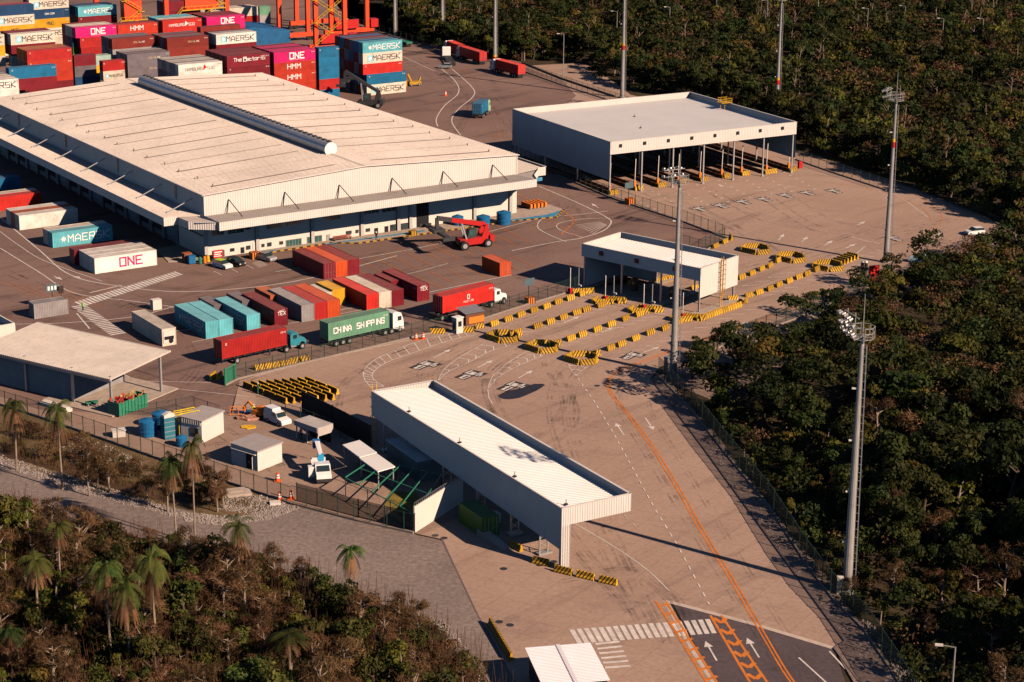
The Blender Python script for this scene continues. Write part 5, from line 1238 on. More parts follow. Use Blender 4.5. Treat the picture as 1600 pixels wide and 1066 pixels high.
# ------------------------------------------------------------------ cars, van, lift truck
def car(label, p, ang, body, kind='car', name='parked_car', group=None):
    t = thing(name, label, 'car' if kind != 'van' else 'van', (p.x, p.y, .015), ang, group)
    m = MB(); s = 1.0
    prof = {'car': ([(-2.1, .35), (-2.15, .85), (-1.9, 1.0), (-1.0, 1.05), (1.0, 1.0), (2.0, .85), (2.15, .6), (2.1, .3)], [(-1.75, 1.0), (-1.15, 1.48), (.35, 1.5), (1.05, 1.0)]),
            'hatch': ([(-1.9, .35), (-1.98, .95), (-1.0, 1.05), (.9, 1.0), (1.75, .85), (1.9, .6), (1.85, .3)], [(-1.85, .98), (-1.6, 1.5), (.2, 1.52), (.95, 1.0)]),
            'van': ([(-2.3, .35), (-2.35, 1.2), (-.3, 1.25), (1.0, 1.15), (2.1, .95), (2.25, .6), (2.2, .3)], [(-2.3, 1.18), (-2.25, 2.15), (-.25, 2.2), (-.2, 1.85), (.55, 1.75), (1.15, 1.15)])}[kind]
    m.side(prof[0], -.86, .86); b = m.build('body', body, t)
    g = prof[1]; m = MB(); zt = max(z for _, z in g); P = []
    for (x, z) in g:
        ins = .0 if z < 1.3 else .12; P.append((x, ins, z))
    n_ = len(P); v = [(x, -.84 + i, z) for x, i, z in P] + [(x, .84 - i, z) for x, i, z in P]
    f = [(i, (i + 1) % n_, n_ + (i + 1) % n_, n_ + i) for i in range(n_)] + [tuple(range(n_))[::-1], tuple(range(n_, 2 * n_))]
    m.add(v, f); c = m.build('cabin', body if kind == 'van' else M_GLASS, t)
    m = MB()
    if kind == 'van':
        m.add([(.62, -.7, 1.74), (.62, .7, 1.74), (1.18, .76, 1.2), (1.18, -.76, 1.2)], [(3, 2, 1, 0)]); m.box(-.2, .5, -.86, -.79, 1.25, 1.65); m.box(-.2, .5, .79, .86, 1.25, 1.65); m.build('window', M_GLASS, c)
    else:
        x0 = g[1][0]; x1 = g[2][0]; m.box(x0 + .05, x1 - .02, -.7, .7, zt - .02, zt + .03); m.build('roof_panel', body, c)
    for x in (-1.3, 1.3):
        for y in (-.8, .8): wheel(t, x, y, .32, .2)
    m = MB()
    for y in (-.6, .6): m.box(prof[0][-1][0] - .02, prof[0][-1][0] + .06, y - .16, y + .16, .6, .76)
    m.build('headlight', M_WPAINT, t)
    return t
ca = GB + R(180)
def cat_(px, dx=0): p = at(*px); p.z = 0; return p
c1 = car('white car with a bright yellow-green roof parked at the offices', cat_((348, 419)), GA - R(75), M_CARW, 'hatch', group='cars parked at the offices')
for o in list(c1.children):
    if o.name.startswith('cabin'):
        for r_ in o.children: r_.data = r_.data.copy(); r_.data.materials.clear(); r_.data.materials.append(paint('lime_roof', (.45, .62, .05), .5)); r_['label'] = 'yellow-green roof panel'
car('dark car with pale bonnet parked right of the yellow-roofed one', cat_((369, 415)), GA - R(75), M_CARB, 'hatch', group='cars parked at the offices')
car('silver car parked alone at the painted bay near the office door', cat_((416, 407)), GA - R(75), M_CARS, 'car', group='cars parked at the offices')
car('silver car driving near the distant trucks', cat_((695, 107)), R(170), M_CARS, 'hatch', name='distant_car')
car('white van with a high rear body parked beside the shelter', cat_((434, 661)), heading(at(418, 655), at(448, 668)), M_CARW, 'van', name='white_van')
car('pale car parked at the far right yard end beside the bushes', cat_((1522, 367)), R(200), M_CARW, 'hatch', name='distant_car')
car('light blue and white small car at the shaded forest edge', cat_((1436, 410)), R(160), paint('pale_blue_car', (.35, .55, .60), .3), 'hatch', name='distant_car')
# bucket lift truck
p = at(505, 752); a = heading(at(492, 715), at(506, 752))
t = thing('lift_truck', 'white utility truck with folded blue and white lift arm beside the courtyard', 'truck', (p.x, p.y, .015), a)
m = MB(); m.side([(-1.6, .5), (-1.6, 2.25), (-.2, 2.3), (.35, 1.5), (1.1, 1.25), (1.25, .5)], -1.0, 1.0); c = m.build('cab', M_CARW, t)
m = MB(); m.add([(-.08, -.85, 2.2), (-.08, .85, 2.2), (.42, .9, 1.52), (.42, -.9, 1.52)], [(3, 2, 1, 0)])
for s in (-1, 1): m.box(-1.3, -.3, s * 1.0, s * 1.02, 1.4, 2.0)
m.build('window', M_GLASS, c)
m = MB(); m.box(1.2, 1.35, -1.0, 1.0, .35, .75); m.build('bumper', M_STEELD, c)
m = MB(); m.box(-1.1, -.2, -1.9, -1.05, .6, 2.0); m.build('open_door', M_CARW, t)
m = MB(); m.box(-5.2, -1.65, -1.0, 1.0, .75, 1.0); m.box(-5.2, -4.9, -1.0, 1.0, 1.0, 1.5); m.build('flat_bed', M_CARW, t)
for x in (.3, -4.0):
    for y in (-.9, .9): wheel(t, x, y, .42, .28)
m = MB(); m.cyl((-2.2, 0, 1.0), (-2.2, 0, 2.4), .35, .3, 12); m.box(-2.6, -1.9, -.4, .4, 2.2, 3.0); m.build('turret', paint('bright_blue_paint', (.03, .35, .60), .4), t)
m = MB(); m.bar((-2.2, -.1, 2.9), (-6.2, -.1, 3.3), .35, .4); m.bar((-6.2, .25, 3.3), (-2.6, .25, 2.5), .3, .35); m.build('lift_arm', M_CARW, t)
m = MB(); m.box(-7.0, -6.2, -.5, .5, 2.4, 3.5); m.build('bucket', paint('bucket_blue', (.02, .15, .35), .5), t)
# ================================================================== BARRIERS
def side_word(i, n):
    return 'first' if i == 0 else 'last' if i == n - 1 else ['second', 'third', 'fourth', 'fifth', 'sixth', 'seventh', 'eighth', 'ninth', 'tenth', 'eleventh', 'twelfth', 'thirteenth', 'fourteenth', 'fifteenth'][i - 1]
def row(px0, px1, n, where, L=2.0, tilt=0, H=.85):
    p, q = at(*px0), at(*px1)
    for i in range(n):
        a = heading(p, q) + tilt; c = p.lerp(q, i / max(1, n - 1)); barrier(c, a, 'striped barrier, %s from left in the %s' % (side_word(i, n), where), L, H)
def rowp(P_, where, L=2.05):
    for i, (x, y) in enumerate(P_):
        p = at(x, y); q = at(*P_[min(i + 1, len(P_) - 1)]); r_ = at(*P_[max(i - 1, 0)]); barrier(p, heading(r_, q) + random.uniform(-.06, .06), 'striped barrier, %s from left in the %s' % (side_word(i, len(P_)), where), L)
rowp([(772, 509), (794, 502), (814, 495), (834, 488), (854, 482), (872, 475), (891, 469), (910, 462)], 'lane row nearest the truck fence')
rowp([(808, 523), (840, 513), (860, 506), (880, 499), (901, 492), (916, 487), (939, 480)], 'second lane row, left of the checkpoint')
rowp([(870, 540), (892, 532), (910, 526), (933, 518), (955, 510), (977, 501), (999, 494)], 'third lane row, left of the checkpoint')
rowp([(954, 547), (971, 541), (993, 532), (1016, 523), (1039, 516), (1061, 506)], 'fourth lane row, left of the checkpoint')
rowp([(1159, 436), (1175, 430), (1190, 423), (1203, 418), (1216, 410)], 'back lane row, right of the checkpoint')
rowp([(1186, 460), (1203, 454), (1217, 448), (1233, 442), (1248, 436), (1261, 431), (1276, 424)], 'front lane row, right of the checkpoint')
row((986, 443), (1005, 433), 2, 'pair seen under the checkpoint roof'); row((1026, 442), (1048, 436), 3, 'trio seen under the checkpoint roof', L=1.8)
row((1085, 452), (1100, 447), 2, 'pair behind the dark kiosk')
row((1118, 387), (1133, 380), 2, 'pair at the end of the mesh fence', L=2.2)
barrier(at(1142, 374), GA + R(60), 'striped barrier standing crosswise at the tip of the mesh fence', 2.4)
row((415, 576), (446, 571), 2, 'long pair behind the dark red truck', L=3.6); row((460, 567), (476, 564), 2, 'short pair behind the blue-green cab', L=1.5)
row((880, 896), (950, 912), 3, 'trio at the foot of the long canopy', L=2.3)
row((806, 858), (806, 858), 1, 'gap under the long canopy', L=2.2, tilt=-.9); row((845, 882), (845, 882), 1, 'gap at the white end wall', L=2.2, tilt=-.5)
barrier(at(782, 1004), heading(at(766, 974), at(799, 1030)), 'long yellow barrier on the gravel edge at the bottom', 9.5, .9)
row((684, 521), (684, 521), 1, 'spot left of the white booth', L=2.4); row((728, 519), (728, 519), 1, 'spot right below the white booth', L=2.6); row((749, 513), (749, 513), 1, 'spot right of the white booth', L=1.6, tilt=.5)
# crash cushions: rings of barriers
def ring(px, where, rx=2.6, ry=2.3, ang=0.):
    c = at(*px); u = Vector((math.cos(ang), math.sin(ang), 0)); v = Vector((-u.y, u.x, 0)); pts = [(-1, .1), (-.45, 1), (.6, 1), (1, .1), (.75, -.85), (-.2, -1)]
    W_ = [c + u * rx * x + v * ry * y for x, y in pts]
    for i in range(len(W_)):
        a, b = W_[i], W_[(i + 1) % len(W_)]; barrier((a + b) / 2, heading(a, b), 'striped barrier, %s segment of the ring of barriers %s' % (side_word(i, 99), where), max(1.0, (b - a).length * .9))
ring((785, 530), 'left of three at the lane entries', ang=R(5)); ring((846, 546), 'middle of three at the lane entries', ang=R(5)); ring((908, 564), 'right of three at the lane entries', ang=R(5))
ring((1180, 393), 'behind the checkpoint at the left', 2.7, 2.7, R(10)); ring((1235, 406), 'behind the checkpoint in the middle', 2.7, 2.7, R(10)); ring((1293, 419), 'behind the checkpoint at the right', 2.8, 2.7, R(10))
barrier(at(806, 526), R(35), 'striped barrier touching the left entry ring', 2.4); barrier(at(868, 541), R(35), 'striped barrier touching the middle entry ring', 2.2); barrier(at(929, 557), R(35), 'striped barrier touching the right entry ring', 2.2)
for i in range(6):
    barrier(at(1306 + i * 5.2, 414 - i * 2.2), GA + R(100), 'striped barrier, %s in the tight stack beside the hatched corner' % side_word(i, 6), 2.6)
for (px, w_) in (((955, 475), 'second'), ((1012, 489), 'third'), ((1078, 502), 'fourth')):
    c = at(*px)
    for k, (dx, dy, L_, a) in enumerate(((-1.2, -.3, 3.2, 0), (1.9, .4, 1.6, 0), (-2.8, .9, 2.2, 1.0), (.4, 1.4, 4.2, -.35))):
        barrier(c + Vector((dx, dy, 0)), R(8) + a, 'striped barrier, %s piece of the nose at the %s checkpoint island' % (side_word(k, 9), w_), L_)
barrier(at(909, 459), R(12), 'striped barrier at the nose of the leftmost checkpoint island', 3.2); barrier(at(922, 458), R(12), 'small striped barrier right of the leftmost checkpoint nose', 1.4)
p, q = at(1093, 502), at(1158, 479)
for i in range(6): c = p.lerp(q, (i + .5) / 6); barrier(c, heading(p, q), 'striped barrier, %s of the closed run in front of the yellow ladder' % side_word(i, 6), (q - p).length / 6)
for k, px in enumerate(((1145, 470), (1165, 473), (1170, 465))): barrier(at(*px), R((20, 75, 40)[k]), 'striped barrier, %s of the cluster right of the yellow ladder' % side_word(k, 9), 1.9)
# stored barriers, seen end-on in rows
yel_end = MB()
o0 = at(385, 611); ux = (at(468, 612) - at(385, 611)); e1 = at(478, 630) - at(404, 599)
def stored_mesh():
    m = MB(); L, H = 2.5, .95; prof = [(-.3, 0), (-.3, .2), (-.15, .42), (-.11, H), (.11, H), (.15, .42), (.3, .2), (.3, 0)]; P = []
    for y, z in prof: P += [(-L / 2, y, z), (L / 2, y, z)]
    for k in range(7): m.add([P[2 * k], P[2 * k + 1], P[2 * k + 3], P[2 * k + 2]], [(0, 1, 2, 3)], 0 if k in (3, 6, 4) else 1)
    for x in (-L / 2, L / 2): m.add([(x, y, z) for y, z in prof], [tuple(range(8))], 0)
    return m.mesh('concrete_barrier', [M_YEL, paint('painted_shade_concrete', (.11, .05, .022), .8, 0, .3, 2.)])  # dark brown sides carry the shade of the flank in their colour
SMESH = stored_mesh()
def stored(p, ang, label, L=2.3, H=1., group=None):
    o = link('concrete_barrier', SMESH); o.location = (p.x, p.y, .014); o.rotation_euler = (0, 0, ang + random.uniform(-.03, .03)); return tag(o, label, 'barrier', group)
base = at(381, 605); rowd = at(470, 640) - at(381, 605); rowd.z = 0; rowd.normalize(); cold = Vector((-rowd.y, rowd.x, 0))
if cold.y < 0: cold = -cold
sb = heading(at(381, 605), at(462, 640))
for r in range(9):
    for k in range(4):
        c = base + rowd * (1.2 + k * 2.75 + r * .05) + cold * (r * 1.05) + rowd * (.5 * r)
        if k == 3 and r in (7, 8): continue
        stored(c, sb, 'stored barrier in the tight block, %s of the %s file' % (side_word(k, 4), side_word(r, 9)), 2.3, 1.0, group='barriers stored in a tight block')
for k, px in enumerate(((333, 592), (343, 592))):
    barrier(at(*px), R(75), 'yellow barrier with its %s end towards the camera near the green gate leaf' % ('left' if k == 0 else 'right'), 1.8, 1.0)
# traffic sign islands in the yard
def sign_island(px, label, board=True, sym=False):
    c = at(*px); t = thing('sign_post', label, 'sign', (c.x, c.y, 0), GA)
    m = MB(); m.box(-.06, .06, -.06, .06, 0, 4.2); m.build('pole', M_STEELD, t)
    if board:
        m = MB(); m.box(-1.1, 1.1, -.12, -.06, 3.0, 4.3); b = m.build('board', paint('sign_board', (.08, .12, .14), .5), t)
        if sym:
            m = MB()
            for i in range(3): m.box(-.8 + i * .6, -.45 + i * .6, -.14, -.12, 3.3, 4.0)
            m.build('symbol', M_LOGO_W, b)
    return t
sign_island((83, 482), 'direction board on a pole beside the striped block at the yard crossing', sym=True); c = at(97, 481); t = thing('traffic_light', 'dark upright signal board next to the sign at the yard crossing', 'traffic light', (c.x, c.y, 0), GA)
m = MB(); m.box(-.05, .05, -.05, .05, 0, 3.2); m.build('pole', M_STEELD, t); m = MB(); m.box(-.45, -.05, -.1, .1, 2.6, 3.9); m.box(.05, .45, -.1, .1, 2.6, 3.9); m.build('signal_head', M_BLK, t)
def block(px, label, s=1.3, colr=None):
    c = at(*px); m = MB(); n = 6
    for i in range(n): m.box(-s / 2 + i * s / n, -s / 2 + (i + 1) * s / n, -s / 2, s / 2, 0, s * .8, i % 2)
    o = m.build('striped_block', [colr or M_YEL, M_BLK]); o.location = (c.x, c.y, .015); o.rotation_euler.z = GA; return tag(o, label, 'block', 'striped concrete blocks')
block((81, 484), 'striped concrete block under the direction board at the yard crossing'); block((101, 479), 'small striped block behind the signal board at the yard crossing', 1.0)
block((828, 474), 'orange striped block at the foot of the speed board by the truck fence', 1.4, M_ORANGE); sign_island((826, 472), 'dark speed board on a pole at the truck fence')
block((984, 319), 'orange striped block at the fence corner near the gate canopy', 1.6, M_ORANGE); sign_island((982, 316), 'green board on a pole at the fence corner near the gate canopy')
block((398, 404), 'orange striped block standing at the office wall', 1.6, M_ORANGE)
block((645, 368), 'striped block beside the tall open doorway', 1.2)
# ================================================================== FENCES
M_MESH = None
def mesh_mat():
    m, nt, b = newmat('fence_wire', .6, .2)
    b.inputs["Base Color"].default_value = (.02, .05, .035, 1)
    tr = N(nt, "ShaderNodeBsdfTransparent"); mx = N(nt, "ShaderNodeMixShader"); mx.inputs[0].default_value = .16
    out = nt.nodes["Material Output"]; nt.links.new(tr.outputs[0], mx.inputs[1]); nt.links.new(b.outputs[0], mx.inputs[2]); nt.links.new(mx.outputs[0], out.inputs[0]); return m
M_MESH = mesh_mat(); M_FP = paint('dark_green_post', (.02, .055, .04), .5, .1)
M_MESHD = M_MESH.copy(); M_MESHD.name = 'dense_green_mesh'
for n_ in M_MESHD.node_tree.nodes:
    if n_.bl_idname == 'ShaderNodeMixShader': n_.inputs[0].default_value = .5
def fence(label, px, h=2.4, sp=2.5, kerb=True, mat=None, smooth=False):
    pts = [at(*p) for p in px]
    if smooth: pts = catmull(pts, 5)
    t = thing('mesh_fence', label, 'fence')
    m = MB(); P = []
    for p in pts: P += [(p.x, p.y, .1), (p.x, p.y, h)]
    m.add(P, [(2 * i, 2 * i + 2, 2 * i + 3, 2 * i + 1) for i in range(len(pts) - 1)]); m.build('wire_panel', mat or M_MESH, t)
    pm = None; acc = 0.; nposts = 0
    if 'fpost%.1f' % h not in CM: q = MB(); q.box(-.05, .05, -.05, .05, 0, h + .15); CM['fpost%.1f' % h] = q.mesh('post', [M_FP])
    for a, b in zip(pts, pts[1:]):
        L = (b - a).length; d = -acc
        while True:
            d += sp
            if d > L: break
            if nposts < 99: c = a.lerp(b, d / L); o = link('post', CM['fpost%.1f' % h], t); o.location = (c.x, c.y, 0); nposts += 1
        acc = (acc + L) % sp if False else L - (d - sp)
    m = MB()
    for a, b in zip(pts, pts[1:]): m.bar((a.x, a.y, h), (b.x, b.y, h), .05)
    m.build('top_rail', M_FP, t)
    if kerb:
        m = MB(); strip(m, pts, .3, 0, .28); m.build('footing', paint('fence_footing', (.26, .21, .18), .9, 0, .2, .5, dirt=.3), t)
    return t
fence('long green mesh fence between the service yard and the bushy bank', [(-60, 615), (60, 652), (170, 690), (300, 736), (455, 788)])
fence('green mesh fence with dark backing along the gravel below the courtyard', [(455, 788), (560, 815), (646, 834)], 2.6)
M_NET = M_MESH.copy(); M_NET.name = 'shade_net'
for n_ in M_NET.node_tree.nodes:
    if n_.bl_idname == 'ShaderNodeMixShader': n_.inputs[0].default_value = .45
    if n_.bl_idname == 'ShaderNodeBsdfPrincipled': n_.inputs['Base Color'].default_value = (.02, .018, .02, 1)
panel_wall('backing_net', 'dark see-through net fixed behind the fence below the courtyard', [(464, 783), (560, 809), (642, 829)], 2.5, M_NET)
fence('mesh fence between the truck lane and the paved gate area', [(352, 603), (372, 593), (470, 569), (560, 548), (665, 523), (700, 516)])
fence('mesh fence running up from the white booth to the checkpoint', [(752, 500), (800, 484), (870, 463), (905, 452)])
fence('mesh fence curving along the edge between yard and gate lanes', [(800, 242), (880, 278), (955, 310), (1000, 325), (1062, 345), (1133, 372)], 2.4)
fence('short mesh fence behind the checkpoint roof', [(1063, 385), (1098, 395), (1133, 374)], 2.4)
fence('tall mesh fence along the right forest edge of the apron', [(1028, 588), (1080, 640), (1130, 705), (1200, 790), (1262, 885), (1300, 935), (1350, 985), (1400, 1060), (1440, 1130)], 3.2, 3.2, mat=M_MESHD)
fence('mesh fence from the tall mast to the far right bushes', [(1080, 560), (1130, 541), (1240, 500), (1310, 470), (1390, 436)], 2.6, 3.0)
fence('mesh fence beside the road behind the gate canopy', [(545, 36), (640, 66), (700, 84)], 2.4, 4); fence('mesh fence on the low wall beside the light strip road', [(818, 112), (880, 134), (960, 160), (1010, 176)], 2.6, 3.0)
fence('mesh fence sweeping round the right end of the gate area', [(1243, 250), (1300, 270), (1385, 298)], 2.6, 3.2)
fence('curved wire fence at the far right end of the gate area', [(1385, 290), (1450, 306), (1520, 335), (1562, 352)], 1.6, 4)
fence('small fence enclosing the blue tanks', [(215, 655), (300, 640), (345, 655)], 2.0, 3.0, kerb=False)
fence('fence with posts between barrier block and shaded yard', [(400, 640), (470, 660), (545, 690)], 2.2, 3.0, kerb=False)
c = at(352, 603); t = thing('gate_leaf', 'green steel gate leaf standing open beside the barrier block', 'gate', (c.x, c.y, 0), R(70)); m = MB(); m.box(0, 3.6, -.04, .04, .1, 2.6); m.build('leaf_panel', M_GREENP, t); m = MB(); m.box(-.1, .1, -.1, .1, 0, 2.8); m.build('post', M_GREENP, t)
# ================================================================== LIGHT MASTS
def mast(base, label, h=32.8, head_dir=R(145), lamps=18, r=.62, bands=()):
    t = thing('light_mast', label, 'light mast', (base.x, base.y, 0), 0, 'tall floodlight masts')
    m = MB(); n = 6
    for i in range(n):
        z0, z1 = h * i / n, h * (i + 1) / n; ra = r * (1 - .62 * i / n); rb = r * (1 - .62 * (i + 1) / n); m.cyl((0, 0, z0), (0, 0, z1 + .05), ra, rb + .012, 14)
    m.cyl((0, 0, 0), (0, 0, .35), r + .35, r + .35, 14); m.build('pole', paint('concrete_pole', (.30, .285, .27), .8, 0, .18, .6, dirt=.25), t)
    for z in bands:
        m = MB(); rr = r * (1 - .62 * z / h) + .03; m.cyl((0, 0, z), (0, 0, z + 1.1), rr, rr, 14); m.cyl((0, 0, z + 1.1), (0, 0, z + 1.7), rr, rr - .01, 14, 1); m.build('marker_band', [M_RED, M_YEL], t)
    a = -R(20); d = Vector((math.cos(a), math.sin(a), 0)); m = MB()
    for s in (-.2, .2):
        e = Vector((-d.y, d.x, 0)) * s; p0 = d * (r + .35) + e; p1 = d * (r * .4 + .3) + e; m.bar((p0.x, p0.y, .5), (p1.x, p1.y, h - 1), .05)
    for i in range(int(h / 1.0)):
        f = i / h; p0 = d * ((r + .35) * (1 - f) + (r * .4 + .3) * f); e = Vector((-d.y, d.x, 0)) * .2; m.bar((p0.x + e.x, p0.y + e.y, 1 + i), (p0.x - e.x, p0.y - e.y, 1 + i), .04); m.bar((p0.x, p0.y, 1 + i), (0, 0, 1 + i), .05)
    m.build('climbing_ladder', M_GALV, t)
    # working platform
    m = MB(); H = h
    for z in (H - .1, H + .6, H + 1.2):
        P = [Vector((1.35 * math.cos(b), 1.35 * math.sin(b), z)) for b in np.linspace(0, 2 * math.pi, 9)]
        for p, q in zip(P, P[1:]): m.bar(p, q, .07)
    for b in np.linspace(0, 2 * math.pi, 9)[:-1]: m.bar((1.35 * math.cos(b), 1.35 * math.sin(b), H - .1), (1.35 * math.cos(b), 1.35 * math.sin(b), H + 1.2), .06); m.bar((0, 0, H - .1), (1.35 * math.cos(b), 1.35 * math.sin(b), H - .1), .06)
    m.build('platform', M_KHAKI, t)
    hd = Vector((math.cos(head_dir), math.sin(head_dir), 0)); sd = Vector((-hd.y, hd.x, 0)); m = MB()
    rows = max(1, lamps // 6)
    for k in range(rows):
        z = H + .6 + k * 1.05; c = hd * 1.5; m.bar(c - sd * 1.9 + Vector((0, 0, z)), c + sd * 1.9 + Vector((0, 0, z)), .1)
    for s in (-1.0, 1.0): c = hd * 1.5 + sd * s; m.bar(c + Vector((0, 0, H - .1)), c + Vector((0, 0, H + rows * 1.05)), .1); m.bar(Vector((0, 0, H)), c + Vector((0, 0, H)), .1)
    m.build('lamp_frame', M_KHAKI, t)
    if 'flood' not in CM:
        q = MB(); q.cyl((0, 0, 0), (.40, 0, -.2), .12, .25, 10); q.cyl((.40, 0, -.2), (.42, 0, -.208), .24, .24, 10, 1); CM['flood'] = q.mesh('floodlight', [M_KHAKI, M_WPAINT])
    for k in range(rows):
        for i in range(6): c = hd * (1.6 + .25 * k) + sd * (-1.65 + i * .66 + random.uniform(-.12, .12)); o = link('floodlight', CM['flood'], t); o.location = (c.x, c.y, H + .75 + k * 1.05 + random.uniform(-.15, .15)); o.rotation_euler = (0, 0, head_dir + random.uniform(-.3, .3))
    m = MB(); m.cyl((0, 0, H), (0, 0, H + 5), .07, .03, 8); m.build('lightning_rod', M_KHAKI, t)
    m = MB()
    for k in range(4): z = H * (.2 + .2 * k); m.box(-r - .25, -r * .3, -.08, .08, z, z + .2)
    m.build('camera', M_WPAINT, t)
    return t
mast(at(1323, 925), 'tallest-looking floodlight mast rising from the forest edge at the lower right', 31.3, R(196), 18, .60)
mast(at(1052, 585), 'floodlight mast in front of the checkpoint canopy', 30.6, R(120), 12, .60)
mast(at(1384, 410), 'floodlight mast at the right end of the gate area', 31.0, R(150), 12, .55, bands=(22.,))
mast(at(1212, 200), 'floodlight mast behind the right corner of the gate canopy', 32.0, R(150), 12, .55, bands=(11,))
mast(at(972, 153), 'floodlight mast behind the gate canopy beside the strip road', 33, R(150), 6, .6, bands=(13,))
mast(at(773, 97), 'floodlight mast between the two distant red trucks', 33, R(150), 6, .6, bands=(.5,)); mast(at(691, 61), 'floodlight mast behind the leading distant truck', 33, R(150), 6, .6); mast(at(617, 56), 'floodlight mast right of the gantry crane', 33, R(150), 6, .6)
c = at(1314, 928); m = MB(); m.box(-.35, .35, -.3, .3, .1, 2.0); m.box(-.4, .4, -.35, .35, 2.0, 2.15); o = m.build('electric_cabinet', M_PLAST); o.location = (c.x - .2, c.y, 0); tag(o, 'white electric cabinet at the foot of the lower right mast', 'cabinet')
c = at(1044, 580); m = MB(); m.box(-.4, .4, -.3, .3, 0, 2.2); m.box(-.45, .45, -.35, .35, 2.2, 2.3); o = m.build('electric_cabinet', M_GALV); o.location = (c.x - .3, c.y, 0); tag(o, 'grey electric cabinet at the foot of the mast before the checkpoint', 'cabinet')
def street_lamp(p, label, h=9.):
    t = thing('street_lamp', label, 'street lamp', (p.x, p.y, p.z), R(random.uniform(160, 200)), 'street lamps among the trees')
    m = MB(); m.cyl((0, 0, 0), (0, 0, h), .13, .08, 8); m.bar((0, 0, h - .05), (1.3, 0, h + .1), .08); m.build('pole', M_KHAKI, t)
    m = MB(); m.box(1.2, 2.0, -.18, .18, h + .02, h + .18); m.build('lamp_head', M_WPAINT, t)
lampw = ['left of the mast behind the gate', 'leftmost above the strip road', 'right of the mast behind the gate', 'highest of the left group', 'above the gate canopy middle', 'near the top above the right mast', 'left of the pair at the upper right', 'right of the pair at the upper right', 'rightmost, half hidden', 'far up right', 'at the lower right corner']
for (px, topy, lw) in (((963, 60), 24, 0), ((880, 100), 29, 1), ((1045, 52), 20, 2), ((1118, 30), 14, 3), ((1197, 40), 11, 4), ((1276, 34), 10, 5), ((1353, 54), 24, 6), ((1470, 72), 47, 7), ((1532, 72), 59, 8), ((1411, 50), 34, 9), ((1482, 1075), 1002, 10)):
    yb = px[1] + (22 if lw != 10 else 70); p = at(px[0], yb); pz = 0
    lo_, hi_ = 2., 22.
    street_lamp(Vector((p.x, p.y, 0)), 'slim street lamp poking out of the forest, ' + lampw[lw], 12.5 if lw != 10 else 9.5)
# ================================================================== SERVICE YARD OBJECTS
def tank(px, r, h, label, rot=0):
    c = at(*px); t = thing('water_tank', label, 'tank', (c.x, c.y, .02), rot, 'blue plastic water tanks'); m = MB()
    m.cyl((0, 0, 0), (0, 0, h), r * .92, r, 20); m.cyl((0, 0, h), (0, 0, h + .25), r, r * .45, 20); b = m.build('tank_body', M_TANK, t)
    for z in (.3, .6): m = MB(); m.cyl((0, 0, h * z), (0, 0, h * z + .08), r + .02, r + .02, 20); m.build('hoop', M_TANK, b)
    m = MB(); m.cyl((0, 0, h + .22), (0, 0, h + .36), r * .3, r * .3, 14); m.build('lid', M_TANK, t); return t
tank((232, 680), 1.35, 2.2, 'big blue water tank nearest the fence, left of the filter unit'); tank((252, 668), 1.3, 2.2, 'blue water tank just behind the nearest one'); tank((284, 697), .8, 1.3, 'small blue tank in front of the taller white cabin')
tank((787, 350), 1.5, 2.4, 'blue water tank at the right end of the warehouse front'); tank((755, 355), 1.4, 2.2, 'blue water tank behind the red reach stacker'); tank((715, 352), 1.2, 1.8, 'teal tank left behind the reach stacker arm')
c = at(258, 688); t = thing('filter_unit', 'tall blue filter unit with a white curved top duct in the tank enclosure', 'filter unit', (c.x, c.y, .02), R(35)); m = MB(); m.box(0, 1.6, 0, 1.4, 0, 3.1); m.build('housing', paint('teal_blue_panel', (.03, .16, .22), .5), t)
m = MB()
for i in range(4): m.box(-.02, 1.62, -.02, 0, .4 + i * .7, .48 + i * .7)
m.build('frame_bars', M_GALV, t); m = MB(); m.side([(.1, 3.1), (.1, 3.5), (.8, 3.8), (1.5, 3.7), (1.9, 3.2), (1.9, .6), (1.6, .6), (1.6, 3.1)], .2, 1.1); m.build('duct', M_PLAST, t)
c = at(272, 690); t = thing('yellow_platform', 'yellow railed access platform between filter unit and cabin', 'platform', (c.x + .6, c.y + 1.2, .02), R(35)); m = MB(); m.box(0, 3.2, 0, 1.6, 2.5, 2.6)
for z in (2.95, 3.3, 3.6):
    for y in (0, 1.6): m.bar((0, y, z), (3.2, y, z), .09)
for x in (0, 1.1, 2.2, 3.2):
    for y in (0, 1.6): m.bar((x, y, 0), (x, y, 3.6), .09)
for i in range(8): m.bar((.2, -.05, .3 + i * .27), (1.2, -.05, .3 + i * .27), .08)
m.build('railing', paint('bright_yellow_rail', (.70, .52, .01), .5), t)
c = at(182, 685); t = thing('concrete_box', 'small pale concrete box beside the fence near the shed', 'box', (c.x - .5, c.y, .02), R(20)); m = MB(); m.box(0, 1.8, 0, 1.2, 0, .9); m.box(-.08, 1.88, -.08, 1.28, .9, 1.0); m.build('shell', M_PLAST, t)
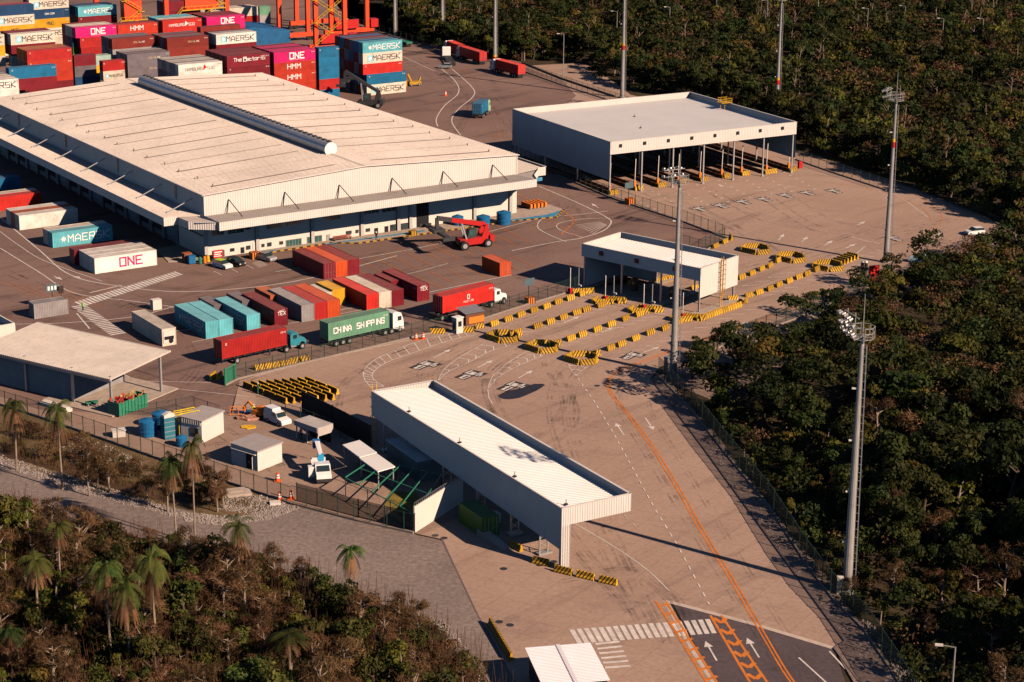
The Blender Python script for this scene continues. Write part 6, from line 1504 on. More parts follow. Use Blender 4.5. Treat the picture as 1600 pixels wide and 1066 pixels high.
# green skip with scrap
c0, c1 = at(186, 653), at(231, 637); a = heading(c0, c1); t = thing('green_skip', 'green ribbed skip full of scrap under the open shed roof', 'skip', (c0.x, c0.y, .17), a); Lx = (c1 - c0).length
m = MB(); m.box(0, Lx, 0, .1, 0, 2.0); m.box(0, Lx, 2.2, 2.3, 0, 2.0); m.box(0, .1, 0.1, 2.2, 0, 2.0); m.box(Lx - .1, Lx, .1, 2.2, 0, 2.0); m.box(0.1, Lx - .1, .1, 2.2, 0.05, .15)
for i in range(9): m.box(i * Lx / 9, i * Lx / 9 + .16, -.1, 0, 0, 2.05)
m.build('tub', M_GREENP, t)
for nm, colr, cx_, n_ in (('red_scrap', (.35, .04, .03), .35, 14), ('timber_scrap', (.45, .25, .10), .7, 12)):
    m = MB(); random.seed(3)
    for i in range(n_):
        x = Lx * random.uniform(cx_ - .3, cx_ + .25); y = random.uniform(.4, 1.9); m.bar((x, y, 1.2), (x + random.uniform(-1, 1), y + random.uniform(-.6, .6), 1.9 + random.uniform(0, .5)), .5, .12)
    o = m.build(nm, paint(nm + '_paint', colr, .8)); o.location = t.location; o.rotation_euler = t.rotation_euler; tag(o, ('heap of red scrap boards filling the left half of the green skip' if nm[0] == 'r' else 'heap of broken pallet timber in the right half of the green skip'), 'scrap')
c = at(90, 632); o = MB(); o.box(0, 5.8, 0, 1.1, 0, .5); o.box(.2, 5.6, .1, 1.0, .5, .7); o = o.build('roofing_stack', M_PLAST); o.location = (c.x - 2.5, c.y - .5, .02); o.rotation_euler.z = R(-36); tag(o, 'stack of white roofing sheets on the ground outside the shed wall', 'sheets')
c = at(125, 640); t = thing('hand_cart', 'small green hand cart behind the shed column', 'cart', (c.x + .8, c.y + .8, .17), R(25)); m = MB(); m.box(0, 1.8, 0, .9, .4, .55); m.bar((1.8, .45, .5), (2.5, .45, 1.1), .06); m.build('deck', M_GREENP, t)
for x in (.3, 1.5):
    for y in (0, .9): wheel(t, x, y, .2, .1)
# booths near the red truck
c = at(715, 520); t = thing('guard_booth', 'narrow white guard booth beside the orange hut', 'booth', (c.x, c.y, .015), R(40)); m = MB(); m.box(-.7, .7, -.6, .6, 0, 2.6); m.build('wall', M_PLAST, t); m = MB(); m.box(-.8, .8, -.7, .7, 2.6, 2.75); m.build('roof', M_WHITER, t); m = MB(); m.box(-.35, .35, -.64, -.605, 1.2, 2.1); m.box(-.74, -.705, -.3, .3, .3, 2.1); m.build('window', M_GLASS, t)
c = at(728, 510); t = thing('orange_hut', 'orange and brown hut with ribbed roof behind the white guard booth', 'hut', (c.x, c.y, .015), R(35)); m = MB(); m.box(0, 3.6, 0, 2.6, 0, 2.0); m.build('wall', paint('brown_board', (.15, .06, .03), .7), t); m = MB(); m.box(.6, 3.65, -.05, 0, .3, 1.4); m.build('orange_panel', M_ORANGE, t); m = MB(); m.corr_roof((-.2, -.3, 2.1), (4.0, 0, 0), (0, 3.1, .5), .3, .05); m.build('roof', M_GALV, t)
# cones
def cone(px, label, s=1.0):
    c = at(*px); t = thing('traffic_cone', label, 'traffic cone', (c.x, c.y, .02), 0, 'orange and white traffic drums'); m = MB(); m.cyl((0, 0, .08), (0, 0, 1.1 * s), .30 * s, .16 * s, 12); m.box(-.42 * s, .42 * s, -.42 * s, .42 * s, 0, .1); m.build('drum_body', paint('cone_orange', (.75, .11, .02), .5), t)
    m = MB()
    for z in (.42, .72): m.cyl((0, 0, z * s), (0, 0, (z + .16) * s), (.30 - .13 * z) * s + .015, (.30 - .13 * (z + .16)) * s + .015, 12, cap=False)
    m.build('reflective_band', M_LOGO_W, t)
for px, l, s in (((434, 752), 'orange and white drum nearest the lower white cabin', 1.1), ((437, 782), 'left drum of the pair on the gravel edge', 1.1), ((455, 780), 'right drum of the pair on the gravel edge', 1.1), ((650, 531), 'left small drum behind the green container truck', 1.), ((661, 530), 'right small drum behind the green container truck', 1.),
                 ((696, 150), 'lone orange cone on the distant open yard', 1.2)): cone(px, l, s)
# kerb post, utility things in the mast shadow area
for k, (px, cl, nm, lb) in enumerate((((647, 134), M_YEL, 'parked_forklift', 'small yellow lift machine right of the corner stack'), ((70, 153), M_YEL, 'loading_ramp', 'yellow ramp frame against the dark red stack'))):
    if k: continue
    c = at(*px); t = thing(nm, lb, 'machine', (c.x, c.y, .015), R(30)); m = MB(); m.box(-1.8, 1.8, -.9, .9, .4, 1.2); m.bar((-.9, 0, 1.2), (-2.0, 0, 3.4), .5); m.bar((1.7, .8, .2), (2.4, .8, 2.2), .4); m.bar((-2.8, -.6, .1), (-2.8, -.6, 1.8), .5); m.build('body', cl, t)
    for x in (-1.2, 1.2):
        for y in (-.8, .8): wheel(t, x, y, .4, .3)
c = at(780, 377); t = thing('material_rack', 'orange and blue rack of materials at the right end of the warehouse pavement', 'rack', grid(74, .8, .13), GA); m = MB()
for i in range(5): m.box(i * .9, i * .9 + .5, 0, 3.5, .2, 1.1)
m.build('crates', M_ORANGE, t)
# bin, skips and drums at the dock corner
for px, lb, mt, dims, nm, ct in (((296, 414), 'blue bin beside the drums at the dock corner', M_TANK, (1.3, 1.0, 1.4), 'blue_bin', 'bin'), ((289, 412), 'rust-coloured box of scrap behind the blue bin', paint('rust_box', (.28, .09, .04), .8), (1.5, 1.3, 1.6), 'scrap_box', 'box')):
    c = at(*px); t = thing(nm, lb, ct, (c.x, c.y, .14), GA); m = MB(); a, b, h = dims; m.box(0, a, 0, b, 0, h); m.box(-.05, a + .05, -.05, b + .05, h, h + .1); m.build('tub', mt, t)
for px, lb, mt in (((313, 413), 'green and white drum left of the orange ones', M_GREENP), ((320, 412), 'orange drum at the corner column', M_ORANGE), ((325, 410), 'yellow drum right of the orange one', M_YEL)):
    c = at(*px); m = MB(); m.cyl((0, 0, 0), (0, 0, 1.1), .32, .32, 12); m.cyl((0, 0, 1.1), (0, 0, 1.25), .25, .2, 12); o = m.build('drum', mt); o.location = (c.x, c.y, .14); tag(o, lb, 'drum')
c = at(333, 410); t = thing('notice_board', 'red notice board with pale lettering at the left end of the office wall', 'sign', (c.x, c.y + .5, 0), GA); m = MB(); m.box(0, 2.0, 0, .08, .6, 2.1); m.build('board', M_RED, t); m = MB(); m.box(.2, 1.8, -.02, 0, 1.6, 1.8); m.box(.2, 1.5, -.02, 0, 1.2, 1.38); m.box(.2, 1.7, -.02, 0, .85, 1.0); m.build('text_lines', M_LOGO_W, t)
c = at(238, 488); t = thing('stacked_boxes', 'small cream box on the ground behind the leftmost container of the row', 'box', (c.x, c.y + 1, 0), GA); m = MB(); m.box(0, 1.6, 0, 1.2, 0, 1.7); m.box(-.03, 1.63, -.03, 1.23, 1.7, 1.78); m.build('shell', M_PLAST, t)
t = thing('office_bench', 'long rust-red bench against the office wall', 'bench', grid(26.5, -1.4, .13), GA); m = MB(); m.box(0, 4, 0, .5, .4, .5); m.build('seat', paint('bench_red', (.25, .08, .06), .7), t); m = MB(); m.box(0, 4, .45, .52, .6, .95); m.build('backrest', paint('bench_red', (.25, .08, .06), .7), t)
for x in (.2, 3.7): m = MB(); m.box(x, x + .1, .05, .45, 0, .4); m.build('leg', M_STEELD, t)
# tarpaulin, toys of the work crew: orange excavator and mats
c = at(405, 652); t = thing('mini_excavator', 'small orange excavator behind the white van', 'excavator', (c.x, c.y, .015), R(150)); m = MB(); m.box(-.9, .9, -.7, .7, .5, 1.2); m.side([(-.9, 1.2), (-.8, 1.8), (.1, 1.7), (.3, 1.2)], -.5, .5); m.build('body', M_ORANGE, t)
m = MB()
for y in (-.7, .7): m.box(-1.1, 1.1, y - .18, y + .18, 0, .45)
m.build('track', M_BLACK, t); m = MB(); m.bar((.6, 0, 1.0), (1.8, 0, 2.1), .22); m.bar((1.8, 0, 2.1), (2.7, 0, 1.2), .18); m.bar((2.7, 0, 1.2), (2.6, 0, .5), .4); m.build('digging_arm', M_ORANGE, t)
for px, lb, cl, nm in (((360, 650), 'orange barrier frame standing left of the blue mat', M_ORANGE, 'folding_barrier'), ((388, 655), 'jumble of orange and blue netting beside the excavator', paint('net_mix', (.45, .22, .15), .8, 0, .6, 3.), 'netting_heap'), ((385, 644), 'blue tarpaulin spread on the ground behind the netting', paint('blue_tarpaulin', (.01, .10, .24), .5, 0, .25, .6), 'blue_tarpaulin'), ((388, 668), 'yellow and red mat on the ground near the lower white cabin', M_YEL, 'yellow_mat')):
    c = at(*px); m = MB()
    if nm == 'folding_barrier':
        for x in (0, 1.2):
            for z in (.2, .9, 1.4): m.bar((x, 0, z), (x + .9, .2, z), .08)
            m.bar((x, 0, 0), (x, 0, 1.4), .08); m.bar((x + .9, .2, 0), (x + .9, .2, 1.4), .08)
    else:
        random.seed(5); P = [(2.0 * math.cos(b) * random.uniform(.7, 1.1), .9 * math.sin(b) * random.uniform(.7, 1.1)) for b in np.linspace(0, 2 * math.pi, 13)[:-1]]
        m.prism([(x * (.6 if nm == 'yellow_mat' else 1), y) for x, y in P], .02, .12 if 'heap' not in nm else .35)
        if 'heap' in nm:
            for i in range(10): m.bar((random.uniform(-1.2, 1.2), random.uniform(-.5, .5), .3), (random.uniform(-1.2, 1.2), random.uniform(-.5, .5), .55), .25, .15)
    o = m.build(nm, cl); o.location = (c.x, c.y, 0); tag(o, lb, nm.split('_')[-1])
# palm pots: shaded container in the foreground
p = at(704, 815); q0, q1 = at(755, 842), at(704, 806)
a = heading(q0, q1)
n = Vector((-math.sin(a), math.cos(a), 0)); pc = at(753, 841) + n * -CW / 2; pc.z = 0
container(pc, a, L20, 2.6, 'dgreen', 'dark green container in the shade of the long canopy', detail=True, group='container in the shade under the long canopy')
c = at(770, 822); t = thing('pallet_of_goods', 'pale wrapped pallet beside the dark green container', 'pallet', (c.x, c.y, 0), R(30)); m = MB(); m.box(0, 1.2, 0, 1.2, .15, 1.5); m.build('wrapped_load', paint('wrap_blue', (.35, .5, .55), .4), t); m = MB(); m.box(-.05, 1.25, -.05, 1.25, 0, .15); m.build('pallet_base', paint('wood', (.2, .12, .07), .9), t)
c0, c1 = at(768, 850), at(800, 868); a = heading(c0, c1); t = thing('concrete_ramp', 'low grey ramp beside the pallet in the long shadow', 'ramp', (c0.x, c0.y, 0), a); m = MB(); m.side([(-3.2, 0), (-3.2, .9), (2.5, .05), (2.5, 0)], 0, 1.2); m.build('ramp_body', M_CONC, t)
# ================================================================== PEOPLE
def person(px, label, ang=0., vest=M_HIVIS, trou=M_TROU, lean=0., helmet=M_LOGO_W):
    c = at(*px); t = thing('person', label, 'person', (c.x, c.y, .02), ang)
    J = {'pel': (0, 0, .95), 'sp': (.02 + lean * .2, 0, 1.2), 'ch': (.02 + lean * .4, 0, 1.42), 'nk': (.02 + lean * .5, 0, 1.53), 'hd': (.04 + lean * .6, 0, 1.66), 'tp': (.04 + lean * .6, 0, 1.76)}
    for s, k in ((1, 'l'), (-1, 'r')):
        J['h' + k] = (0, .10 * s, .90); J['k' + k] = (.06 * s, .12 * s, .50); J['a' + k] = (-.04 * s, .13 * s, .08); J['f' + k] = (-.04 * s + .16, .14 * s, .03)
        J['s' + k] = (.02 + lean * .4, .19 * s, 1.42); J['e' + k] = (.06 + lean * .4, .25 * s, 1.15); J['w' + k] = (.16 + lean * .4, .24 * s, .93); J['n' + k] = (.19 + lean * .4, .24 * s, .85)
    rad = dict(pel=.14, sp=.13, ch=.15, nk=.06, hd=.095, tp=.07); rad.update({x + k: r for k in 'lr' for x, r in (('h', .10), ('k', .065), ('a', .05), ('f', .04), ('s', .07), ('e', .05), ('w', .035), ('n', .035))})
    E_ = [('pel', 'sp'), ('sp', 'ch'), ('ch', 'nk'), ('nk', 'hd'), ('hd', 'tp')] + [(a + k if len(a) == 1 else a, b + k) for k in 'lr' for a, b in (('pel', 'h'), ('h', 'k'), ('k', 'a'), ('a', 'f'), ('ch', 's'), ('s', 'e'), ('e', 'w'), ('w', 'n'))]
    names = list(J); me = bpy.data.meshes.new('body'); me.from_pydata([J[n_] for n_ in names], [(names.index(a), names.index(b)) for a, b in E_], [])
    o = bpy.data.objects.new('body', me); col.objects.link(o); sk = o.modifiers.new('s', 'SKIN'); sk.use_smooth_shade = True; o.modifiers.new('u', 'SUBSURF').levels = 1
    for i, n_ in enumerate(names): me.skin_vertices[0].data[i].radius = (rad[n_], rad[n_])
    me.skin_vertices[0].data[0].use_root = True
    dg = bpy.context.evaluated_depsgraph_get(); me2 = bpy.data.meshes.new_from_object(o.evaluated_get(dg)); bpy.data.objects.remove(o)
    for m_ in (M_SKIN, trou, vest): me2.materials.append(m_)
    for p in me2.polygons:
        z = p.center.z; p.material_index = 1 if z < .95 and abs(p.center.y) < .19 else (2 if .95 <= z < 1.5 else 0)
    b = link('body', me2, t)
    m = MB(); hx = .04 + lean * .6; m.cyl((hx, 0, 1.70), (hx, 0, 1.80), .125, .07, 12); m.cyl((hx, 0, 1.69), (hx + .02, 0, 1.71), .16, .13, 12); m.build('helmet', helmet, t); return t
person((130, 487), 'person in green hi-vis clothing walking at the zebra crossing corner', 1.2); person((397, 650), 'person in yellow-green vest standing beside the orange excavator', 2.4)
person((403, 616), 'person in green working at the front of the stored barriers', .6, M_GREENP); person((588, 376), 'person in dark clothes in the office doorway', -1, M_DARK, M_DARK)
person((470, 687), 'person in pale shirt standing under the guard shelter at the left', -1, M_PLAST, M_DARK); person((481, 690), 'person in pale shirt standing under the guard shelter in the middle', -1.5, paint('beige_shirt', (.5, .45, .35), .8), M_DARK)
c = at(1364, 450); m = MB(); m.box(-1.0, 1.0, -.1, .1, 1.0, 4.2); m.box(-.08, .08, -.1, .1, 0, 1); o = m.build('red_sign', M_RED); o.location = (c.x, c.y, 0); o.rotation_euler.z = R(20); tag(o, 'upright red sign between bushes beside the orange line', 'sign')
t = thing('traffic_light', 'pair of dark signal heads on a pole above the lower right mast', 'traffic light', at(1349, 442), R(10)); m = MB(); m.box(-.06, .06, -.06, .06, 0, 2.6); m.build('pole', M_STEELD, t)
for x in (-.4, .3): m = MB(); m.box(x - .25, x + .25, -.2, .2, 1.6, 3.8); m.cyl((x, 0, 3.8), (x, 0, 4.1), .3, .2, 10, 1); m.build('signal_head', [M_STEELD, M_LOGO_W], t)
c = at(400, 775)
t = thing('drain_slab', 'pale concrete drain slab among the white stones', 'slab', (at(365, 772).x, at(365, 772).y, 0), R(20)); m = MB(); m.box(-2.2, 2.2, -1.3, 1.3, 0, .35); m.box(-1.2, 1.2, -.4, .4, .35, .5); m.build('slab_body', M_CONC, t)
m = MB(); m.box(-.7, .7, -.5, .5, 0, .35); o = m.build('inspection_cover', M_PLAST); o.location = at(430, 788); o.rotation_euler.z = .2; tag(o, 'small white inspection box on the gravel by the drums', 'box')
# ================================================================== VEGETATION
def leaf_mat(name, c0, c1, c2, patch=.25, hue=(.455, .535)):
    m, nt, b = newmat(name, .7, 0, .15)
    oi = N(nt, "ShaderNodeObjectInfo"); geo = N(nt, "ShaderNodeNewGeometry")
    f = noise(nt, patch, 3, .6, vec=geo.outputs['Position'])
    o = mixc(nt, ramp(nt, f, .35, .65), c0, c1)
    f2 = noise(nt, 3.0, 2, .6, vec=geo.outputs['Position'])
    o = mixc(nt, ramp(nt, f2, .52, .75), o, c2)
    o = mixc(nt, oi.outputs['Random'], o, mixc(nt, 1., o, (1.5, 1.1, .8), 'MULTIPLY')) if False else o
    v = N(nt, "ShaderNodeHueSaturation"); nt.links.new(o, v.inputs['Color'])
    at_ = N(nt, "ShaderNodeAttribute", attribute_name='tone'); ad = N(nt, "ShaderNodeMath", operation='ADD'); nt.links.new(oi.outputs['Random'], ad.inputs[0]); nt.links.new(at_.outputs['Fac'], ad.inputs[1])
    fr = N(nt, "ShaderNodeMath", operation='FRACT'); nt.links.new(ad.outputs[0], fr.inputs[0]); f7 = N(nt, "ShaderNodeMath", operation='MULTIPLY'); f7.inputs[1].default_value = 7.31; nt.links.new(ad.outputs[0], f7.inputs[0])
    f8 = N(nt, "ShaderNodeMath", operation='FRACT'); nt.links.new(f7.outputs[0], f8.inputs[0])
    nt.links.new(ramp(nt, f8.outputs[0], 0, 1, *hue), v.inputs['Hue']); nt.links.new(ramp(nt, fr.outputs[0], 0, 1, .5, 1.6), v.inputs['Value'])
    nt.links.new(v.outputs[0], b.inputs["Base Color"])
    tl = N(nt, "ShaderNodeBsdfTranslucent"); nt.links.new(v.outputs[0], tl.inputs[0]); mx = N(nt, "ShaderNodeMixShader"); mx.inputs[0].default_value = .25
    out = nt.nodes["Material Output"]; nt.links.new(b.outputs[0], mx.inputs[1]); nt.links.new(tl.outputs[0], mx.inputs[2]); nt.links.new(mx.outputs[0], out.inputs[0]); return m
M_LEAF = leaf_mat('forest_leaves', (.010, .019, .005), (.028, .038, .008), (.075, .068, .013))
M_LEAFY = leaf_mat('yellowish_leaves', (.035, .045, .008), (.08, .072, .012), (.16, .12, .018))
M_LEAFB = leaf_mat('dry_brown_twigs', (.055, .030, .014), (.115, .062, .029), (.21, .125, .06), hue=(.488, .515))
M_LEAFG = leaf_mat('bush_leaves', (.020, .034, .008), (.060, .066, .014), (.14, .115, .022))
M_BARK = paint('pale_bark', (.26, .20, .15), .9, 0, .3, 1.5, dirt=.3)
M_BARKD = paint('dark_bark', (.09, .065, .045), .9, 0, .3, 1.5)
M_FROND = leaf_mat('palm_fronds', (.022, .048, .010), (.055, .075, .015), (.12, .10, .02))
M_DFROND = leaf_mat('dead_palm_fronds', (.13, .064, .032), (.20, .10, .05), (.26, .14, .075), hue=(.495, .51))
rng = np.random.default_rng(11)
def leaves(centers, radii, n, size, flat=.5, shell=.75, r=rng, asp=.32):
    """n small leaf faces through the given boughs"""
    centers = np.array(centers); radii = np.array(radii); w_ = (radii[:, 0] * radii[:, 1]); idx = r.choice(len(centers), n, p=w_ / w_.sum())
    d = r.normal(size=(n, 3)); d /= np.linalg.norm(d, axis=1)[:, None]; d[:, 2] = np.where(d[:, 2] < -.3, -d[:, 2] * .6, d[:, 2])
    rad = shell + (1 - shell) * r.random(n) ** .5 * 1.25; c = centers[idx] + d * radii[idx] * rad[:, None]
    nrm = d + r.normal(size=(n, 3)) * flat; nrm /= np.linalg.norm(nrm, axis=1)[:, None]
    t = np.cross(nrm, r.normal(size=(n, 3))); t /= np.linalg.norm(t, axis=1)[:, None]; b = np.cross(nrm, t)
    s = size * (.6 + .8 * r.random(n))[:, None]; a_ = t * s * .5; b_ = b * s * asp
    return np.stack([c - a_ - b_ * .4, c + b_ * -1, c + a_ + b_ * .2, c + b_], 1)
def quad_mesh(name, Q, mats, mi=None):
    me = bpy.data.meshes.new(name); n = len(Q); me.vertices.add(n * 4); me.vertices.foreach_set("co", Q.reshape(-1)); me.loops.add(n * 4); me.loops.foreach_set("vertex_index", np.arange(n * 4, dtype=np.int32))
    me.polygons.add(n); me.polygons.foreach_set("loop_start", np.arange(0, n * 4, 4, dtype=np.int32)); me.polygons.foreach_set("loop_total", np.full(n, 4, dtype=np.int32))
    for m in mats: me.materials.append(m)
    if mi is not None: me.polygons.foreach_set("material_index", mi)
    me.update(calc_edges=True); return me
def limbs(m, base, top, r0, n, spread, rnd, h0=.35, mi=0, sub=2):
    base = Vector(base); top = Vector(top); bend = Vector((rnd.uniform(-.4, .4), rnd.uniform(-.4, .4), 0)); mid = base.lerp(top, .5) + bend
    m.cyl(base, mid, r0, r0 * .7, 7, mi, False); m.cyl(mid, top, r0 * .7, r0 * .25, 6, mi, False); tips = []
    for i in range(n):
        f = h0 + (1 - h0) * i / n; s = base.lerp(mid, f * 2) if f < .5 else mid.lerp(top, f * 2 - 1); a = rnd.uniform(0, 6.28); L = spread * rnd.uniform(.6, 1.1) * (1.15 - f * .5)
        e = s + Vector((math.cos(a) * L, math.sin(a) * L, L * rnd.uniform(.35, .9))); m.cyl(s, e, r0 * .35, r0 * .10, 5, mi, False); tips.append(e)
        for k in range(sub):
            s2 = s.lerp(e, rnd.uniform(.4, .8)); a2 = a + rnd.uniform(-1, 1); e2 = s2 + Vector((math.cos(a2), math.sin(a2), rnd.uniform(.2, 1))) * L * .45; m.cyl(s2, e2, r0 * .15, r0 * .05, 4, mi, False); tips.append(e2)
    return tips
def tree_kind(seed, H, R_, n, size, lm, bark, boughs=9, openness=0., th=.45, asp=.32):
    rnd = random.Random(seed); r = np.random.default_rng(seed); m = MB(); tips = limbs(m, (0, 0, -.3), (rnd.uniform(-.3, .3), rnd.uniform(-.3, .3), H * .8), .16 + H * .012, boughs, R_ * .8, rnd, th)
    trunk = m.mesh('trunk', [bark]); C_, S_ = [], []
    for t in tips:
        k = rnd.uniform(.24, .42) * R_; C_.append((t.x, t.y, t.z)); S_.append((k, k, k * rnd.uniform(.55, .8)))
    if not openness: C_.append((0, 0, H * .72)); S_.append((R_ * .6, R_ * .6, H * .2))
    return trunk, quad_mesh('crown', leaves(C_, S_, n, size, r=r, asp=asp, shell=.75 if asp > .2 else .35), [lm])
KINDS = []
for i in range(7): KINDS.append(tree_kind(20 + i, 7.0 + i * .6, 3.0 + (i % 3) * .5, 1500, .62, M_LEAF, M_BARKD, 8 + i % 4, i % 3 == 2))
YK = [tree_kind(40 + i, 8.5, 3.0, 800, .6, M_LEAFY, M_BARK, 8, 1) for i in range(3)]
BK = [tree_kind(50 + i, 7.0, 2.5, 1300, .75, M_LEAFB, M_BARK, 13, 1, .35, .05) for i in range(4)]
GK = [tree_kind(60 + i, 4.0, 2.2, 1000, .36, M_LEAFG, M_BARKD, 8, 0, .2) for i in range(4)]
BR = [tree_kind(80 + i, 2.3, 1.9, 900, .5, M_LEAFB, M_BARKD, 8, 0, .1, .07) for i in range(4)]
def plant_tree(kind, p, s, name, label, group, sz=None):
    t = thing(name, label, 'tree' if 'tree' in name else 'bush', (p[0], p[1], p[2] if len(p) > 2 else 0), random.uniform(0, 6.28), group); t.scale = (s, s, sz or s * random.uniform(.85, 1.2))
    link('trunk', kind[0], t); link('crown', kind[1], t); return t
def inside(x, y, poly):
    c = False; n = len(poly); j = n - 1
    for i in range(n):
        xi, yi = poly[i]; xj, yj = poly[j]
        if (yi > y) != (yj > y) and x < (xj - xi) * (y - yi) / (yj - yi) + xi: c = not c
        j = i
    return c
def poly_pts(px): return [tuple(at(*p)[:2]) for p in px]
def scatter(poly, d, rnd, mx=100000, frame=None):
    """irregular spacing: dart throwing with varying clearance, a few gaps left open"""
    xs_ = [p[0] for p in poly]; ys_ = [p[1] for p in poly]; out = []; cell = {}
    area = (max(xs_) - min(xs_)) * (max(ys_) - min(ys_)); tries = int(area / d / d * 9)
    for _ in range(tries):
        x, y = rnd.uniform(min(xs_), max(xs_)), rnd.uniform(min(ys_), max(ys_))
        if not inside(x, y, poly) or (frame and not frame(x, y)): continue
        dd = d * (.75 + .5 * (.5 + .5 * math.sin(x * .11 + 3) * math.cos(y * .09))); k = (int(x // d), int(y // d)); ok = True
        for i in (-2, -1, 0, 1, 2):
            for j in (-2, -1, 0, 1, 2):
                for (a, b) in cell.get((k[0] + i, k[1] + j), ()):
                    if (a - x) ** 2 + (b - y) ** 2 < dd * dd: ok = False; break
                if not ok: break
            if not ok: break
        if ok: cell.setdefault(k, []).append((x, y)); out.append((x, y))
    return out[:mx]
rn = random.Random(5)
half = 800 / F
def in_view(x, y): return abs(x) < (y * .955 + 60) * half * 1.08 + 12
FR = poly_pts([(1088, 628), (1112, 617), (1150, 602), (1200, 584), (1262, 552), (1330, 512), (1400, 480), (1450, 458), (1520, 430), (1600, 402), (1760, 385), (2000, 1200), (1480, 1200), (1452, 1120), (1412, 1050), (1362, 975), (1312, 912), (1262, 848), (1206, 776), (1140, 690)])
pts = scatter(FR, 3.1, rn, frame=in_view)
pts.sort(key=lambda q: q[0] ** 2 + q[1] ** 2)
near = pts[:300]; rest = pts[300:]; NEARR = near[-1][0] ** 2 + near[-1][1] ** 2 + 2500
cnt = dict(k=0, y=0, b=0)
G_T = 'dark broadleaf trees of the right-hand forest'
edge_pts = FR
FE = [Vector((*p, 0)) for p in FR[:9] + FR[11:]]
def edge_d(x, y):
    p = Vector((x, y, 0)); best = 99
    for a, b in EDGES:
        t = max(0, min(1, (p - a).dot(b - a) / (b - a).length_squared)); best = min(best, (p - a - (b - a) * t).length)
    return best
idx_ = list(range(0, 8)); EDGES = [(Vector((*FR[i], 0)), Vector((*FR[(i + 1) % len(FR)], 0))) for i in list(range(0, 9)) + list(range(11, len(FR)))]
for (x, y) in near:
    u = rn.random(); s = rn.choice((.5, .65, .8, .9, 1.0, 1.15)) * rn.uniform(.9, 1.1) * min(1, .38 + edge_d(x, y) / 22)
    if u < .70: plant_tree(KINDS[rn.randrange(7)], (x, y), s, 'broadleaf_tree', 'dark green broadleaf tree in the dense forest right of the apron', G_T)
    elif u < .84: plant_tree(YK[rn.randrange(3)], (x, y), s * .9, 'yellowish_tree', 'open tree with yellow-green leaves in the forest right of the apron', 'yellow-green trees of the right-hand forest')
    else: plant_tree(BK[rn.randrange(4)], (x, y), s * 1.1, 'dry_tree', 'dry brown tree with pale branches in the forest right of the apron', 'dry brown trees of the right-hand forest')
# farther forest as one mass
FT = poly_pts([(590, 18), (640, 45), (700, 70), (775, 88), (812, 92), (905, 90), (935, 100), (985, 135), (1050, 140), (1150, 165), (1245, 218), (1330, 245), (1430, 282), (1530, 318), (1600, 350), (1700, 360), (1900, 300), (1700, -62), (540, -62)])
far = scatter(FT, 4.0, rn, frame=in_view)
def mass(name, label, P, mats, per, size, h=(5.5, 9.5), rr=(2.4, 3.9), weights=(.60, .20, .20), zf=None, cat=None):
    r = np.random.default_rng(9); Qs, Ms, Ts = [], [], []
    for (x, y) in P:
        H = rn.uniform(*h) * rn.choice((.7, 1, 1, 1.25)); Rr = rn.uniform(*rr); z0 = (zf(x, y) if zf else 0); k = 5; C_ = [(x + rn.uniform(-.5, .5) * Rr, y + rn.uniform(-.5, .5) * Rr, z0 + H * rn.uniform(.55, .95)) for _ in range(k)]
        S_ = [(Rr * rn.uniform(.4, .65),) * 2 + (Rr * rn.uniform(.3, .5),) for _ in range(k)]; u = rn.random(); mi = 0 if u < weights[0] else 1 if u < weights[0] + weights[1] else 2
        q = leaves(C_, S_, per if mi < 2 else per // 2, size * (1 if mi < 2 else .7), r=r); Qs.append(q); Ms.append(np.full(len(q), mi, dtype=np.int32)); Ts.append(np.full(len(q), rn.random(), dtype=np.float32))
    me = quad_mesh(name, np.concatenate(Qs), mats, np.concatenate(Ms)); me.attributes.new('tone', 'FLOAT', 'FACE').data.foreach_set('value', np.concatenate(Ts)); o = link(name, me); o['kind'] = 'stuff'; o['label'] = label
    if cat: o['category'] = cat
    return o
FM = (M_LEAF, M_LEAFY, M_LEAFB)
mass('forest_canopy', 'dense dark forest filling the land behind the gate canopy', far, FM, 190, .95, zf=hill, cat='forest')
mass('forest_canopy', 'dense forest farther back on the right of the apron', rest, FM, 420, .62, cat='forest')
mass('forest_undergrowth', 'dark undergrowth between the trees right of the apron', scatter([tuple(p) for p in FR], 2.3, rn, frame=lambda x, y: in_view(x, y) and x * x + y * y < NEARR), (M_LEAF, M_LEAFG, M_LEAFB), 130, .5, (1.0, 3.4), (1.6, 2.6), cat='undergrowth')
M_TRK = MB(); rnt = random.Random(8)
for (x, y) in far:
    if rnt.random() < .07:
        z = hill(x, y); a = Vector((x, y, z)); b = a + Vector((rnt.uniform(-1.2, 1.2), rnt.uniform(-.5, .5), rnt.uniform(7.5, 10.5))); M_TRK.cyl(a, b, .16, .07, 5, 0, False)
        for k in range(4): s = a.lerp(b, .55 + k * .11); M_TRK.cyl(s, s + Vector((rnt.uniform(-1.6, 1.6), rnt.uniform(-1, 1), rnt.uniform(.8, 2))), .07, .03, 4, 0, False)
rimu = [(p.x + rn.uniform(-5, 5), p.y + rn.uniform(-1.5, 3)) for p in catmull([at(*p) for p in ((640, 50), (700, 74), (775, 90), (830, 94), (905, 90), (985, 134), (1060, 148), (1150, 170), (1245, 220), (1330, 248), (1430, 284), (1530, 320), (1600, 353))], 16)]
mass('rim_undergrowth', 'low dark bushes filling the near rim of the forest behind the gate canopy', rimu, (M_LEAF, M_LEAFG, M_LEAFB), 260, .6, (1.5, 4.0), (2.0, 3.2), cat='undergrowth')
o = M_TRK.build('bare_branches', M_BARK); o['kind'] = 'stuff'; o['label'] = 'pale bare trunks and branches standing out of the far forest'; o['category'] = 'branches'
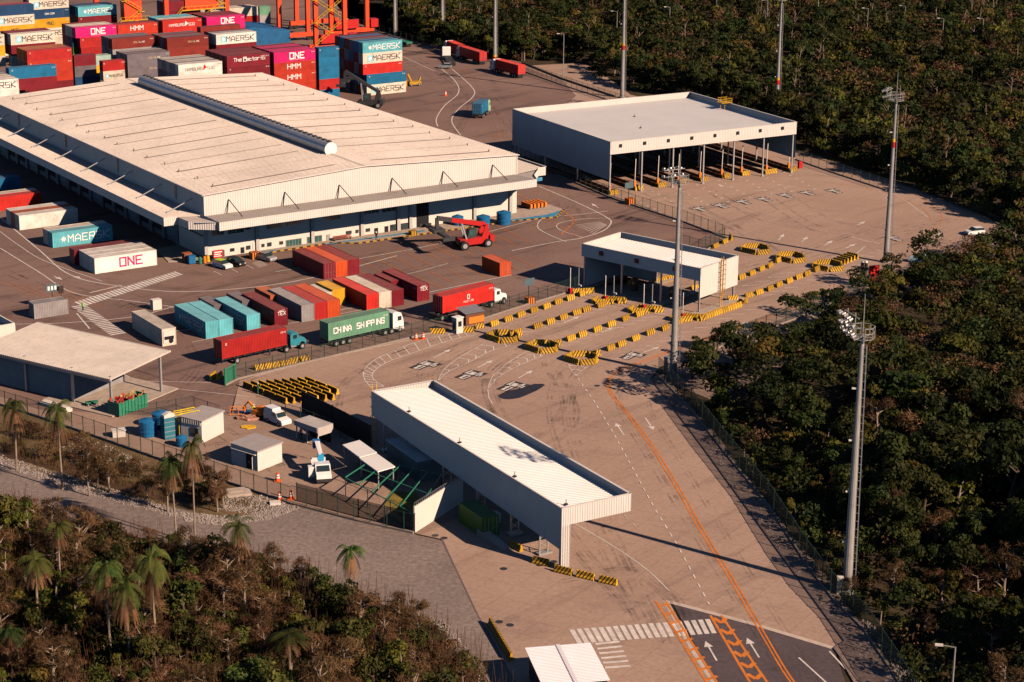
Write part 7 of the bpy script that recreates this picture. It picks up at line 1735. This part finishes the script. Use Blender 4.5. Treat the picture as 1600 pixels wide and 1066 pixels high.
# individual trees along the near rim of the far forest
rim = catmull([at(*p) for p in ((640, 52), (700, 76), (775, 92), (830, 96), (905, 92), (985, 138), (1060, 150), (1150, 172), (1245, 222), (1330, 250), (1430, 286), (1530, 322), (1600, 355))], 6)
for i, p in enumerate(rim):
    k = (KINDS if i % 4 else YK)[i % 3]; nm = 'broadleaf_tree' if i % 4 else 'yellowish_tree'
    plant_tree(k, (p.x + rn.uniform(-2, 2), p.y + rn.uniform(1, 4), 0), rn.uniform(.8, 1.1), nm, 'dark tree at the near rim of the forest behind the gate canopy' if i % 4 else 'yellow-green tree at the near rim of the forest behind the gate canopy', 'trees along the rim of the far forest' if i % 4 else 'yellow-green rim trees of the far forest')
# single bushes on the edge of the apron
for px, s, l in (((1268, 478), .8, 'lone dark bush beside the fence at the orange line'), ((1290, 470), .6, 'small bush right of the lone dark one at the orange line'), ((1395, 428), 1.0, 'leafy bush at the foot of the right end mast'), ((1092, 560), .9, 'green bush touching the mast before the checkpoint'), ((1120, 548), .9, 'green bush right of the mast before the checkpoint')):
    p = at(*px); plant_tree(GK[rn.randrange(4)], (p.x, p.y, 0), s, 'leafy_bush', l, None)
vb = [(1075, 585), (1090, 592), (1108, 600), (1125, 588), (1142, 592), (1160, 578), (1180, 574), (1196, 566), (1212, 572), (1232, 556), (1250, 548), (1268, 540), (1290, 524), (1308, 512), (1330, 500), (1350, 486), (1372, 474), (1392, 462), (1415, 448), (1440, 440), (1465, 428), (1500, 416), (1100, 572), (1150, 560), (1215, 545)]
for i, q_ in enumerate(vb):
    p = at(*q_); plant_tree((GK if i % 3 else BR)[i % 4], (p.x + rn.uniform(-1, 1), p.y + rn.uniform(-1, 1), 0), rn.uniform(.55, 1.0), 'leafy_bush' if i % 3 else 'dry_bush', 'low green bush growing on the verge between the wire fence and the forest' if i % 3 else 'dry brown bush on the verge between the wire fence and the forest', 'green bushes on the forest verge' if i % 3 else 'dry bushes on the forest verge')
# ---- palms
def palm_kind(seed, H, nf=13, dead=9, L=3.0):
    dead = 20
    rnd = random.Random(seed); m = MB(); lean = Vector((rnd.uniform(-.5, .5), rnd.uniform(-.3, .3), 0)); top = Vector((lean.x, lean.y, H)); m.cyl((0, 0, -.3), top * .5 + Vector((0, 0, 0)), .19, .15, 8, 0, False); m.cyl(top * .5, top, .15, .13, 8, 0, False)
    tr = m.mesh('trunk', [M_BARK]); out = []
    for n_, Lf, droop, el, nm in ((nf, L, .95, (.25, 1.1), 'crown'), (dead, L * 1.15, .5, (-1.2, -.45), 'dead_frond_skirt')):
        Q = []
        for i in range(n_):
            a = 2 * math.pi * i / n_ + rnd.uniform(-.2, .2); e = rnd.uniform(*el); p = top.copy(); d = Vector((math.cos(a) * math.cos(e), math.sin(a) * math.cos(e), math.sin(e))); seg_ = Lf / 9
            for k in range(9):
                sd = d.cross(Vector((0, 0, 1)));
                if sd.length < .05: sd = Vector((math.sin(a), -math.cos(a), 0))
                sd.normalize(); up = sd.cross(d); wl = .62 * math.sin(math.pi * (k + 1.2) / 11) * (1 if nm == 'crown' else .45)
                for s in (-1, 1):
                    for j in (0, .5):
                        b = p + d * seg_ * j; tip = b + sd * s * wl + d * .25 - Vector((0, 0, wl * .55)); Q.append([b, b + d * .13, tip + d * .05, tip])
                p = p + d * seg_; d = (d + Vector((0, 0, -droop * .28))).normalized()
        Q = np.array([[tuple(v) for v in q] for q in Q]); out.append(quad_mesh(nm, Q, [M_FROND if nm == 'crown' else M_DFROND]))
    return tr, out[0], out[1]
PK = [palm_kind(70 + i, 7.0 + i, 15, 10, 2.9 + .2 * (i % 2)) for i in range(4)]
PSC = .8
palms = [((26, 735), 648, 'standing on the bank left of the creek', 1.0), ((98, 765), 658, 'second on the bank, with pale trunk', 1.0), ((276, 845), 735, 'in front of the fence with drooping dead fronds', .95), ((305, 850), 712, 'slim one right of the drooping one', .8), ((545, 950), 870, 'alone on the gravel edge, seen clear against the road', .95),
         ((375, 935), 835, 'at the gravel edge left of the lone one', 1.0), ((60, 990), 890, 'low in the left corner thicket', 1.1), ((175, 1050), 905, 'left tall one in the thicket', 1.1), ((245, 1030), 895, 'tall one in the middle of the thicket', 1.15), ((205, 1060), 935, 'between the two tall ones', 1.0), ((95, 925), 838, 'upper left in the thicket', .9),
         ((455, 1075), 1000, 'wide green one at the bottom edge', 1.2), ((20, 1075), 1000, 'in the very left bottom corner', .9)]
for i, (px, ty, l, s) in enumerate(palms):
    p = at(*px); k = PK[i % 4]; t = thing('palm_tree', 'palm with brown hanging skirt, ' + l, 'palm', (p.x, p.y, 0), rn.uniform(0, 6.28), 'palms in the dry thicket')
    # height from the survey
    lo_, hi_ = 1., 16.
    for _ in range(30):
        mid_ = (lo_ + hi_) / 2; v = Vector((p.x, p.y, mid_ - HC)); dep = v.y * math.cos(TH) - v.z * math.sin(TH); yy = 533 - F * (v.y * math.sin(TH) + v.z * math.cos(TH)) / dep
        if yy > ty: lo_ = mid_
        else: hi_ = mid_
    sz = mid_ / (7.0 + i % 4); t.scale = (s * PSC, s * PSC, sz * 1.08)
    link('trunk', k[0], t); link('crown', k[1], t); link('dead_frond_skirt', k[2], t)
# ---- dry thicket bottom left
TK = poly_pts([(-40, 792), (60, 808), (150, 836), (250, 862), (420, 898), (560, 940), (640, 968), (700, 1010), (745, 1060), (800, 1130), (700, 1250), (-100, 1250), (-120, 900)])
tp = scatter(TK, 2.3, rn, frame=in_view)
tp = [q for q in tp if q[1] > 150]; print('thicket', len(tp), 'near', len(near), 'rest', len(rest), 'far', len(far))
def bush_lab(u):
    return (('dry_tree', 'leafless brown tree tangled with vines in the bottom left thicket', 'dry brown trees of the bottom left thicket') if u < .44 else
            ('leafy_bush', 'green leafy bush in the bottom left thicket', 'green bushes of the bottom left thicket') if u < .82 else ('yellowish_tree', 'yellow-green tree in the bottom left thicket', 'yellow-green trees of the bottom left thicket'))
TKE = [(Vector((*TK[i], 0)), Vector((*TK[i + 1], 0))) for i in range(9)]
def tk_edge(x, y):
    p = Vector((x, y, 0)); best = 99
    for a, b in TKE:
        t = max(0, min(1, (p - a).dot(b - a) / (b - a).length_squared)); best = min(best, (p - a - (b - a) * t).length)
    return best
for (x, y) in tp[:620]:
    u = rn.random(); nm, lb, gr = bush_lab(u); K_ = BK if u < .44 else GK if u < .82 else YK
    s = rn.choice((.45, .55, .65, .8, 1.0)) * min(1, .5 + tk_edge(x, y) / 14) * (1 if u < .44 else 1.3 if u < .82 else .7); plant_tree(K_[rn.randrange(len(K_))], (x, y), s, nm, lb, gr)
# vine-like upright dry stems and ground litter of the thicket
r = np.random.default_rng(3); Q = []
for (x, y) in tp:
    for k in range(30):
        bx, by = x + r.uniform(-1.9, 1.9), y + r.uniform(-1.9, 1.9); h = r.uniform(1.0, 4.2); dx, dy = r.uniform(-.6, .6, 2); w_ = r.uniform(.03, .07)
        Q.append([(bx, by, 0), (bx + w_, by + .02, 0), (bx + dx + w_ * .5, by + dy, h), (bx + dx, by + dy, h)])
o = link('dry_stems', quad_mesh('dry_stems', np.array(Q), [M_LEAFB])); o['kind'] = 'stuff'; o['label'] = 'dense upright dry stems and vines of the bottom left thicket'; o['category'] = 'dry stems'
mass('thicket_undergrowth', 'mixed low green and brown growth under the bottom left thicket', tp, (M_LEAFG, M_LEAFB, M_LEAFB), 200, .34, (.6, 1.8), (1.4, 2.4), (.45, .45, .1), cat='undergrowth')
# ---- bank between fence and road
BKP = poly_pts([(-60, 640), (60, 668), (170, 704), (300, 752), (400, 785), (350, 800), (240, 782), (100, 738), (0, 706), (-60, 690)])
bp = scatter(BKP, 1.9, rn)
r = np.random.default_rng(4); Q = []
for (x, y) in bp:
    for k in range(34):
        bx, by = x + r.uniform(-1.1, 1.1), y + r.uniform(-1.1, 1.1); h = r.uniform(.3, 1.1); dx, dy = r.uniform(-.3, .3, 2); Q.append([(bx, by, 0), (bx + .06, by + .02, 0), (bx + dx + .03, by + dy, h), (bx + dx, by + dy, h)])
q1 = np.array(Q); mi = (r.random(len(q1)) < .3).astype(np.int32)
o = link('bank_grass', quad_mesh('bank_grass', q1, [M_LEAFB, M_LEAFG], mi)); o['kind'] = 'stuff'; o['label'] = 'dry and green grass tufts on the bank below the fence'; o['category'] = 'grass'
for i, (x, y) in enumerate(bp[::2]):
    u = rn.random()
    if u < .3: plant_tree(GK[i % 4], (x, y), rn.uniform(.25, .55), 'leafy_bush', 'low green bush on the bank between fence and creek', 'green bushes on the bank')
    elif u < .85: plant_tree(BR[i % 4], (x, y), rn.uniform(.5, 1.05), 'dry_bush', 'dry leafless shrub on the bank between fence and creek', 'dry shrubs on the bank')
for k, px in enumerate(((152, 762), (172, 770), (350, 795), (330, 790), (140, 775), (232, 790), (262, 800), (340, 800), (430, 912), (320, 770))):
    p = at(*px); plant_tree(BK[k % 4], (p.x, p.y, 0), .62, 'dry_tree', 'taller bare shrub with forked pale stems beside the gravel road', 'bare forked shrubs beside the gravel road', .8)
# ---- stones
def stones(name, label, polys, n, smin, smax, mat):
    r = np.random.default_rng(6); V, Fc = [], []
    base = np.array([(-1, -1, 0), (1, -1, 0), (1.1, 1, 0), (-.9, 1, 0), (-.6, -.5, .9), (.5, -.6, 1), (.6, .5, .8), (-.5, .6, .95)]); fs = [(4, 5, 6, 7), (0, 1, 5, 4), (1, 2, 6, 5), (2, 3, 7, 6), (3, 0, 4, 7)]
    for poly, cnt_ in polys:
        P = poly_pts(poly); xs_ = [p[0] for p in P]; ys_ = [p[1] for p in P]; k = 0
        while k < cnt_:
            x, y = r.uniform(min(xs_), max(xs_)), r.uniform(min(ys_), max(ys_))
            if not inside(x, y, P): continue
            k += 1; s = (smin + (smax - smin) * r.random() ** 2) / 2; a = r.uniform(0, 6.28); ca_, sa_ = math.cos(a), math.sin(a); j = len(V)
            for bx, by, bz in base * r.uniform(.7, 1.2, (8, 3)): V.append((x + s * (bx * ca_ - by * sa_), y + s * (bx * sa_ + by * ca_), s * bz * 1.1))
            Fc += [tuple(j + q for q in f) for f in fs]
    me = bpy.data.meshes.new(name); me.from_pydata(V, [], Fc); me.materials.append(mat); o = link(name, me); o['kind'] = 'stuff'; o['label'] = label; o['category'] = 'stones'; return o
M_STONE = paint('pale_rubble', (.30, .255, .23), .9, 0, .45, .8)
stones('rubble_stones', 'pale rubble stones lining the bank and the gravel road edge', [([(70, 668), (170, 696), (230, 724), (180, 735), (90, 700)], 900), ([(-20, 704), (100, 742), (200, 772), (290, 800), (280, 810), (180, 785), (60, 748), (-20, 722)], 2000), ([(280, 800), (340, 806), (390, 806), (440, 790), (475, 792), (420, 812), (350, 822), (290, 815)], 2200), ([(360, 770), (420, 776), (450, 788), (400, 806), (340, 796)], 1300),
    ([(150, 842), (300, 868), (420, 892), (420, 898), (280, 878), (150, 852)], 500), ([(660, 955), (700, 975), (740, 1030), (765, 1066), (745, 1066), (690, 990)], 500)], 0, .06, .27, M_STONE)
stones('verge_stones', 'grey and white stones on the verge along the right forest fence', [([(1020, 592), (1040, 590), (1130, 706), (1212, 800), (1300, 920), (1352, 985), (1410, 1066), (1380, 1066), (1330, 1010), (1250, 905), (1180, 810)], 1500), ([(1330, 960), (1360, 975), (1440, 1066), (1390, 1066)], 700), ([(1090, 560), (1250, 500), (1330, 462), (1400, 432), (1420, 440), (1330, 480), (1240, 515), (1110, 565)], 1200)], 0, .1, .36, M_STONE)
